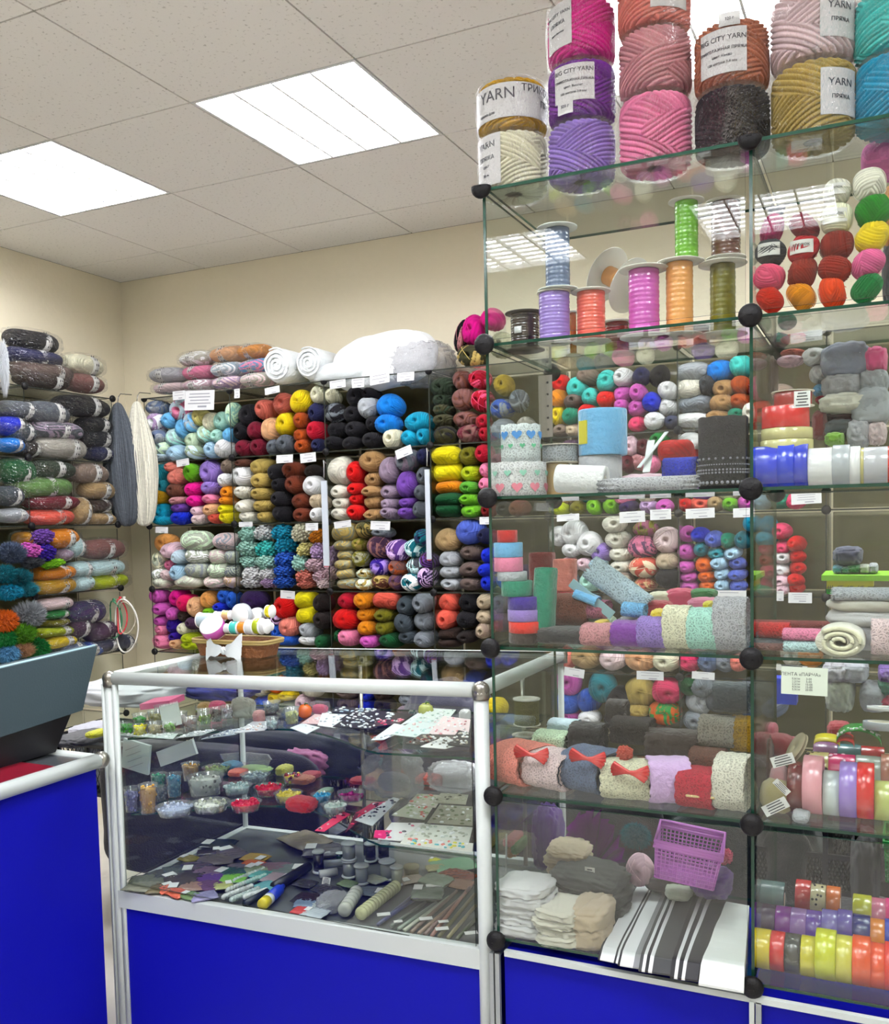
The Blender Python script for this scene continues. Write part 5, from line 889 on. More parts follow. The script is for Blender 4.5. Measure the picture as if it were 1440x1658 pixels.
# lilac basket standing at the back on folded cloth
def basket(label, p, w, d, h, c, rot):
    root = thing('plastic_basket', label, 'basket', p); root.rotation_euler = rot; b = MB(); tx = .9
    def P(u, v, s): k = tx+(1-tx)*v; return (u*w/2*k, s*d/2*k, v*h)
    for s in (-1, 1):
        for i in range(15): u = -.94+1.88*i/14; b.tube([P(u, .04, s), P(u, .86, s)], .0016, 5)
        for j in range(9): v = .06+.1*j; b.tube([P(-1, v, s), P(1, v, s)], .0017, 5)
        for i in range(9):
            v = .06+.1*i; k = tx+(1-tx)*v; b.tube([(s*w/2*k, -d/2*k, v*h), (s*w/2*k, d/2*k, v*h)], .0017, 5)
        for i in range(9): q = -.9+1.8*i/8; b.tube([(s*w/2*tx, q*d/2*tx, .02*h), (s*w/2, q*d/2, .86*h)], .0016, 5)
    b.box((0, 0, .004), (w*tx, d*tx, .004)); link('mesh_body', b.mesh('mesh_body', [PLAS]), root, color=col3(c)); b = MB()
    R_ = [(-w/2*1.03, -d/2*1.03, .9*h), (w/2*1.03, -d/2*1.03, .9*h), (w/2*1.03, d/2*1.03, .9*h), (-w/2*1.03, d/2*1.03, .9*h)]
    b.tube(R_, .004, 8, closed=True); b.tube([(x, y, z+.012) for x, y, z in R_], .004, 8, closed=True)
    for i in range(4): a_, c_ = Vector(R_[i]), Vector(R_[(i+1) % 4]); m_ = (a_+c_)/2; e = c_-a_; b.box((m_.x, m_.y, m_.z+.006), (abs(e.x)+.003 if abs(e.x) > .01 else .003, abs(e.y)+.003 if abs(e.y) > .01 else .003, .012))
    link('rim', b.mesh('rim', [PLAS]), root, color=col3(c)); return root
p, w, h = bbox('S', 860, 195, 1205, 440, 2.04); basket('lilac plastic mesh basket in the bottom left cube', Vector((p.x, 2.04, p.z-h*.46)), w*.92, .12, h*.8, (235, 140, 245), (.05, .14, .12))
b = MB(); vs = [(0, 0, -.5)]
for k in range(25):
    a = .15+2.84*k/24; r = .5+.06*math.sin(k*2.1); vs.append((math.cos(a)*.52, .5*(-1)**k*.6+.1*math.sin(k), -.5+math.sin(a)*(r+.45)))
b.add(vs, [(0, k, k+1) for k in range(1, 25)]); b.add([(x*.97, y+.06, z*.98) for x, y, z in vs], [(0, k+1, k) for k in range(1, 25)]); FANM = b.mesh('pleated_wrap', [SATIN], False)
for (x0, y0, x1, y1, Y, c, lb, me, nm, ct) in (
  (400, 90, 720, 400, 2.17, (140, 40, 150), 'big purple pleated gift wrap fan behind the dark fabric', FANM, 'purple_wrap', 'wrap'), (275, 100, 400, 370, 2.2, 'violet', 'violet cloth folds at the left of the bottom cube', None, 'violet_cloth', 'fabric'),
  (735, 325, 870, 480, 2.12, 'light_pink', 'pale pink yarn bunch left of the lilac basket', PK[0], 'pink_yarn', 'yarn'), (1085, 400, 1250, 520, 2.12, 'violet', 'violet cloth under the lilac basket', None, 'violet_cloth', 'fabric'), (1200, 300, 1275, 370, 2.12, 'rose', 'pink bead bunch right of the lilac basket', PP[1], 'pink_beads', 'beads'),
  (695, 150, 870, 300, 2.24, 'teal', 'teal tinsel behind the basket', PF[1], 'teal_tinsel', 'garland'), (850, 420, 1090, 500, 2.14, 'dark_brown', 'dark brown cloth under the lilac basket', None, 'brown_cloth', 'fabric'),
  (105, 420, 330, 560, 2.2, 'dark_slate', 'crumpled grey-green bag at the left back of the bottom cube', None, 'grey_bag', 'bag'), (130, 275, 190, 335, 2.05, 'amber', 'orange ball toy hanging left in the bottom cube', PP[1], 'orange_toy', 'toy'), (175, 250, 208, 300, 2.06, 'green', 'green leaf of the hanging toy', None, 'green_leaf_charm', 'toy'), (130, 222, 190, 262, 2.06, 'rose', 'pink ribbon of the hanging toy', None, 'pink_ribbon_charm', 'toy'),
  (950, 480, 1060, 530, 2.1, 'sage', 'sage green fabric end behind the striped trims', None, 'sage_fabric', 'fabric')):
    p, w, h = bbox('S', x0, y0, x1, y1, Y)
    if p.z-h/2 < z5: h = (p.z+h/2-z5)*.98; p.z = z5+h/2+.001
    blob(nm, lb, ct, p, (w, .07, h), c, me)
p = atY(*px('S', 125, 315), 2.0); b = MB(); b.tube([(0, 0, -.045), (0, 0, .045)], [.001, .002], 6); b.box((0, 0, 0), (.004, .002, .07)); tag(link('white_plastic_stick', b.mesh('white_plastic_stick', [PAPER]), None, p, (0, .03, 0)), 'thin white stick beside the hanging orange toy', 'stick')
# ------------------------------------------------------------------ tower, right column
ZM['V1'] = (180, 1100, 4.8); ZM['V2'] = (470, 1130, 4.5); ZM['V3'] = (190, 1200, 4.8); ZM['V4'] = (470, 1230, 4.5); ZM['V5'] = (190, 1320, 4.645); ZM['BK'] = (300, 970, 9)
CAP = pbsdf('clear_tube', (1, 1, 1), .1)
def cotton(z, x, y, w, h, c, Y, zb, label, lab=False):
    p, W, H = bbox(z, x-w/2, y-h/2, x+w/2, y+h/2, Y); root = link('cotton_thread_ball', random.choice(PB), None, (p.x, Y, max(p.z, zb+H/2)), (PI/2, random.uniform(0, 6), 0), (W*1.0, H*1.02, W*1.0), col3(c)); tag(root, label, 'thread', 'small cotton thread balls in the right tower bay')
    return root
z1 = TZ[1]+.003
for (x, ys, nm) in ((335, ((935, 150, 'burgundy+', 'magenta cotton ball', 'rose'), ), 0),): pass
for (x, y, w, h, c, lb) in ((345, 940, 240, 160, (165, 25, 90), 'dark magenta cotton ball, topmost in the first column of the right bay'), (332, 1115, 228, 205, 'charcoal', 'black cotton ball with white label in the first column of right bay'), (325, 1315, 232, 205, (240, 95, 130), 'pink cotton ball under the black labelled one'), (328, 1487, 218, 175, (225, 55, 25), 'red orange cotton ball at the bottom of the first column'),
  (597, 915, 250, 170, (135, 20, 45), 'wine red cotton ball above the red labelled one'), (592, 1095, 240, 205, (200, 40, 50), 'red cotton ball with white label in the second column'), (585, 1280, 250, 205, (150, 42, 22), 'brick red cotton ball under the red labelled one'), (575, 1462, 235, 180, 'amber', 'amber cotton ball at the bottom of the second column'),
  (858, 640, 200, 200, 'ivory', 'ivory cotton ball with label at the top of the third column'), (855, 855, 245, 225, 'cream', 'cream cotton ball with paper label in the third column'), (853, 1060, 242, 215, 'brick_red', 'dark brick cotton ball under the cream labelled one'), (840, 1250, 245, 200, (160, 42, 20), 'rust red cotton ball above the bright orange one'), (822, 1432, 255, 190, (255, 85, 5), 'bright orange cotton ball at the bottom of the third column'),
  (1110, 585, 250, 235, 'ivory', 'large ivory cotton ball above the green ones'), (1140, 790, 255, 235, (30, 130, 30), 'grass green cotton ball above the yellow one'), (1130, 1000, 260, 215, 'yellow', 'yellow cotton ball with a label in the fourth column'), (1105, 1207, 256, 210, (235, 110, 160), 'pink cotton ball above the lowest green one'), (1092, 1398, 245, 190, (20, 125, 65), 'dark green cotton ball at the bottom of the fourth column')):
    o = cotton('K', x, y, w, h, c, 1.90, z1, lb)
    if 'label' in lb and 'yellow' not in lb and 'under the' not in lb and 'above the' not in lb:
        root = thing('cotton_thread_ball', lb, 'thread', o.location, 0, 'small cotton thread balls in the right tower bay'); o.name = 'thread'; o.parent = root; o.location = (0, 0, 0)
        for k in ('label', 'category', 'group'):
            if k in o: del o[k]
        R = o.scale[0]/2; curved_label(root, R*.97, math.atan2(-1.9, -root.location.x)-.15, .0, R*1.5, R*.85, [('хлопок', R*.3, 0, R*.1)], (215, 212, 205)); root.name = 'labelled_thread_ball'
for i, x in enumerate((210, 465, 722, 975)):
    p, w, h = bbox('K', x, 560, x+250, 1500, 1.86)
p, w, h = bbox('K', 930, 260, 1300, 560, 2.05); blob('pink_yarn_bag', 'pink yarn in clear bag above the ivory cotton balls', 'yarn', p+Vector((.03, 0, 0)), (w, .12, h), (240, 130, 200), PS[1])
for (x0, y0, x1, y1, c, lb) in ((1240, 640, 1300, 1080, 'apricot', 'apricot thread column at the right picture edge'), (1235, 1080, 1320, 1480, 'slate', 'grey wrapped packet at the right picture edge'),):
    p, w, h = bbox('K', x0, y0, x1+60, y1, 2.0); blob('wrapped_packet', lb, 'packet', p, (w, .06, h), c)
# card strips behind glass with pale tabs (mint and white) under the top
# second right cube
def relx(p, zb, h): return Vector((p.x, p.y, zb+h/2))
Yr = 1.925
def stackroll(z, x0, x1, hpx, c, lb, zb, Y=Yr, rim=None, mat=None):
    p, w, h = bbox(z, x0, 0, x1, hpx, Y); roll(lb, Vector((p.x, Y, zb+h/2)), w/2, h*.97, c, 'z', mat, .5, 'ribbon_roll', 'ribbon', 'ribbon rolls in the right tower bay', rim=rim); return zb+h
zz = stackroll('M', 178, 615, 70, 'white', 'white ribbon roll base under the cream satin rolls', z2+.072, rim=None)
zz = stackroll('M', 178, 615, 125, (222, 214, 150), 'cream satin ribbon roll, lower of the cream pair', z2+.062)
zz = stackroll('M', 185, 610, 100, (222, 212, 150), 'cream satin ribbon roll under the big red roll', zz)
zz = stackroll('M', 188, 585, 190, (225, 40, 25), 'wide red satin ribbon roll with white sticker', zz)
zz = stackroll('M', 290, 610, 120, (165, 35, 30), 'dark red ribbon roll with beige discs on top of the stack', zz, rim=1.12)
p = atY(*px('M', 533, 785), 1.85); sheet('white sticker on the wide red ribbon roll', Vector((p.x-.0, 1.846, p.z)), .028, .03, 5, name='sticker')
for (x0, y0, x1, y1, c, lb) in ((122, 1165, 330, 1520, (30, 60, 215), 'wide blue satin roll at the left of the right bay'), (332, 1140, 470, 1520, (32, 66, 222), 'blue satin roll in the middle of the three blue ones'), (472, 1150, 585, 1515, (28, 56, 205), 'blue satin roll touching the white rolls'),
  (590, 1195, 795, 1520, 'white', 'wide white satin roll next to the blue rolls'), (800, 1170, 942, 1515, 'light_grey', 'pale silver satin roll, second of the white ones'), (946, 1180, 1035, 1510, 'white', 'narrow white satin roll before the gold edge'), (1038, 1190, 1066, 1505, (205, 195, 130), 'thin pale gold ribbon roll between white rolls'), (1070, 1190, 1270, 1508, 'silver_grey', 'wide pale satin roll at the right of the row'), (1274, 1180, 1330, 1500, (220, 40, 40), 'red satin roll cut by the right picture edge')):
    p, w, h = bbox('M', x0, y0, x1, y1, 1.90); roll(lb, Vector((p.x, 1.90, z2+h/2)), h/2, w*.97, c, 'x', None, .45, group='satin rolls lying in the right tower bay')
for (x, y, w, h, Y, c, lb, me, nm, ct) in ((430, 455, 220, 90, 2.15, 'light_pink', 'pale pink yarn behind the red ribbon stack', PB[1], 'yarn_ball', 'yarn'), (450, 385, 200, 50, 2.18, 'salmon', 'salmon yarn on top of the pale pink one', PB[2], 'yarn_ball', 'yarn'), (640, 420, 200, 150, 2.15, 'white', 'white yarn ball right of the pale pink yarn', PB[0], 'yarn_ball', 'yarn'), (680, 570, 160, 150, 2.15, 'white', 'lower white yarn ball beside the red ribbon stack', PB[3], 'yarn_ball', 'yarn'), (685, 710, 110, 100, 2.15, 'sky_blue', 'sky blue yarn under the white balls', PB[3], 'yarn_ball', 'yarn'), (710, 790, 120, 60, 2.15, 'crimson', 'crimson yarn under the sky blue one', PB[2], 'yarn_ball', 'yarn'),
  (910, 455, 330, 250, 2.12, (150, 155, 175), 'grey wrapped yarn bundle in the right bay', LMP[0], 'wrapped_yarn', 'yarn'), (880, 670, 270, 170, 2.12, 'silver_grey', 'pale grey wrapped bundle under the grey one', LMP[1], 'wrapped_yarn', 'yarn'), (1150, 640, 200, 180, 2.12, 'light_grey', 'pale wrapped bundle at right below the pink one', LMP[2], 'wrapped_yarn', 'yarn'), (1165, 455, 160, 190, 2.12, (250, 90, 150), 'hot pink packet at the right of the grey bundle', LMP[1], 'pink_packet', 'packet'), (900, 820, 330, 140, 2.1, 'ivory', 'ivory wrapped packet below the pale bundles', LMP[1], 'wrapped_packet', 'packet'), (1130, 850, 260, 260, 2.1, 'light_grey', 'crumpled clear packet at right of the ivory one', LMP[0], 'clear_packet', 'packet'),
  (920, 940, 330, 90, 2.16, 'maroon', 'dark maroon box behind the wrapped packets', LMP[2], 'maroon_packet', 'packet'), (850, 1040, 190, 120, 2.12, 'dark_slate', 'dark glossy packet above the lime one', LMP[0], 'dark_packet', 'packet'), (815, 1130, 130, 90, 2.08, 'lime', 'lime green packet above the silver satin rolls', LMP[1], 'lime_packet', 'packet'), (1025, 1080, 160, 190, 2.1, 'silver_grey', 'pale packet with a barcode in the right bay', LMP[2], 'clear_packet', 'packet'), (1180, 1080, 130, 160, 2.1, 'blush', 'pale pinkish packet at the right edge', LMP[2], 'clear_packet', 'packet'), (690, 1010, 110, 200, 2.14, (150, 25, 35), 'dark red fabric strip right of the cream rolls', LMP[0], 'red_strip', 'fabric'), (230, 600, 140, 300, 2.18, 'taupe', 'brownish packet behind the left of the red stack', LMP[0], 'brown_packet', 'packet'), (400, 110, 150, 130, 2.2, 'sea_green', 'sea green yarn at the top of the second right cube', PB[1], 'yarn_ball', 'yarn'), (350, 270, 130, 110, 2.2, 'mauve', 'mauve yarn behind the upper right connector', PB[2], 'yarn_ball', 'yarn')):
    p, W, H = bbox('M', x-w/2, y-h/2, x+w/2, y+h/2, Y); blob(nm, lb, ct, p, (W, .08, H), c, me)
# third right cube
p, w, h = bbox('O', 780, 940, 1330, 1010, 2.02)
def folded(label, z, x0, y0, x1, y1, Y, c, zb, d=.12, mat=FELT, name='folded_lace', me=None):
    p, w, h = bbox(z, x0, y0, x1, y1, Y); return tag(link(name, (me or random.choice(FLC)), None, (p.x, Y, zb+h/2), (0, 0, 0), (w*1.05, d, h*1.1), col3(c)), label, 'fabric', None)
folded('white folded fabric, lowest of the pile in the right bay', 'O', 775, 1250, 1330, 1460, 2.0, 'silver_grey', z3)
folded('white folded fabric in the middle of the right bay pile', 'O', 770, 1110, 1330, 1260, 2.0, 'white', z3+.042)
folded('white folded fabric under the frilled lace in the right bay', 'O', 775, 1005, 1330, 1120, 2.0, 'ivory', z3+.072)
p, w, h = bbox('O', 810, 890, 1330, 1010, 1.99); bolt('frilled white lace on top of the white folded pile', Vector((p.x, 1.99, z3+.105)), w, .1, h*.9, 'light_grey', scal=.06, nsc=12)
p, w, h = bbox('O', 645, 1255, 1030, 1500, 1.885); roll('thick cream fleece roll with its spiral end facing out', Vector((p.x, 1.90, z3+h/2)), w/2, .09, 'ivory', 'y', FELT, .35, 'fleece_roll', 'fabric', squash=.66)
b = MB(); R = w/2; b.tube([((R*.15+R*.8*k/60)*math.cos(k*.25), 0, .66*(R*.15+R*.8*k/60)*math.sin(k*.25)) for k in range(61)], .004, 6); tag(link('fleece_spiral', b.mesh('fleece_spiral', [FELT]), None, (p.x, 1.852, z3+h/2), None, None, col3('cream')), 'cream rolled layers at the end of the fleece roll', 'fabric')
p, w, h = bbox('O', 1110, 1170, 1330, 1470, 1.91); bolt('pink and white lace bolt at the right edge of the third cube', Vector((p.x, 1.91, z3+h/2)), w, .07, h, 'blush')
for (x0, y0, x1, y1, Y, c, lb) in ((150, 1165, 720, 1260, 2.06, 'dark_red', 'dark red lace strip behind the red lace'), (170, 1180, 400, 1310, 1.95, 'red', 'bright red lace bundle in the third right cube'), (372, 1232, 655, 1330, 1.9, 'pink', 'pink lace bundle in the third right cube'), (380, 1330, 640, 1425, 1.89, 'pale_aqua', 'pale mint lace bundle under the pink one'), (130, 1320, 380, 1395, 1.93, 'slate', 'grey lace bundle under the bright red one'), (130, 1395, 560, 1465, 1.92, 'rose_brown', 'dusty brown lace strip at the bottom of the third right cube')):
    p, w, h = bbox('O', x0, y0, x1, y1, Y); bolt(lb, Vector((p.x, Y, max(p.z, z3+h/2))), w, .06, h, c, name='lace_bundle', group=None)
# green box with yellow side behind
p, w, h = bbox('O', 725, 765, 1210, 918, 2.62); root = thing('flat_green_box', 'green and yellow cardboard box with dark characters behind the right bay', 'box', p); b = MB(); b.box((0, 0, h*.35), (w*1.04, .2, h*.3)); link('lid', b.mesh('lid', [cm((150, 220, 50), .5)], False), root)
b = MB(); b.box((-w*.08, 0, -h*.02), (w*.72, .19, h*.44)); link('yellow_side', b.mesh('yellow_side', [cm((200, 190, 20), .5)], False), root); b = MB(); b.box((-w*.2, 0, -h*.38), (w*.48, .19, h*.28)); link('green_side', b.mesh('green_side', [cm((30, 170, 40), .5)], False), root)
V, Fc = text_mb('世 质 级 纸 口', .018); b = MB(); b.add([(x, -.0965-z, y) for x, y, z in V], Fc); o = link('lettering', b.mesh('lettering', [INK]), root, (-.01, 0, -.012))
for (x, y, w, h, c, lb) in ((820, 730, 70, 60, 'teal', 'teal wrapped sweet-like packet on the green box'), (885, 735, 60, 50, 'sea_green', 'sea green packet on the green box'), (950, 725, 90, 60, 'green', 'green packet in the middle of the green box'), (1040, 730, 80, 60, 'sage', 'sage packet right on the green box'), (1115, 725, 60, 70, 'light_grey', 'pale packet at the right end of the green box'), (900, 620, 190, 130, 'navy_grey', 'dark violet wrapped bundle above the green box')):
    p, W, H = bbox('O', x-w/2, y-h/2, x+w/2, y+h/2, 2.6); blob('small_packet', lb, 'packet', p, (W, .08, H), c)
# fourth right cube: ribbon wheels
for (x0, y0, x1, y1, Y, c, lb) in ((430, 975, 562, 1420, 1.92, (110, 15, 25), 'dark red satin ribbon wheel, first of the front row'), (565, 985, 735, 1500, 1.92, (240, 170, 180), 'pale pink satin ribbon wheel in the front row'), (742, 1045, 885, 1440, 1.92, (215, 225, 222), 'white satin ribbon wheel in the front row'), (890, 1000, 1040, 1490, 1.92, (165, 135, 215), 'lilac satin ribbon wheel in the front row'), (1045, 1010, 1190, 1510, 1.92, (225, 10, 18), 'bright red satin ribbon wheel in the front row'), (1200, 1110, 1345, 1460, 1.92, (205, 215, 130), 'pale yellow-green ribbon wheel at the right edge'),
  (590, 870, 785, 1200, 2.06, (200, 185, 120), 'beige ribbon wheel with dark dots in the second row'), (790, 890, 1020, 1200, 2.06, (215, 30, 110), 'magenta ribbon wheel with pale dots in the second row'), (1035, 905, 1250, 1200, 2.06, (170, 180, 170), 'grey ribbon wheel in the second row'), (1255, 890, 1345, 1200, 2.06, (190, 130, 110), 'brownish ribbon wheel at the right edge of the second row'),
  (655, 780, 865, 1050, 2.16, (140, 90, 130), 'mauve ribbon wheel in the back row'), (868, 800, 1072, 1050, 2.16, (70, 125, 130), 'teal ribbon wheel in the back row'), (1075, 820, 1280, 1050, 2.16, (190, 20, 40), 'deep red ribbon wheel in the back row')):
    p, w, h = bbox('R', x0, y0, x1, y1, Y); h = min(h, .17); zc = max(z4+h/2, p.z if Y > 2 else 0); rr = roll(lb, Vector((p.x, Y, zc)), h/2, w*.96, c, 'x', None, .4, 'ribbon_reel', 'ribbon', 'ribbon wheels in the fourth right cube')
    if 'dots' in lb:
        b = MB(); q = random.Random(3)
        for k in range(34): a = q.uniform(0, 2*PI); xx = q.uniform(-.44, .44)*w; n = Vector((0, math.cos(a), math.sin(a))); b.ball(Vector((xx, 0, 0))+n*h/2, (.004, .004*abs(n.z)+.0008, .004*abs(n.y)+.0008), 8)
        link('printed_dots', b.mesh('printed_dots', [cm((60, 45, 30) if 'dark' in lb else (240, 190, 215), .5)]), rr)
for (x0, y0, x1, y1, Y, c, lb) in ((870, 655, 1240, 800, 2.1, (20, 150, 50), 'green ribbon loop with white dots above the ribbon wheels'), (665, 745, 880, 790, 2.1, 'bright_yellow', 'yellow ribbon edge above the mauve wheel'), (860, 740, 1010, 800, 2.1, 'scarlet', 'red-orange ribbon edge beside the yellow one')):
    p, w, h = bbox('R', x0, y0, x1, y1, Y); b = MB(); n = 24; vs = []
    for k in range(n+1):
        a = PI*k/n; cx = -w/2*math.cos(a); cz = -h/2+h*math.sin(a)**.8
        vs += [(cx, -.02, cz), (cx, .02, cz+.006), (cx, .02, cz+.003), (cx, -.02, cz-.003)]
    b.add(vs, [(4*k+i, 4*k+(i+1) % 4, 4*k+4+(i+1) % 4, 4*k+4+i) for k in range(n) for i in range(4)]); 
    root = thing('ribbon_loop', lb, 'ribbon', p); link('ribbon', b.mesh('ribbon', [SATIN]), root, color=col3(c))
    if 'dots' in lb:
        b = MB(); q = random.Random(5)
        for k in range(24):
            a = q.uniform(.4, 2.7); b.ball((-w/2*math.cos(a), q.uniform(-.02, .01), -h/2+h*math.sin(a)**.8+.001), (.003, .003, .003), 6)
        link('printed_dots', b.mesh('printed_dots', [PAPER]), root)
# tape dish and tagged bundles
p, w, h = bbox('R', 1070, 560, 1345, 700, 2.1); roll('round white plastic reel with a grey hollow at the right', Vector((p.x+.01, 2.1, p.z)), w*.55, h*.5, 'light_grey', 'z', PLAS, .75, 'plastic_reel', 'reel', rot=(-.1, 0, 0))
p, w, h = bbox('R', 1105, 480, 1345, 560, 2.15); roll('second white plastic reel above the first one', Vector((p.x+.01, 2.15, p.z+.01)), w*.55, h*.4, 'white', 'z', PLAS, .3, 'plastic_reel', 'reel', rot=(-.1, 0, 0))
for (x0, y0, x1, y1, Y, c, lb) in ((265, 990, 430, 1260, 1.92, 'dusty_pink', 'dusty pink ribbon bundle with a tag at the left of the wheels'), (185, 1200, 460, 1500, 1.9, (205, 190, 130), 'beige ribbon bundle with a white tag at the lower left'), (120, 700, 480, 900, 2.14, 'crimson', 'crimson feathery bundle at the left of the fourth right cube'), (225, 610, 330, 740, 2.16, 'rose', 'pink packet above the crimson bundle'), (420, 740, 520, 830, 2.15, 'rose', 'rose packet right of the crimson bundle'), (110, 950, 270, 1350, 2.1, 'brown', 'brown fabric at the left back of the wheels'), (800, 610, 960, 740, 2.2, 'crimson', 'red packet behind the yellow ribbon'), (480, 1430, 600, 1500, 1.87, 'light_grey', 'white crumpled paper under the pale pink wheel')):
    p, w, h = bbox('R', x0, y0, x1, y1, Y); p.z = max(p.z, z4+h/2); blob('ribbon_bundle', lb, 'ribbon', p, (w, .05, h), c, FLC[0] if 'bundle' in lb else None)
p = atY(*px('R', 560, 820), 1.98); o = spool('beige cone-shaped disc leaning behind the dark red wheel', p+Vector((-.01, 0, -.005)), .004, .006, 'beige', .032, 'cardboard_disc', TIN, (.3, -1.0, 0), (170, 158, 130), group=None)
for (x, y, w, h, a, lb) in ((375, 945, 200, 95, -.35, 'white price label above the dusty pink bundle'), (310, 1360, 230, 100, -.55, 'white printed label on the beige bundle'), (365, 1185, 160, 60, .75, 'white slanting label on the dusty pink bundle')):
    p, W, H = bbox('R', x-w/2, y-h/2, x+w/2, y+h/2, 1.86); sheet(lb, p, W, H, 4, rot=(0, a, 0), name='price_label')
# ribbon price sheet on the glass
p, w, h = bbox('R', 372, 112, 762, 362, 1.815); root = thing('price_sheet', 'pale printed price sheet headed ЛЕНТА ПАРЧА on the tower glass', 'sign', p); b = MB(); b.box((0, 0, 0), (w, .0008, h)); link('paper', b.mesh('paper', [cm((214, 228, 208), .6)], False), root, rot=(0, .012, 0))
for txt, s, x, z in (('ЛЕНТА «ПАРЧА»', .0085, -.006, .012), ('0,6см', .0055, -.014, .004), ('3-00', .0055, .008, .004), ('1,2см', .0055, -.014, -.001), ('5-00', .0055, .008, -.001), ('2,5см', .0055, -.014, -.006), ('10-00', .0055, .008, -.006), ('4,0см', .0055, -.014, -.011), ('15-00', .0055, .008, -.011), ('5,0см', .0055, -.014, -.016), ('20-00', .0055, .008, -.016)):
    V, Fc = text_mb(txt, s, .0001); b = MB(); b.add([(a_+x, -.0006-c_, b_+z) for a_, b_, c_ in V], Fc); link('lettering', b.mesh('lettering', [INK], False), root)
p, w, h = bbox('R', 310, 80, 600, 160, 1.83); sheet('white paper slip behind the ribbon price sheet', p, w*.9, h*.7, 2, rot=(0, .05, 0), name='paper_slip')
p, w, h = bbox('R', 310, 200, 500, 430, 2.5); b = MB(); b.box((0, 0, 0), (w, .05, h)); tag(link('blue_packet', b.mesh('blue_packet', [cm((20, 70, 220), .4)], False), None, p), 'bright blue packet behind the ribbon price sheet', 'packet')
for (x, y, w, h, c, lb) in ((855, 140, 180, 150, 'silver_grey', 'pale grey wrapped yarn at the top of the fourth right cube'), (1020, 140, 190, 150, 'light_grey', 'white wrapped yarn beside the pale grey one'), (890, 340, 200, 250, 'sage', 'dull green bag behind the white reel'), (1190, 370, 190, 200, 'light_grey', 'pale box behind the white reels'), (1300, 260, 110, 130, 'sea_green', 'green fabric at the right picture edge'), (1300, 160, 110, 110, 'violet', 'violet fabric above the green one'), (1300, 400, 110, 110, 'rose', 'pink dish at the right picture edge')):
    p, W, H = bbox('R', x-w/2, y-h/2, x+w/2, y+h/2, 2.5); blob('stored_bundle', lb, 'packet', p, (W, .12, H), c)
# bottom right cube: satin rolls
for (x0, y0, x1, y1, Y, c, lb) in ((112, 990, 240, 1270, 1.90, (228, 205, 20), 'yellow satin roll, first of the front row at the bottom'), (243, 1030, 352, 1305, 1.90, (215, 25, 35), 'red satin roll beside the first yellow one'), (357, 1035, 472, 1330, 1.90, (55, 55, 50), 'charcoal satin roll between red and yellow'), (482, 1065, 598, 1360, 1.90, (215, 205, 15), 'yellow satin roll right of the charcoal one'), (600, 960, 755, 1345, 1.90, (215, 220, 50), 'large lemon satin roll taller than its neighbours'), (760, 1030, 885, 1390, 1.90, (222, 215, 90), 'pale lemon satin roll before the orange ones'), (890, 1010, 1028, 1390, 1.90, (255, 95, 10), 'orange satin roll in the front row'), (1030, 1075, 1142, 1420, 1.90, (255, 90, 25), 'reddish orange satin roll in the front row'), (1145, 1070, 1260, 1440, 1.90, (250, 60, 30), 'vermilion satin roll at the right edge'),
  (175, 730, 280, 1000, 2.03, (60, 25, 80), 'dark purple satin roll in the second row'), (282, 760, 400, 1030, 2.03, (140, 20, 160), 'shiny purple satin roll in the second row'), (402, 770, 522, 1040, 2.03, (175, 130, 205), 'lilac satin roll with white sticker in the second row'), (525, 790, 645, 1060, 2.03, (120, 80, 190), 'violet satin roll in the second row'), (647, 800, 770, 1000, 2.03, (130, 115, 200), 'periwinkle satin roll in the second row'), (772, 770, 885, 1030, 2.03, (105, 85, 180), 'blue-violet satin roll in the second row'), (890, 850, 1025, 1030, 2.03, (35, 40, 120), 'navy satin roll in the second row'), (1022, 880, 1142, 1070, 2.03, (235, 140, 10), 'golden orange satin roll in the second row'), (1146, 870, 1260, 1090, 2.03, (45, 75, 200), 'blue satin roll in the second row at the edge'),
  (130, 590, 350, 720, 2.16, (95, 125, 125), 'grey teal ribbon roll in the back row'), (440, 570, 558, 730, 2.16, (200, 40, 45), 'red ribbon roll in the back row'), (560, 580, 675, 800, 2.13, (200, 190, 150), 'cream ribbon roll with black dots in the back row'), (683, 610, 790, 800, 2.14, (215, 110, 30), 'burnt orange ribbon roll in the back row'), (893, 700, 1035, 850, 2.12, (190, 190, 60), 'olive yellow ribbon roll in the back row'), (1037, 720, 1150, 885, 2.12, (205, 110, 140), 'dusty pink ribbon roll in the back row'), (1152, 720, 1260, 900, 2.12, (235, 50, 130), 'hot pink ribbon roll at the edge of the back row')):
    p, w, h = bbox('U', x0, y0, x1, y1, Y); h = min(max(h, .075), .105) if Y < 2 else .075; zc = z5+h/2 if Y < 2 else max(z5+h/2, p.z); rr = roll(lb, Vector((p.x, Y, zc)), h/2, w*.96, c, 'x', None, .4, 'satin_roll', 'ribbon', 'satin rolls in the bottom right cube')
    if 'dots' in lb:
        b = MB(); q = random.Random(9)
        for k in range(30): a = q.uniform(0, 2*PI); n = Vector((0, math.cos(a), math.sin(a))); b.ball(Vector((q.uniform(-.4, .4)*w, 0, 0))+n*h/2, .0028, 6)
        link('printed_dots', b.mesh('printed_dots', [BLK]), rr)
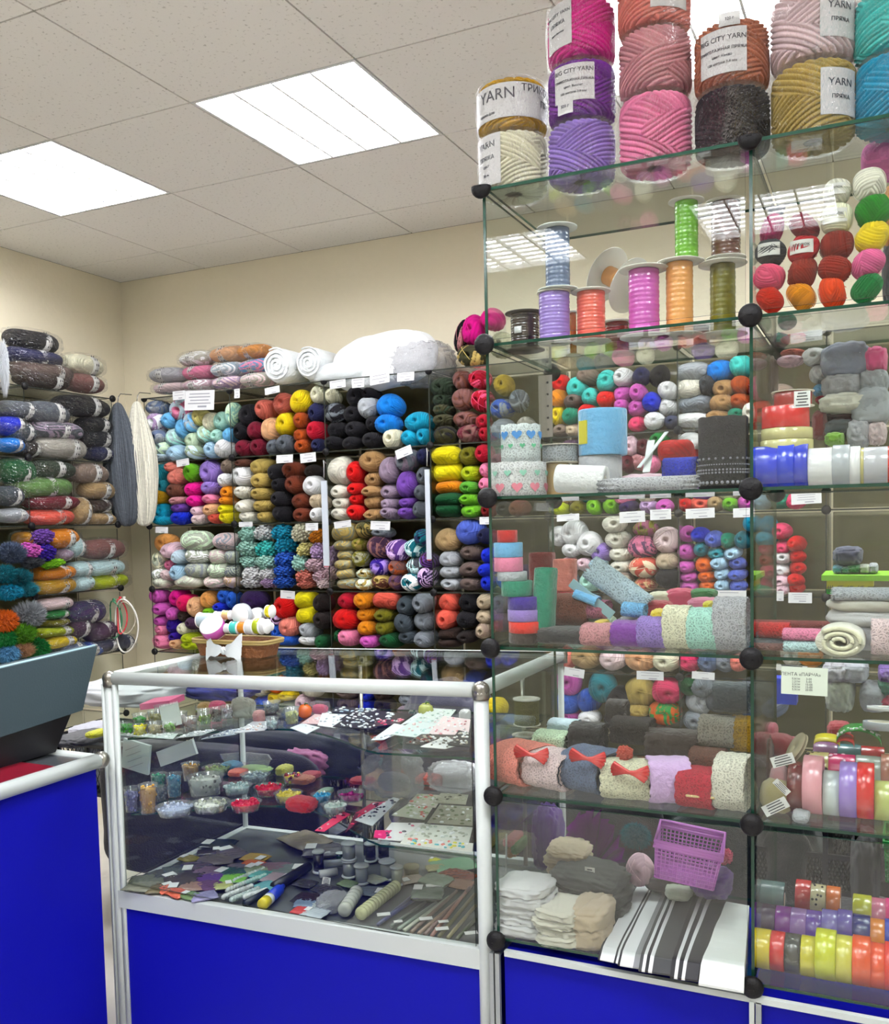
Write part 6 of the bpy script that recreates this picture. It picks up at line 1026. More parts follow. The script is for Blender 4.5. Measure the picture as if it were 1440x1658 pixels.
def lattice(name, label, p, w, d, h, c, rot=(0, 0, 0), n=9, full=.55):
    root = thing(name, label, 'crate', p); root.rotation_euler = rot; b = MB()
    for s in (-1, 1):
        for ax in (0, 1):
            L, O = (w, d) if ax == 0 else (d, w); m = max(3, int(n*L/w)); q = lambda u, z: (u*L/2, s*O/2, z) if ax == 0 else (s*O/2, u*L/2, z)
            for k in range(-m, m+1):
                u0 = k/m; 
                for dr in (-1, 1):
                    u1 = u0+dr*.35; lo, hi = 0, 1
                    a_, e_ = max(-1, min(1, u0)), max(-1, min(1, u1)); b.tube([q(a_, h*.06), q(e_, h*full)], .0022, 4)
            for u in (-1, -.33, .33, 1): x, y, z = q(u, h/2); b.box((x, y, z), (.012, .012, h) if True else 0)
            for z, t in ((.02*h, .014), (full*h, .012), (h*.98, .018)): x, y, _ = q(0, 0); b.box((x, y, z), (L+.012, .01, t) if ax == 0 else (.01, L+.012, t))
    b.box((0, 0, .004), (w, d, .006)); link('lattice_body', b.mesh('lattice_body', [pbsdf('black_crate_plastic', lin(c), .4)], False), root); return root
p, w, h = bbox('U', 230, 80, 900, 620, 2.55); lattice('black_mesh_basket', 'dark mesh basket standing behind the bottom right cube', Vector((p.x, 2.6, p.z-h*.3)), w, .25, h*.95, (24, 26, 28), n=12)
p, w, h = bbox('U', 1060, 190, 1250, 560, 2.4); basket('green plastic basket behind the bottom right cube', Vector((p.x+.03, 2.45, p.z-h*.4)), w*1.2, .15, h*.9, (20, 140, 60), (0, 0, 0))
p, w, h = bbox('U', 900, 180, 1080, 680, 2.5); blob('dark_bag', 'black bag behind the bottom right cube', 'bag', p, (w, .15, h), (18, 16, 26))
# ------------------------------------------------------------------ register housing on the left counter
P4 = [atX(0, 1083, -1.95), atX(158, 1046, -1.95), atX(134, 1150, -1.95), atX(0, 1194, -1.95)]
ext = lambda a, c, t: a+(a-c)*t
A_, B_, C_, D_ = ext(P4[0], P4[1], 1.0), P4[1], P4[2], ext(P4[3], P4[2], 1.2)
root = thing('cash_register', 'slate grey upright back of the cash register on the left counter', 'register', (B_.x, 1.6, .915)); O_ = root.location
b = MB(); off = Vector((-.05, 0, 0)); q = [A_-O_, B_-O_, C_-O_, D_-O_]; b.add(q+[v+off for v in q], [(0, 1, 2, 3), (7, 6, 5, 4), (0, 4, 5, 1), (1, 5, 6, 2), (2, 6, 7, 3), (3, 7, 4, 0)]); link('back_panel', b.mesh('back_panel', [TEALG], False), root)
b = MB(); b.tube([q[0]+Vector((-.01, 0, .001)), q[1]+Vector((-.01, 0, .001))], .0035, 8); link('bright_edge', b.mesh('bright_edge', [cm((190, 225, 235), .2)]), root)
b = MB(); b.add([(-.02, q[3].y, q[3].z+.01), (-.02, q[2].y-.01, q[2].z+.01), (-.24, q[2].y-.01, q[2].z+.01), (-.24, q[3].y, q[3].z+.01), (-.03, q[3].y, .003), (-.03, q[2].y-.07, .003), (-.26, q[2].y-.07, .003), (-.26, q[3].y, .003)], [(0, 1, 2, 3), (7, 6, 5, 4), (0, 4, 5, 1), (1, 5, 6, 2), (2, 6, 7, 3), (3, 7, 4, 0)]); link('dark_base', b.mesh('dark_base', [cm((26, 24, 30), .4)], False), root)
Zc = [atZ(0, 1262-25, .916), atZ(0, 1205, .916), atZ(108, 1202, .916), atZ(60, 1225, .916)]
b = MB(); b.box((0, 0, .002), (.13, .62, .004)); tag(link('red_folder', b.mesh('red_folder', [cm((130, 12, 38), .35)], False), None, (-1.925, 1.36, .914)), 'dark red folder lying at the edge of the left counter', 'folder')
# ------------------------------------------------------------------ basket of ribbons on the showcase
zt = 1.118+.0008+.005+.013
def g(x): return 1.118+.027*(x+1.833)/1.046+.006
def bk(x, y, Y): return atY(*px('BK', x, y), Y)
a_, c_ = bk(205, 800, 2.19), bk(1235, 780, 2.19); cx = (a_.x+c_.x)/2; W_k = (c_.x-a_.x); zt = g(cx)
root = thing('brown_gift_basket', 'brown woven gift basket with white bow standing on the showcase', 'basket', (cx, 2.21, zt)); m = mpp((cx, 2.21, zt))/9; Hb = 235*m
b = MB(); sec = []
for t in (0, .5, 1, 1, .1): sec.append(t)
n = 40
def ring(s, z, k=1): return [(math.copysign(abs(math.cos(2*PI*i/n))**.35, math.cos(2*PI*i/n))*W_k/2*s*k, math.copysign(abs(math.sin(2*PI*i/n))**.35, math.sin(2*PI*i/n))*.055*s*k, z) for i in range(n)]
R_ = [ring(.9, .001), ring(.95, Hb*.5), ring(1.03, Hb*.95), ring(1.05, Hb), ring(.97, Hb), ring(.9, .01)]; vs = sum(R_, []); b.add(vs, [(j*n+i, j*n+(i+1) % n, (j+1)*n+(i+1) % n, (j+1)*n+i) for j in range(5) for i in range(n)]); b.add(ring(.9, .002), [tuple(range(n))])
link('woven_body', b.mesh('woven_body', [pbsdf('brown_wicker', lin((120, 72, 34)), .6, bump=.6, bscale=90, noise=.3)]), root)
b = MB(); r_ = ring(1.055, Hb); b.tube(r_, .0045, 6, closed=True); r_ = ring(1.05, Hb-.006); b.tube(r_, .004, 6, closed=True); link('rim', b.mesh('rim', [cm((175, 150, 90), .5)]), root)
b = MB()
for s, sx in ((-1, 1), (1, 1)):
    for k in range(3):
        y0 = -.062-.004*k; vs = []
        for i in range(9):
            t = i/8; wz = .006+.022*t; xx = s*.062*t; zz_ = Hb*.45+(.02*(1-k)+.01)*t*(1 if s > 0 else .8)+.004*math.sin(t*9+k); vs += [(xx, y0-.006*math.sin(t*PI), zz_-wz*.7), (xx, y0-.006*math.sin(t*PI)-.003*math.sin(5*t), zz_+wz*.7)]
        b.add(vs, [(2*i, 2*i+1, 2*i+3, 2*i+2) for i in range(8)])
b.ball((0, -.066, Hb*.45), (.012, .008, .012), 10)
for s in (-1, 1): b.add([(0, -.066, Hb*.45), (s*.03, -.068, .002), (s*.05, -.068, .006)], [(0, 1, 2)])
link('white_bow', b.mesh('white_bow', [SATIN]), root, color=lin((215, 220, 222)))
for (x0, y0, x1, y1, Y, c, lb, ax) in ((210, 200, 440, 420, 2.15, 'pale_blue', 'white ribbon roll with pale blue bands in the basket, far left', 'x'), (445, 180, 560, 330, 2.17, 'white', 'plain white ribbon roll beside the far left one in the basket', 'x'), (560, 165, 660, 300, 2.16, 'pale_yellow', 'white roll with a yellow sticker in the basket', 'x'), (260, 330, 560, 520, 2.11, 'orchid', 'tilted ribbon roll with white disc and mauve ribbon in the basket', 't'), (695, 110, 960, 330, 2.13, 'white', 'round white ribbon disc facing front in the basket', 'y'), (960, 140, 1150, 330, 2.16, 'white', 'white ribbon roll behind the lime one in the basket', 'y'), (600, 360, 680, 500, 2.12, 'white', 'narrow white roll left of the mint roll in the basket', 'x'), (682, 325, 790, 510, 2.12, 'aqua', 'mint green ribbon roll in the middle of the basket', 'x'), (795, 330, 910, 500, 2.12, 'amber', 'orange ribbon roll right of the mint one in the basket', 'x'), (915, 300, 1025, 520, 2.12, 'white', 'white roll between orange and lime rolls in the basket', 'x'), (1028, 280, 1120, 510, 2.12, 'yellow_green', 'lime green ribbon roll at the right of the basket', 'x'), (1122, 290, 1200, 500, 2.12, 'white', 'white roll at the right rim of the basket', 'x'), (1200, 90, 1270, 270, 2.16, 'bright_yellow', 'yellow ribbon reel with clear discs at the right of the basket', 'x'), (1190, 340, 1260, 460, 2.17, 'red', 'small red ribbon behind the right rim of the basket', 'x')):
    Y += .06; a1, a2 = bk(x0, y0, Y), bk(x1, y1, Y); w = a2.x-a1.x; h = a1.z-a2.z; p = (a1+a2)/2
    if ax == 'x': roll(lb, p, h/2, w*.95, c, 'x', None, .3, 'ribbon_roll', 'ribbon', 'ribbon rolls in the gift basket', rim=1.06 if w > .012 else None, corecol=(240, 240, 238))
    elif ax == 'y': roll(lb, p, w/2, .018, 'light_grey', 'y', None, .1, 'ribbon_roll', 'ribbon', 'ribbon rolls in the gift basket', rim=.95, corecol=(245, 245, 245))
    else: roll(lb, p, w/2, .03, c, 'z', None, .1, 'ribbon_roll', 'ribbon', 'ribbon rolls in the gift basket', rot=(.75, .1, 0), rim=.98, corecol=(246, 246, 246))
# ------------------------------------------------------------------ showcase goods
def zsh(level, x): return {1: .96-.018+.036*(x+1.833)/1.046, 2: .748-.009+.018*(x+1.833)/1.046, 0: DZ}[level]+.006
def on(z, x, y, level):
    X, Y = px(z, x, y); p = atZ(X, Y, zsh(level, -1.3)); p = atZ(X, Y, zsh(level, p.x)); 
    if not (1.845 < p.y < 2.36): p = atY(X, Y, min(2.34, max(1.86, p.y))); p.z = zsh(level, p.x)
    return p
def bead_fill(b, R0, R1, h0, h1, r, n, rng, colors):
    for k in range(n):
        z = h0+(h1-h0)*rng.random(); a = rng.uniform(0, 2*PI); RR_ = R0+(R1-R0)*(z-h0)/max(1e-6, h1-h0+1e-6); q = RR_*math.sqrt(rng.uniform(.35, 1))
        if z > h1-r*2: q = RR_*math.sqrt(rng.random())
        b.ball((q*math.cos(a), q*math.sin(a), z), r*rng.uniform(.85, 1.1), 6, rng.randrange(colors))
def cup(label, z, x, yb, w, hpx, level, cols, fill=.8, n=90, br=.0042, taper=.82, tray=False, asp=1, name=None):
    p = on(z, x, yb, level); m = mpp(p)/ZM[z][2]; R = w*m/2; h = hpx*m
    if tray: h = .022
    root = thing(name or ('bead_tray' if tray else 'bead_cup'), label, 'container', p+Vector((0, R*.5, .0005)), 0, 'clear bead containers in the showcase'); root.scale = (1, asp, 1); b = MB()
    b.lathe([(0, .0005), (R*taper, .0005), (R, h), (R+.002, h+.001), (R*.97, h-.001), (R*taper*.95, .0025), (0, .0025)], 28); link('clear_cup', b.mesh('clear_cup', [CUP]), root)
    b = MB(); rng = random.Random(int(x*13+yb)); bead_fill(b, R*taper*.82, R*.88, .004, h*fill, br, n, rng, len(cols)); b.lathe([(0, .003), (R*taper*.8, .003), (R*.8, h*fill*.9), (0, h*fill*.95)], 20)
    o = link('beads', b.mesh('beads', [cm(c, .25) for c in cols]), root); o['kind'] = 'stuff'; return root
ZC = 'V1'
for a in ((105, 440, 110, 105, [(60, 190, 30), (90, 215, 50)], 'clear cup of bright green beads at the left of the upper shelf', .8), (205, 365, 110, 90, [(50, 165, 40)], 'clear cup of darker green beads behind the bright green ones', .7), (205, 450, 115, 90, [(235, 225, 20)], 'clear cup of yellow beads beside the green ones', .9), (320, 440, 120, 100, [(190, 180, 130), (215, 205, 160)], 'clear cup of sandy beads right of the yellow ones', .7), (330, 360, 130, 110, [(180, 165, 90)], 'clear cup of khaki beads behind the sandy ones', .7), (440, 415, 100, 70, [(110, 170, 70), (130, 190, 100)], 'clear cup of leaf green beads in the middle left', .8),
  (380, 300, 130, 90, [(120, 110, 115)], 'clear cup of grey sequins at the back left', .7), (520, 350, 110, 90, [(190, 180, 175)], 'clear cup of pale sequins behind the brown ones', .7), (600, 410, 115, 110, [(95, 75, 75), (120, 95, 90)], 'clear cup of brown sequins', .7), (710, 360, 110, 120, [(85, 130, 60), (130, 170, 80)], 'tall clear cup of moss green beads', .6), (700, 290, 130, 70, [(160, 190, 90)], 'clear cup of yellow-green sequins at the back', .7), (805, 335, 90, 110, [(50, 55, 58)], 'clear cup of black sequins', .8), (885, 310, 100, 100, [(170, 170, 185)], 'clear cup of silver sequins right of the black ones', .7), (975, 290, 80, 70, [(60, 65, 70)], 'small clear cup of dark beads', .7), (1060, 280, 110, 100, [(180, 175, 165)], 'clear cup of pale buttons', .7), (1230, 260, 130, 80, [(70, 85, 110)], 'clear cup of slate blue beads', .7), (1240, 390, 100, 90, [(170, 190, 190)], 'clear cup of white beads at the shelf edge', .6), (1390, 355, 120, 130, [(200, 205, 130), (220, 220, 160)], 'clear cup of pale yellow buttons in the middle of the shelf', .8)):
    cup(a[5], 'V1', a[0], a[1], a[2], a[3], 1, a[4], a[6], 70)
for (x, y, w, h, c, lb) in ((830, 190, 110, 100, (215, 75, 120), 'pink packet with white print above the cups'), (730, 190, 90, 90, (190, 150, 90), 'tan packet left of the pink packet'), (1030, 200, 170, 130, (150, 155, 145), 'grey wrapped packets behind the cups'), (1150, 240, 60, 80, (200, 140, 140), 'dusty pink packet right of the cups')):
    p = on('V1', x, y+90, 1); m = mpp(p)/4.8; blob('small_packet', lb, 'packet', p+Vector((0, 0, h*m*.55)), (w*m, .03, h*m), c)
# spiral notebook standing at the left
p = on('V1', 110, 300, 1); b = MB(); b.box((0, 0, .035), (.055, .003, .06)); 
for k in range(12): b.tube([(-.026+.0047*k, -.003, .064), (-.026+.0047*k, 0, .070), (-.026+.0047*k, .003, .064)], .0008, 4)
tag(link('spiral_notepad', b.mesh('spiral_notepad', [cm((205, 214, 208), .6)], False), None, Vector((-1.775, 2.0, zsh(1, -1.77))), (-.25, -.25, .35)), 'small white spiral notepad leaning in the left corner of the showcase', 'notepad')
# button cards on the upper shelf
def card(label, z, corners, level, c, dots, nd=18, group='button cards in the showcase', lift=0, seed=0, dr=.0045, name='button_card', rough=.4):
    P_ = [on(z, x, y, level) for x, y in corners]; c0 = sum(P_, Vector())/4; b = MB(); zz_ = c0.z+lift; rng = random.Random(seed+int(corners[0][0]))
    b.add([(q.x-c0.x, q.y-c0.y, 0) for q in P_]+[(q.x-c0.x, q.y-c0.y, .0015) for q in P_], [(0, 3, 2, 1), (4, 5, 6, 7), (0, 1, 5, 4), (1, 2, 6, 5), (2, 3, 7, 6), (3, 0, 4, 7)])
    root = thing(name, label, 'card', (c0.x, c0.y, zz_), 0, group); link('card', b.mesh('card', [cm(c, rough)], False), root); b = MB()
    for k in range(nd):
        u, v = rng.uniform(.06, .94), rng.uniform(.06, .94); q = P_[0].lerp(P_[1], u).lerp(P_[3].lerp(P_[2], u), v); b.ball((q.x-c0.x, q.y-c0.y, .002), (dr*rng.uniform(.6, 1.3), dr*rng.uniform(.6, 1.3), .0026), 8, rng.randrange(len(dots)))
    link('buttons', b.mesh('buttons', [cm(d, .3) for d in dots]), root); return root
Wt, Sv, Bk = (235, 238, 240), (180, 186, 192), (30, 30, 36)
for i, a in enumerate((([(700, 470), (960, 430), (1150, 360), (900, 400)], (150, 160, 170), [Wt, Sv, (120, 130, 150)], 'silver button card in front of the cups'), ([(960, 425), (1190, 400), (1290, 330), (1100, 340)], (190, 190, 195), [Wt, (210, 180, 170), Sv], 'pinkish grey button card at the shelf edge'), ([(500, 470), (700, 445), (820, 400), (640, 420)], (165, 175, 178), [Wt, Sv], 'pale button card behind the green cup'), ([(60, 475), (480, 470), (520, 430), (80, 445)], (190, 205, 200), [Wt, (200, 215, 205)], 'long pale sequin strip at the left shelf edge'))):
    card(a[3], 'V1', a[0], 1, a[1], a[2], 46, lift=.0015*i, dr=.004)
for i, a in enumerate((([(0, 225), (120, 262), (215, 215), (90, 190)], (225, 232, 236), [Wt], 2, 'plain white card sticking over the shelf edge'), ([(80, 195), (330, 195), (330, 135), (180, 130)], (225, 190, 190), [(235, 200, 200), Wt], 14, 'pale pink card with buttons'), ([(200, 210), (330, 225), (420, 130), (240, 110)], Wt, [Wt, Sv], 16, 'white card with pale buttons left of the black cards'), ([(310, 230), (680, 245), (760, 190), (420, 165)], Bk, [Wt, (215, 225, 235), Wt], 44, 'black card full of white buttons at the shelf edge'), ([(360, 185), (800, 205), (900, 130), (480, 110)], Bk, [Wt, (220, 228, 235)], 40, 'black card with big white buttons behind'), ([(300, 130), (620, 135), (660, 100), (330, 95)], (40, 42, 50), [Wt, (190, 215, 235)], 24, 'dark card with pale oval buttons at the back'), ([(590, 245), (800, 215), (850, 180), (640, 190)], (60, 40, 50), [(230, 70, 110), (240, 150, 170), Wt], 20, 'dark card with pink buttons'), ([(590, 345), (680, 340), (900, 245), (760, 225)], (225, 228, 232), [(190, 195, 200)], 6, 'curved white label strip over the shelf edge'), ([(800, 240), (880, 215), (985, 150), (930, 150)], (215, 225, 228), [Wt], 4, 'rolled white strip pointing to the back'), ([(740, 315), (1020, 340), (1180, 200), (900, 210)], (205, 218, 216), [(190, 220, 220), Wt, (225, 190, 190)], 44, 'clear packet of pale blue buttons'), ([(900, 215), (1120, 240), (1210, 130), (1040, 125)], (200, 210, 205), [Wt, (170, 190, 180)], 34, 'clear packet of small white buttons behind'), ([(1000, 330), (1300, 330), (1315, 210), (1120, 190)], (225, 205, 205), [Wt, (225, 150, 160)], 34, 'clear packet of pinkish buttons near the right post'), ([(840, 400), (1140, 420), (1240, 330), (960, 330)], (70, 66, 62), [(150, 60, 60), Wt, (190, 185, 170), (60, 50, 45)], 60, 'packet of mixed brown red and white beads at the edge'), ([(950, 430), (1130, 440), (1310, 385), (1110, 360)], (228, 230, 228), [Wt, (120, 115, 105)], 24, 'white card with dark metal buttons at the edge'), ([(1150, 420), (1310, 430), (1316, 330), (1230, 310)], (50, 50, 50), [Wt, (200, 195, 180)], 26, 'dark card with pale buttons by the right post'))):
    card(a[4], 'V2', a[0], 1, a[1], a[2], a[3], lift=.0016*i, dr=.0055 if 'big' in a[4] or 'oval' in a[4] else .004)
def fruit(label, x, y, w, h, c, name):
    p = on('V2', x, y+h/2, 1); m = mpp(p)/4.5; R = w*m/2; root = thing(name, label, 'fruit', p+Vector((0, 0, R*.95))); b = MB(); b.lathe([(0, -.8*R), (.35*R, -.95*R), (.8*R, -.6*R), (R, 0), (.85*R, .55*R), (.45*R, .88*R), (.12*R, .8*R), (0, .7*R)], 24); link('fruit', b.mesh('fruit', [PLAS]), root, color=sc3(lin(c)))
    b = MB(); b.tube([(0, 0, .7*R), (.1*R, 0, 1.15*R)], .08*R, 6); b.ball((.3*R, 0, 1.05*R), (.3*R, .15*R, .08*R), 8); link('stem', b.mesh('stem', [cm((70, 110, 40))]), root)
fruit('small artificial orange on the upper showcase shelf', 108, 95, 108, 105, (235, 110, 20), 'artificial_orange'); fruit('small pale green artificial apple on the upper showcase shelf', 990, 90, 115, 110, (185, 190, 100), 'artificial_apple')
p = on('V2', 1275, 155, 1); blob('white_ball', 'small white foam ball by the right post', 'ball', p+Vector((0, 0, .012)), (.024, .024, .024), 'white')
for x, y in ((520, 100), (577, 103)):
    p = on('V2', x, y+14, 1); b = MB(); b.lathe([(0, -.002), (.0075, -.002), (.008, 0), (.0075, .002), (.004, .0015), (0, .001)], 20, 0, Matrix.Rotation(PI/2, 4, 'X')); tag(link('round_button', b.mesh('round_button', [cm((215, 228, 240), .3)]), None, p+Vector((0, 0, .009))), ['left', 'right'][x > 550]+' of two round pale blue buttons standing on the black card', 'button')
p = on('V2', 220, 120, 1); m = mpp(p)/4.5; b = MB(); b.box((0, 0, .018), (.045, .03, .036)); o = tag(link('clear_box', b.mesh('clear_box', [CUP], False), None, p), 'clear plastic box with pink contents behind the orange', 'box'); 
blob('pink_trim', 'pink trim inside the clear box', 'trim', p+Vector((0, 0, .015)), (.038, .022, .022), 'rose')
# middle shelf: beads
for a in ((95, 555, 110, 190, [(110, 110, 175), (140, 140, 195)], 'clear cup of lilac-blue beads at the far left', .8, 0), (220, 570, 145, 225, [(225, 165, 45), (240, 185, 70)], 'clear cup of golden round beads', .95, 0), (320, 470, 110, 110, [(90, 105, 110), (130, 140, 145)], 'small clear cup of grey beads behind the golden ones', .8, 0), (300, 370, 120, 110, [(50, 150, 110), (110, 190, 150)], 'clear cup of emerald beads', .9, 0), (425, 440, 125, 180, [(60, 150, 190), (110, 190, 220)], 'clear cup of sky blue beads', .9, 0), (550, 310, 140, 130, [(190, 140, 40), (215, 170, 70)], 'clear cup of amber beads at the back', .9, 0), (640, 430, 290, 140, [(205, 210, 200), (120, 120, 110), (235, 235, 228)], 'large clear bowl of white and grey beads', .95, 0)):
    cup(a[5], 'V3', a[0], a[1], a[2], a[3], 2, a[4], a[6], 120, .0042)
cup('round clear tray of transparent bluish beads at the shelf edge', 'V3', 400, 590, 300, 60, 2, [(185, 195, 220), (205, 212, 232)], .9, 150, .0045, tray=True)
cup('clear tray of white pearl beads at the shelf edge', 'V3', 680, 560, 290, 60, 2, [(230, 232, 222), (150, 155, 140), (200, 205, 180)], .95, 150, .005, tray=True)
cup('clear tray of frosted glass beads behind the pearl tray', 'V3', 900, 420, 230, 60, 2, [(170, 195, 195), (200, 215, 215)], .95, 110, .005, tray=True)
cup('clear tray of grey glass beads at the back', 'V3', 1040, 330, 230, 60, 2, [(120, 135, 140), (170, 185, 185)], .95, 110, .005, tray=True)
cup('clear tray of red beads at the shelf edge', 'V3', 960, 555, 250, 60, 2, [(225, 30, 60), (235, 45, 75)], .98, 150, .005, tray=True)
cup('clear tray of red beads behind the first red tray', 'V3', 1145, 430, 230, 60, 2, [(215, 30, 55)], .98, 130, .005, tray=True)
cup('clear tray of yellow beads', 'V3', 1300, 480, 220, 60, 2, [(215, 195, 60), (225, 205, 90)], .95, 120, .0045, tray=True)
cup('clear tray of green beads at the back', 'V3', 740, 270, 220, 60, 2, [(130, 150, 100), (150, 170, 110)], .9, 90, .0045, tray=True)
cup('clear tray of mixed yellow and red berries', 'V3', 1340, 330, 150, 60, 2, [(225, 190, 50), (120, 30, 30), (215, 60, 70)], .95, 60, .006, tray=True)
cup('clear tray of pale mint beads', 'V4', 300, 400, 190, 60, 2, [(200, 220, 210), (225, 235, 228)], .9, 90, .005, tray=True)
cup('clear tray of turquoise blue chips', 'V4', 210, 320, 150, 60, 2, [(40, 150, 200), (90, 180, 215)], .95, 90, .004, tray=True)
cup('clear oval tray with magenta beads', 'V4', 420, 310, 200, 50, 2, [(190, 30, 130), (150, 20, 100)], .6, 40, .006, tray=True)
for (z, x, y, w, h, c, lb, me, lv) in (('V3', 890, 190, 130, 90, (50, 150, 195), 'blue net bundle on the middle shelf', None, 2), ('V3', 940, 240, 110, 70, (225, 110, 80), 'coral shells under the blue net bundle', None, 2), ('V3', 810, 350, 90, 80, (95, 30, 45), 'dark red bead bunch in the middle', None, 2), ('V3', 1300, 190, 90, 110, (205, 205, 90), 'yellow-green folded card on the middle shelf', None, 2), ('V3', 1080, 190, 220, 60, (150, 185, 110), 'pale green leafy trim in a clear tray', None, 2), ('V4', 85, 320, 190, 150, (222, 28, 30), 'red star-shaped packet with white dots at the shelf edge', None, 2), ('V4', 530, 150, 150, 60, (190, 40, 45), 'red trim packet at the back', None, 2), ('V4', 150, 110, 110, 70, (180, 50, 50), 'dark red trim packet at the back left', None, 2), ('V4', 80, 140, 170, 80, (195, 120, 90), 'terracotta shells at the back left', None, 2), ('V4', 255, 230, 70, 60, (170, 205, 170), 'small pale green packet standing', None, 2)):
    p = on(z, x, y+h*.3, lv); m = mpp(p)/ZM[z][2]; blob('trim_packet', lb, 'packet', p+Vector((0, 0, h*m*.28)), (w*m, .05, h*m*.55), c, me)
p = on('V3', 1000, 175, 2); root = thing('clear_trays', 'large clear plastic tray with rim at the back of the middle shelf', 'tray', p+Vector((0, 0, .001))); b = MB(); b.lathe([(0, 0), (.075, 0), (.095, .04), (.1, .041), (.093, .039), (.073, .002)], 6); link('clear_tray', b.mesh('clear_tray', [CUP], False), root); root.scale = (1, .6, 1)
p = on('V4', 720, 260, 2); root = thing('clear_bag', 'big clear plastic bag of white fluff on the middle shelf', 'bag', p+Vector((0, .03, .05))); link('bag_film', BAGM[1], root, scale=(.13, .07, .09)); link('fluff', FLC[1], root, (0, .0, -.02), scale=(.09, .05, .05), color=lin((150, 150, 160)))
p = on('V4', 1160, 230, 2); blob('clear_button_bag', 'clear bag of pale buttons leaning near the right post', 'bag', p+Vector((0, .02, .035)), (.10, .05, .06), (165, 165, 140), BAGM[0])
for i, a in enumerate((([(180, 520), (250, 525), (440, 400), (380, 380)], (225, 50, 90), [(240, 200, 200), (90, 20, 40)], 8, 'red and white striped ribbon card at the shelf edge'), ([(400, 540), (480, 470), (600, 375), (480, 390)], (120, 30, 50), [(235, 60, 90)], 6, 'dark red ribbon card behind the striped one'), ([(480, 400), (640, 395), (740, 310), (600, 325)], (205, 60, 90), [Wt, (90, 20, 40)], 10, 'pink and black striped ribbon card'), ([(470, 455), (600, 495), (800, 300), (750, 290)], (225, 230, 232), [(130, 140, 150), (60, 60, 70), Wt], 26, 'white card with grey printed flowers'), ([(640, 600), (810, 610), (980, 480), (740, 480)], (240, 240, 240), [(225, 100, 140), (90, 90, 100)], 10, 'white printed card with pink corner over the shelf edge'), ([(610, 590), (690, 600), (740, 540), (620, 540)], (240, 40, 120), [(250, 60, 140)], 2, 'hot pink card corner'), ([(830, 590), (1300, 640), (1330, 520), (960, 500)], (218, 222, 212), [Wt, (170, 175, 160), (190, 200, 190)], 50, 'long clear packet of white lace motifs at the edge'), ([(800, 650), (1330, 700), (1335, 640), (840, 600)], (225, 225, 215), [(80, 180, 190), (220, 210, 60), (225, 120, 110), Wt], 36, 'card with coloured motifs along the right shelf edge'), ([(740, 440), (980, 470), (1040, 380), (860, 360)], (190, 195, 175), [Wt, (200, 90, 80), (150, 170, 130)], 30, 'clear packet of small floral motifs'), ([(1000, 500), (1330, 520), (1335, 380), (1090, 370)], (150, 150, 130), [(110, 120, 90), Wt, (190, 195, 175)], 40, 'clear packet of greenish metal charms'), ([(860, 360), (1060, 390), (1120, 300), (930, 290)], (185, 180, 165), [(215, 120, 110), (170, 190, 150), Wt], 26, 'clear packet of beige and coral beads'), ([(1040, 360), (1280, 370), (1300, 300), (1100, 290)], (165, 165, 145), [(90, 90, 75), (190, 190, 170)], 26, 'clear packet of dark metal clasps'))):
    card(a[4], 'V4', a[0], 2, a[1], a[2], a[3], lift=.0014*i, dr=.005, group='cards and packets on the middle showcase shelf')
# lower deck
def packet_mesh(seed):
    rng = np.random.RandomState(seed); n, m_ = 26, 18; b = MB(); q = rng.normal(size=(6, 2))*5
    def hgt(u, v): return (max(0, 1-abs(u)**6)*max(0, 1-abs(v)**6))**.5*.5*(1-.16*sum(abs(math.sin(u*a_+v*c_+k)) for k, (a_, c_) in enumerate(q))/2)+.04
    for s in (1, -1):
        vs = [((-1+2*i/n)/2*(1-.03*math.sin(9*j/m_)), (-1+2*j/m_)/2*(1-.04*math.sin(7*i/n)), s*hgt(-1+2*i/n, -1+2*j/m_)) for i in range(n+1) for j in range(m_+1)]
        fs = [(i*(m_+1)+j, (i+1)*(m_+1)+j, (i+1)*(m_+1)+j+1, i*(m_+1)+j+1) for i in range(n) for j in range(m_)]; b.add(vs, fs if s > 0 else [f[::-1] for f in fs], 0)
    return b.mesh('packet_body', [PLAS])
PKM = [packet_mesh(i) for i in range(5)]
HB = MB(); HB.box((0, 0, 0), (1, 1, 1)); HBM = HB.mesh('card_header', [PAPER], False)
def packet(lb, p, w, d, h, c, group):
    root = thing('small_packet', lb, 'packet', p+Vector((0, 0, h*.5+.0005)), random.uniform(-.5, .9), group); link('packet_body', random.choice(PKM), root, scale=(w, d, h), color=sc3(lin(c)))
    if random.random() < .45: link('card_header', HBM, root, (w*.3*random.choice([-1, 1]), random.uniform(-.2, .2)*d, h*.5), scale=(w*.28, d*.5, .001))
    return root
cols = [((95, 88, 82), 'brown-grey'), ((60, 58, 62), 'charcoal'), ((120, 108, 112), 'mauve grey'), ((90, 96, 84), 'olive grey')]
k = 0
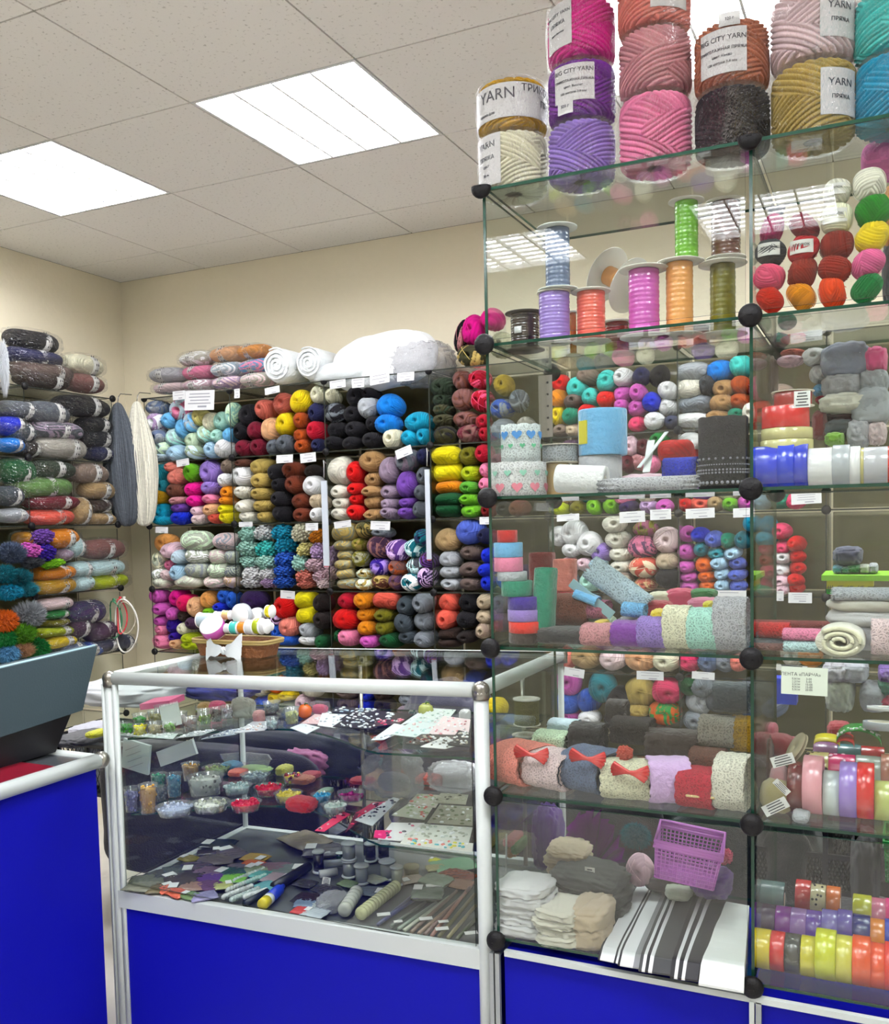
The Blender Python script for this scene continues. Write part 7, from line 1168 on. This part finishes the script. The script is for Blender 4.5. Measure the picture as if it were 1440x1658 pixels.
for (x, y, w, h, c, lb) in ((540, 320, 110, 90, (150, 140, 60), 'small olive yellow packet at the left back of the deck'), (690, 270, 130, 90, (40, 38, 42), 'black packet near the back of the deck'), (760, 215, 190, 70, (48, 62, 64), 'dark teal packet at the back of the deck'), (850, 285, 200, 60, (100, 92, 98), 'mauve grey packet with a white strip'), (740, 335, 200, 70, (112, 104, 102), 'taupe packet in the middle of the deck'), (590, 385, 190, 80, (86, 76, 92), 'dusky violet packet'), (450, 420, 190, 70, (80, 92, 88), 'grey-green packet left on the deck'), (330, 455, 170, 60, (66, 70, 66), 'dark grey packet left on the deck'), (400, 470, 90, 50, (215, 218, 214), 'white tag lying on the left packets'), (230, 490, 200, 60, (100, 104, 88), 'olive grey packet at the far left'), (190, 540, 190, 50, (128, 130, 112), 'pale olive packet at the left edge of the deck'), (480, 495, 230, 60, (72, 66, 58), 'dark brown packet on the deck'), (570, 460, 190, 60, (50, 46, 50), 'black flat packet in the middle'), (350, 545, 180, 80, (110, 100, 70), 'khaki packet behind the coral one'), (370, 580, 130, 60, (235, 120, 95), 'coral packet at the front edge of the deck'), (460, 592, 130, 56, (215, 105, 80), 'terracotta packet right of the coral one'), (550, 610, 120, 60, (110, 135, 90), 'green packet at the front edge'), (650, 605, 150, 90, (150, 145, 185), 'lilac packet at the front edge'), (560, 540, 150, 60, (165, 130, 115), 'beige brown packet'), (690, 470, 180, 90, (95, 60, 135), 'purple packet in the middle of the deck'), (690, 530, 170, 60, (105, 70, 110), 'plum packet under the purple one'), (690, 430, 200, 60, (130, 105, 125), 'mauve packet above the purple one'), (860, 430, 180, 60, (50, 90, 85), 'dark teal packet right of the mauve one'), (870, 480, 150, 60, (125, 190, 70), 'bright green packet'), (790, 535, 120, 60, (190, 195, 120), 'pale yellow packet left of the bright green one'), (1040, 320, 150, 70, (185, 150, 60), 'ochre packet behind the orange one'), (1020, 370, 140, 70, (225, 115, 50), 'orange packet'), (1040, 415, 160, 60, (150, 165, 130), 'sage green packet under the orange one'), (1180, 385, 170, 90, (140, 110, 120), 'dusty rose beaded packet'), (1280, 400, 190, 100, (125, 135, 130), 'grey-green packet right of the rose one'), (900, 400, 120, 40, (135, 125, 130), 'small grey mauve packet'), (1210, 470, 170, 80, (175, 155, 160), 'pale rose packet right on the deck'), (1080, 450, 140, 60, (90, 165, 160), 'aqua packet'), (1140, 530, 150, 90, (110, 175, 180), 'light teal packet near the black roll')):
    p = on('V5', x, y+h*.3, 0); m = mpp(p)/4.645; packet(lb+('' if 'deck' in lb else ' on the showcase deck'), p, w*m*1.35, w*m*1.05, .014, c, 'small packets spread on the showcase deck')
for i, (x0, y0, x1, y1, c) in enumerate(((800, 640, 1010, 560, (215, 220, 218)), (860, 660, 1060, 580, (190, 205, 200)), (830, 590, 1050, 500, (205, 210, 205)), (900, 560, 1110, 480, (165, 205, 195)), (960, 640, 1120, 590, (225, 230, 228)), (880, 520, 1100, 430, (180, 195, 185)))):
    a_, c_ = on('V5', x0, y0, 0), on('V5', x1, y1, 0); b = MB(); n_ = 22
    for k in range(n_): q = a_.lerp(c_, k/(n_-1))-a_; b.ball((q.x, q.y, .008+.002*(k % 2)), .007, 6)
    tag(link('bead_string', b.mesh('bead_string', [cm(c, .3)]), None, a_), ['white bead string nearest the front edge', 'pale grey bead string behind the nearest', 'pale silver bead string left of the mint one', 'pale mint bead string', 'short white bead string beside the black roll', 'sage grey bead string farthest back'][i], 'beads', 'bead strings on the showcase deck')
def rod(label, z, x0, y0, x1, y1, r, c, name='rod', cat='rod', level=0, group=None, mats=None, up_=0, rough=.4):
    a_, c_ = on(z, x0, y0, level), on(z, x1, y1, level); d = c_-a_; b = MB(); b.tube([(0, 0, r+up_), (d.x, d.y, r+up_)], r, 12); return tag(link(name, b.mesh(name, [cm(c, rough)]), None, a_), label, cat, group)
rod('thick black roll lying diagonally across the deck', 'V5', 1180, 575, 1440, 420, .013, (24, 28, 34), 'black_roll', 'roll'); rod('short black roll in front of the clear one', 'V5', 960, 695, 1130, 600, .009, (22, 36, 40), 'black_roll', 'roll')
p0, p1 = on('V5', 1090, 720, 0), on('V5', 1250, 575, 0); d = (p1-p0); L = d.length; root = thing('glue_tube', 'blue and yellow glue tube lying at the front of the deck', 'tube', p0, math.atan2(d.y, d.x)); T = AX['x']
b = MB(); b.lathe([(0, 0), (.013, 0), (.0145, .004), (.0145, L*.22)], 20, 0, T); b.v = [(x, y, z+.015) for x, y, z in b.v]; link('yellow_end', b.mesh('yellow_end', [cm((225, 205, 40), .4)]), root)
b = MB(); b.lathe([(.0142, L*.22), (.0142, L*.36)], 20, 0, T); b.v = [(x, y, z+.015) for x, y, z in b.v]; link('white_band', b.mesh('white_band', [cm((225, 230, 235), .4)]), root)
b = MB(); b.lathe([(.0143, L*.36), (.0143, L*.8), (.006, L*.9), (.006, L), (0, L)], 20, 0, T); b.v = [(x, y, z+.015) for x, y, z in b.v]; link('blue_body', b.mesh('blue_body', [cm((25, 60, 200), .35)]), root)
def bobbin(label, z, x, yb, w, h, c, stack=1, cap=True, fc=(185, 190, 190)):
    p = on(z, x, yb, 0); m = mpp(p)/ZM[z][2]; R = w*m/2; H = h*m; zz_ = p.z
    for s in range(stack):
        root = thing('thread_bobbin', label if stack == 1 else label+[', lower one', ', upper one'][s], 'thread', (p.x, p.y, zz_), 0, 'thread bobbins on the showcase deck'); b = MB(); b.lathe([(R*.78, H*.1), (R*.8, H*.5), (R*.78, H*.9)], 20); link('thread', b.mesh('thread', [SATIN]), root, color=sc3(lin(c)))
        for q in (0, H*.9): b = MB(); b.lathe([(0, q), (R, q), (R, q+H*.06), (R*.8, q+H*.1), (0, q+H*.1)], 24); link('flange', b.mesh('flange', [PLAS]), root, color=lin(fc))
        zz_ += H
bobbin('black thread bobbin left of the silver ones', 'V4', 210, 820, 95, 165, (26, 26, 34)); bobbin('silver thread bobbin in the middle of the deck', 'Y', 365, 545, 110, 120, (165, 172, 172), 2)
bobbin('black thread bobbin right of the silver pair', 'Y', 510, 440, 90, 130, (24, 24, 34)); bobbin('charcoal thread bobbin next to the black one', 'Y', 600, 425, 95, 115, (44, 46, 54)); bobbin('clear thread bobbin with white flange under the charcoal one', 'Y', 625, 560, 120, 130, (175, 180, 172)); bobbin('clear thread bobbin in front of the silver pair', 'Y', 450, 590, 110, 130, (170, 178, 178)); bobbin('pale clear thread bobbin beside the beige box', 'Y', 690, 600, 95, 130, (190, 196, 180)); bobbin('dark green thread bobbin behind the silver pair', 'Y', 300, 440, 60, 60, (20, 60, 50))
rod('silver thread reel lying left of the silver bobbins', 'Y', 190, 490, 320, 480, .011, (180, 186, 190), 'thread_reel', 'thread'); rod('white thread reel lying in front of the silver reel', 'Y', 160, 560, 280, 540, .011, (205, 208, 208), 'thread_reel', 'thread')
p = on('Y', 215, 610, 0); sheet('white printed tag on the lying white thread reel', p+Vector((0, -.006, .014)), .024, .02, 5, name='paper_tag', rot=(-.4, 0, 0))
p = on('Y', 790, 540, 0); root = thing('round_lace_tin', 'round beige lace-edged box on the deck', 'box', p); b = MB(); b.lathe([(0, 0), (.019, 0), (.02, .004), (.02, .02), (.0215, .021), (.0215, .027), (0, .028)], 28); link('box', b.mesh('box', [cm((165, 158, 125), .6)]), root)
# elastic coils: stacks of white discs lying on their side
def coils(label, x0, y0, x1, y1, R, n, c):
    a_, c_ = on('Y', x0, y0, 0), on('Y', x1, y1, 0); root = thing('elastic_coils', label, 'elastic', a_, math.atan2((c_-a_).y, (c_-a_).x)); L = (c_-a_).length
    for k in range(n):
        b = MB(); x = L*k/n; T = Matrix.Translation((x, 0, R)) @ AX['x']; h = L/n*.8; b.lathe([(R*.3, 0), (R*.55, -.001), (R*.6, .0), (R*.9, 0), (R, h*.25), (R, h*.75), (R*.9, h), (R*.3, h)], 28, 0, T); link('coil', b.mesh('coil', [PLAS]), root, color=sc3(lin(c)))
coils('pale yellow stack of elastic coils lying in a row', 440, 850, 690, 650, .016, 13, (212, 214, 165)); coils('white stack of elastic coils with its end facing front', 330, 830, 420, 690, .0175, 6, (205, 208, 195))
p = on('Y', 250, 760, 0); blob('clear_packet', 'clear crumpled packet left of the white coils', 'packet', p+Vector((0, 0, .015)), (.05, .06, .03), (170, 175, 168), BAGM[0])
for (x, y, w, h, c, lb) in ((520, 640, 160, 90, (110, 120, 130), 'grey buckle packet behind the coils'), (350, 600, 100, 50, (130, 150, 110), 'pale green packet with tag'), (540, 560, 120, 80, (190, 195, 170), 'cream packet behind the coils'), (90, 690, 170, 90, (42, 30, 42), 'dark packet with a white label at the left'), (210, 640, 150, 60, (60, 60, 66), 'dark packet with a barcode'), (70, 735, 130, 50, (120, 140, 165), 'light blue button packet'), (40, 785, 110, 60, (215, 80, 70), 'red and white packet at the front edge'), (130, 800, 140, 50, (200, 210, 215), 'white packet at the front edge'), (160, 750, 110, 50, (185, 195, 190), 'pale packet behind the white one'), (60, 600, 120, 50, (56, 56, 62), 'dark grey packet by the black roll'),
   (60, 300, 260, 110, (150, 140, 120), 'brown-grey clear bag at the left back'), (180, 360, 200, 150, (120, 118, 120), 'grey clear bag behind the bobbins'), (950, 440, 60, 50, (205, 205, 60), 'small yellow packet at the back right'), (1080, 460, 230, 80, (120, 165, 130), 'green translucent packet at the back right'), (960, 490, 110, 50, (165, 160, 120), 'khaki coil packet at the back'), (1100, 540, 200, 60, (120, 60, 40), 'rust packet at the right'), (960, 580, 160, 110, (150, 165, 145), 'pale green clear packet on the rods'), (900, 670, 170, 120, (125, 140, 125), 'grey-green packet across the rods'), (1110, 590, 150, 80, (160, 120, 100), 'clay coloured packet at the right'), (790, 570, 130, 50, (190, 175, 160), 'pale twisted packet behind the rods')):
    p = on('Y', x, y+h*.3, 0); m = mpp(p)/4.235; t_ = .028 if h > 90 else .013; packet(lb, p, w*m*1.3, w*m*1.0, t_, c, 'small packets on the right half of the showcase deck')
RD = [((560, 890), (790, 700), (90, 95, 130), 'slate blue'), ((600, 860), (850, 690), (60, 70, 120), 'dark blue'), ((650, 900), (900, 730), (110, 120, 110), 'grey green'), ((700, 920), (960, 740), (150, 165, 150), 'pale green'), ((740, 930), (1050, 700), (185, 190, 170), 'pale cream'), ((790, 940), (1100, 660), (140, 120, 105), 'brown'), ((840, 950), (1150, 690), (165, 140, 120), 'tan'), ((880, 960), (1190, 640), (120, 95, 90), 'dark brown'), ((930, 965), (1215, 600), (170, 120, 105), 'reddish'), ((980, 970), (1225, 680), (120, 115, 80), 'olive'), ((1040, 980), (1228, 760), (150, 140, 100), 'khaki'), ((1100, 990), (1230, 850), (95, 105, 80), 'dark olive')]
for (a1, a2, c, nm) in RD: rod(f'{nm} knitting needle packet in the bundle of long packets', 'Y', a1[0], a1[1], a2[0], a2[1], .0045, c, 'needle_packet', 'needles', group='knitting needle packets lying on the deck')
for (x, y, w, h, lb) in ((600, 850, 90, 40, 'white label at the end of the blue needle packets'), (700, 900, 60, 30, 'small white label beside the pale green needle packet'), (890, 880, 90, 40, 'white label on the brown needle packets'), (1010, 900, 70, 60, 'white square label at the end of the needle packets'), (1000, 950, 90, 40, 'white label nearest the front edge'), (1200, 980, 90, 30, 'white label by the right post'), (940, 650, 100, 50, 'white label on the grey-green packet')):
    p = on('Y', x, y, 0); m = mpp(p)/4.235; b = MB(); b.box((0, 0, 0), (w*m, w*m*.55, .001)); tag(link('paper_label', b.mesh('paper_label', [cm((225, 226, 222))], False), None, p+Vector((0, 0, .016)), (0, 0, .6)), lb, 'label')
# ------------------------------------------------------------------ behind the showcase
ZM['Z1'] = (0, 1050, 5.527)
def bh(z, x0, y0, x1, y1, Y): return bbox(z, x0, y0, x1, y1, Y)
p, w, h = bh('V', 560, 640, 1340, 900, 2.75); lattice('black_crate', 'black plastic lattice crate behind the showcase, upper middle', Vector((-1.98, 2.78, .52)), .46, .3, .25, (20, 22, 28), n=10, full=.9)
p, w, h = bh('Z1', 700, 440, 1000, 700, 2.75); lattice('black_crate', 'black lattice crate with white bags on it left of the showcase', Vector((-2.66, 2.75, .50)), .42, .3, .22, (20, 22, 28), n=10, full=.85)
lattice('black_crate', 'black lattice crate standing low behind the showcase', Vector((-1.85, 2.72, .24)), .46, .32, .24, (20, 22, 28), n=10, full=.9)
blob('white_crate_filling', 'white paper filling inside the upper black crate', 'paper', Vector((-1.98, 2.78, .66)), (.38, .24, .18), (200, 202, 206))
blob('grey_crate_filling', 'pale bags inside the leftmost black crate', 'bag', Vector((-2.66, 2.75, .62)), (.36, .24, .18), (170, 175, 180))
blob('grey_crate_filling', 'pale bags inside the low black crate', 'bag', Vector((-1.85, 2.72, .35)), (.4, .26, .16), (150, 156, 160))
p, w, h = bh('V', -20, 330, 470, 450, 2.6); blob('white_plastic_bag', 'big white plastic bag lying behind the showcase on the left', 'bag', p+Vector((-.08, .1, 0)), (w*1.3, .3, h*1.2), (225, 228, 230))
p, w, h = bh('V', 350, 400, 580, 470, 2.5); b = MB(); b.box((0, 0, 0), (w, .12, .02)); tag(link('pink_folder', b.mesh('pink_folder', [cm((225, 110, 150), .4)], False), None, p, (0, -.12, .3)), 'pink folder under the white plastic bag', 'folder')
p, w, h = bh('V', 680, 290, 1130, 370, 2.9); blob('blue_bag', 'dark blue bag behind the top of the showcase', 'bag', p, (w, .2, h*1.5), (32, 40, 150))
b = MB(); 
for a in range(5): b.box((0, 0, .012+.022*a), (.30-.01*a, .22, .018))
p, w, h = bh('V', 170, 720, 380, 940, 2.42); root = thing('printed_bag', 'white printed paper packets hanging behind the left of the showcase', 'bag', p); b = MB(); b.box((0, 0, 0), (w*1.2, .01, h), 0, Matrix.Rotation(.15, 3, 'Y')); link('paper', b.mesh('paper', [cm((190, 205, 200), .5)], False), root)
for k in range(4): b = MB(); b.box((-.01+.004*k, -.007, .03-.02*k), (w*.7, .001, .002), 0, Matrix.Rotation(-.35, 3, 'Y')); link('printed_line', b.mesh('printed_line', [cm((150, 160, 160))], False), root)
p, w, h = bh('V', 390, 710, 750, 900, 2.45); b = MB(); b.box((0, 0, 0), (w, .01, h*.6), 0, Matrix.Rotation(-.35, 3, 'Y')); tag(link('white_paper_sheets', b.mesh('white_paper_sheets', [cm((205, 215, 212), .5)], False), None, p), 'white paper sheets slanting behind the showcase', 'paper')
p, w, h = bh('V', 110, 720, 220, 940, 2.45); b = MB(); b.box((0, 0, 0), (w, .01, h)); tag(link('grey_paper', b.mesh('grey_paper', [cm((165, 175, 168), .5)], False), None, p), 'grey paper sheet at the far left behind the showcase', 'paper')
b = MB(); b.box((0, 0, 0), (.62, .02, .56)); o = tag(link('dark_board', lumpy(77, 30, .03, 3, .3, 'dark_board', [CLOTH]), None, (-2.08, 2.52, .53), (0, 0, .1), (.86, .12, .46), (.012, .010, .018)), 'large black bag standing behind the left of the showcase', 'bag')
blob('dark_cloth_bundle', 'slate dark cloth behind the middle shelf', 'bag', Vector((-1.86, 2.64, .74)), (.6, .14, .14), (44, 50, 56))
blob('grey_jacket', 'dark grey-violet jacket behind the right of the showcase', 'clothes', Vector((-1.28, 2.75, .78)), (.26, .16, .34), (80, 80, 98))
blob('black_bag', 'black bag low behind the right of the showcase', 'bag', Vector((-1.15, 2.7, .5)), (.5, .2, .26), (24, 22, 30))
p, w, h = bh('W', 40, 680, 330, 830, 2.6); blob('pink_wrapped_box', 'pink and mauve wrapped bundle behind the middle shelf', 'packet', p, (w, .12, h), (180, 110, 150))
p, w, h = bh('W', 1000, 800, 1230, 930, 2.6); blob('white_wrapped_bundle', 'white wrapped bundle behind the showcase near the right post', 'packet', p, (w, .12, h), (225, 228, 228))
p, w, h = bh('W', 870, 860, 1010, 940, 2.5); blob('red_packet', 'red packet behind the middle shelf', 'packet', p, (w, .05, h), (185, 50, 40))
p, w, h = bh('W', 1290, 360, 1440, 510, 2.5); tag(link('yellow_balloon_ball', PB[0], None, p, (0, 0, 0), (w, .12, h), col3('yellow')), 'big yellow ball right of the showcase post seen through the tower', 'ball')
p, w, h = bh('Z1', 600, 760, 880, 840, 2.2); blob('dark_grey_pouch', 'dark grey pouch between counter and showcase', 'pouch', p, (w, .15, h), (66, 66, 70))
p, w, h = bh('Z1', 820, 735, 910, 785, 2.15); blob('yellow_cloth', 'small yellow cloth on the dark grey pouch', 'cloth', p, (w, .06, h), (225, 225, 60))
p, w, h = bh('Z1', 710, 680, 920, 760, 2.3); blob('white_crumpled_bag', 'white crumpled bag below the left lattice crate', 'bag', p, (w, .12, h), (205, 205, 215))

for (x, y, z, w, d, h, c, lb) in ((-.70, 2.55, .56, .34, .2, .38, (66, 62, 66), 'grey plastic sack behind the left of the bottom tower cube'), (-.36, 2.56, .56, .36, .2, .38, (30, 44, 46), 'dark teal plastic sack behind the lilac basket'), (-.02, 3.0, .54, .3, .2, .36, (58, 56, 54), 'dark sack behind the middle tower post'), (-.42, 2.80, .2, 1.0, .3, .38, (40, 40, 44), 'large dark storage bag on the floor behind the tower'), (-1.30, 2.80, .22, .6, .3, .36, (70, 70, 76), 'grey storage bag on the floor behind the showcase')):
    blob('storage_sack', lb, 'bag', Vector((x, y, z)), (w, d, h), c)
# ------------------------------------------------------------------ printed and woven details
def hearts(root, R, H, rows, col, size, n=9, name='heart_pattern'):
    b = MB()
    for j, z in enumerate(rows):
        for k in range(n):
            a0 = 2*PI*(k+.5*(j % 2))/n; vs = []
            for i in range(20):
                t = 2*PI*i/20; hx = 16*math.sin(t)**3/17; hy = (13*math.cos(t)-5*math.cos(2*t)-2*math.cos(3*t)-math.cos(4*t))/17
                a = a0+hx*size/R; vs.append(((R+.0028)*math.cos(a), (R+.0028)*math.sin(a), z+hy*size))
            b.add(vs, [tuple(range(20))])
    return link(name, b.mesh(name, [cm(col, .7)], False), root)
def ddim(root):
    o = [c for c in root.children if c.name.startswith('ribbon')][0]; xs = [v.co.x for v in o.data.vertices]; zs_ = [v.co.z for v in o.data.vertices]; return max(xs), max(zs_)
R, H = ddim(RA); hearts(RA, R, H, [-H*.45], (235, 130, 150), .0125, 10); hearts(RA, R+.0004, H, [H*.35], (150, 215, 190), .008, 12, 'small_heart_pattern')
R, H = ddim(RB); hearts(RB, R, H, [H*.45], (70, 150, 225), .0115, 9); hearts(RB, R+.0004, H, [-H*.1], (90, 190, 140), .006, 11, 'small_heart_pattern')
R, H = ddim(RC); b = MB()
for j, (z, n, s) in enumerate(((-.78, 30, .0035), (-.52, 44, .0022), (-.44, 44, .0022), (-.30, 60, .0016), (-.14, 22, .0025))):
    for k in range(n): a = 2*PI*k/n; b.ball(((R+.001)*math.cos(a), (R+.001)*math.sin(a), z*H), (s, s, s), 6)
link('lace_holes', b.mesh('lace_holes', [cm((150, 150, 160), .8)]), RC)
# tall needle packets hanging in front of the wall shelves
for (x, y0, y1, lb) in ((524, 748, 925, 'long white hanging needle packet with red end between second and third cubes'), (691, 728, 915, 'long white hanging needle packet with red end between third and fourth cubes')):
    a_ = atY(x, y0, 3.625); m = mpp(a_); H = (y1-y0)*m; root = thing('hanging_needle_packet', lb, 'needles', a_, 0, 'needle packets hanging from the shelf connectors')
    b = MB(); b.box((0, 0, -H*.5-.03), (.030 if x < 600 else .022, .006, H*.78)); link('sleeve', b.mesh('sleeve', [cm((214, 222, 232), .3)], False), root)
    b = MB(); b.box((0, 0, -H*.93), (.024 if x < 600 else .018, .005, .03)); link('red_end', b.mesh('red_end', [cm((215, 110, 120), .4)], False), root)
    b = MB(); b.tube([(0, .02, -.005), (0, 0, .006), (.004, -.004, -.01), (0, 0, -.07)], .0022, 6); link('hook', b.mesh('hook', [cm((205, 205, 205), .4)]), root)
# cream edging of the red lace and beads of the right post area
p, w, h = bbox('Q', 1035, 765, 1180, 790, 1.835); b = MB()
for k in range(14):
    for j in (0, 1): b.ball((w*(-.46+.92*(k+.5*j)/13.5), .006+.003*j, -.004+.008*j), (.0035, .003, .0028), 6)
tag(link('lace_edging', b.mesh('lace_edging', [cm((235, 210, 150), .8)]), None, p), 'row of cream lace loops on the red lace bolt', 'lace')
words_labels()
for r in REG:
    l = r["o"]["label"]
    if len(l.split()) > 16: r["o"]["label"] = l.replace(" wall shelf row", " wall row").replace(" yarn ball", " ball").replace(" mottled one", " one")

SC.view_settings.view_transform = "Standard"; SC.view_settings.look = "None"; SC.view_settings.gamma = 1; SC.view_settings.use_curve_mapping = False; SC.view_settings.exposure = EXPO
cy_ = SC.cycles; cy_.max_bounces = 8; cy_.diffuse_bounces = 3; cy_.glossy_bounces = 4; cy_.transparent_max_bounces = 48; cy_.use_denoising = True; cy_.sample_clamp_indirect = 6
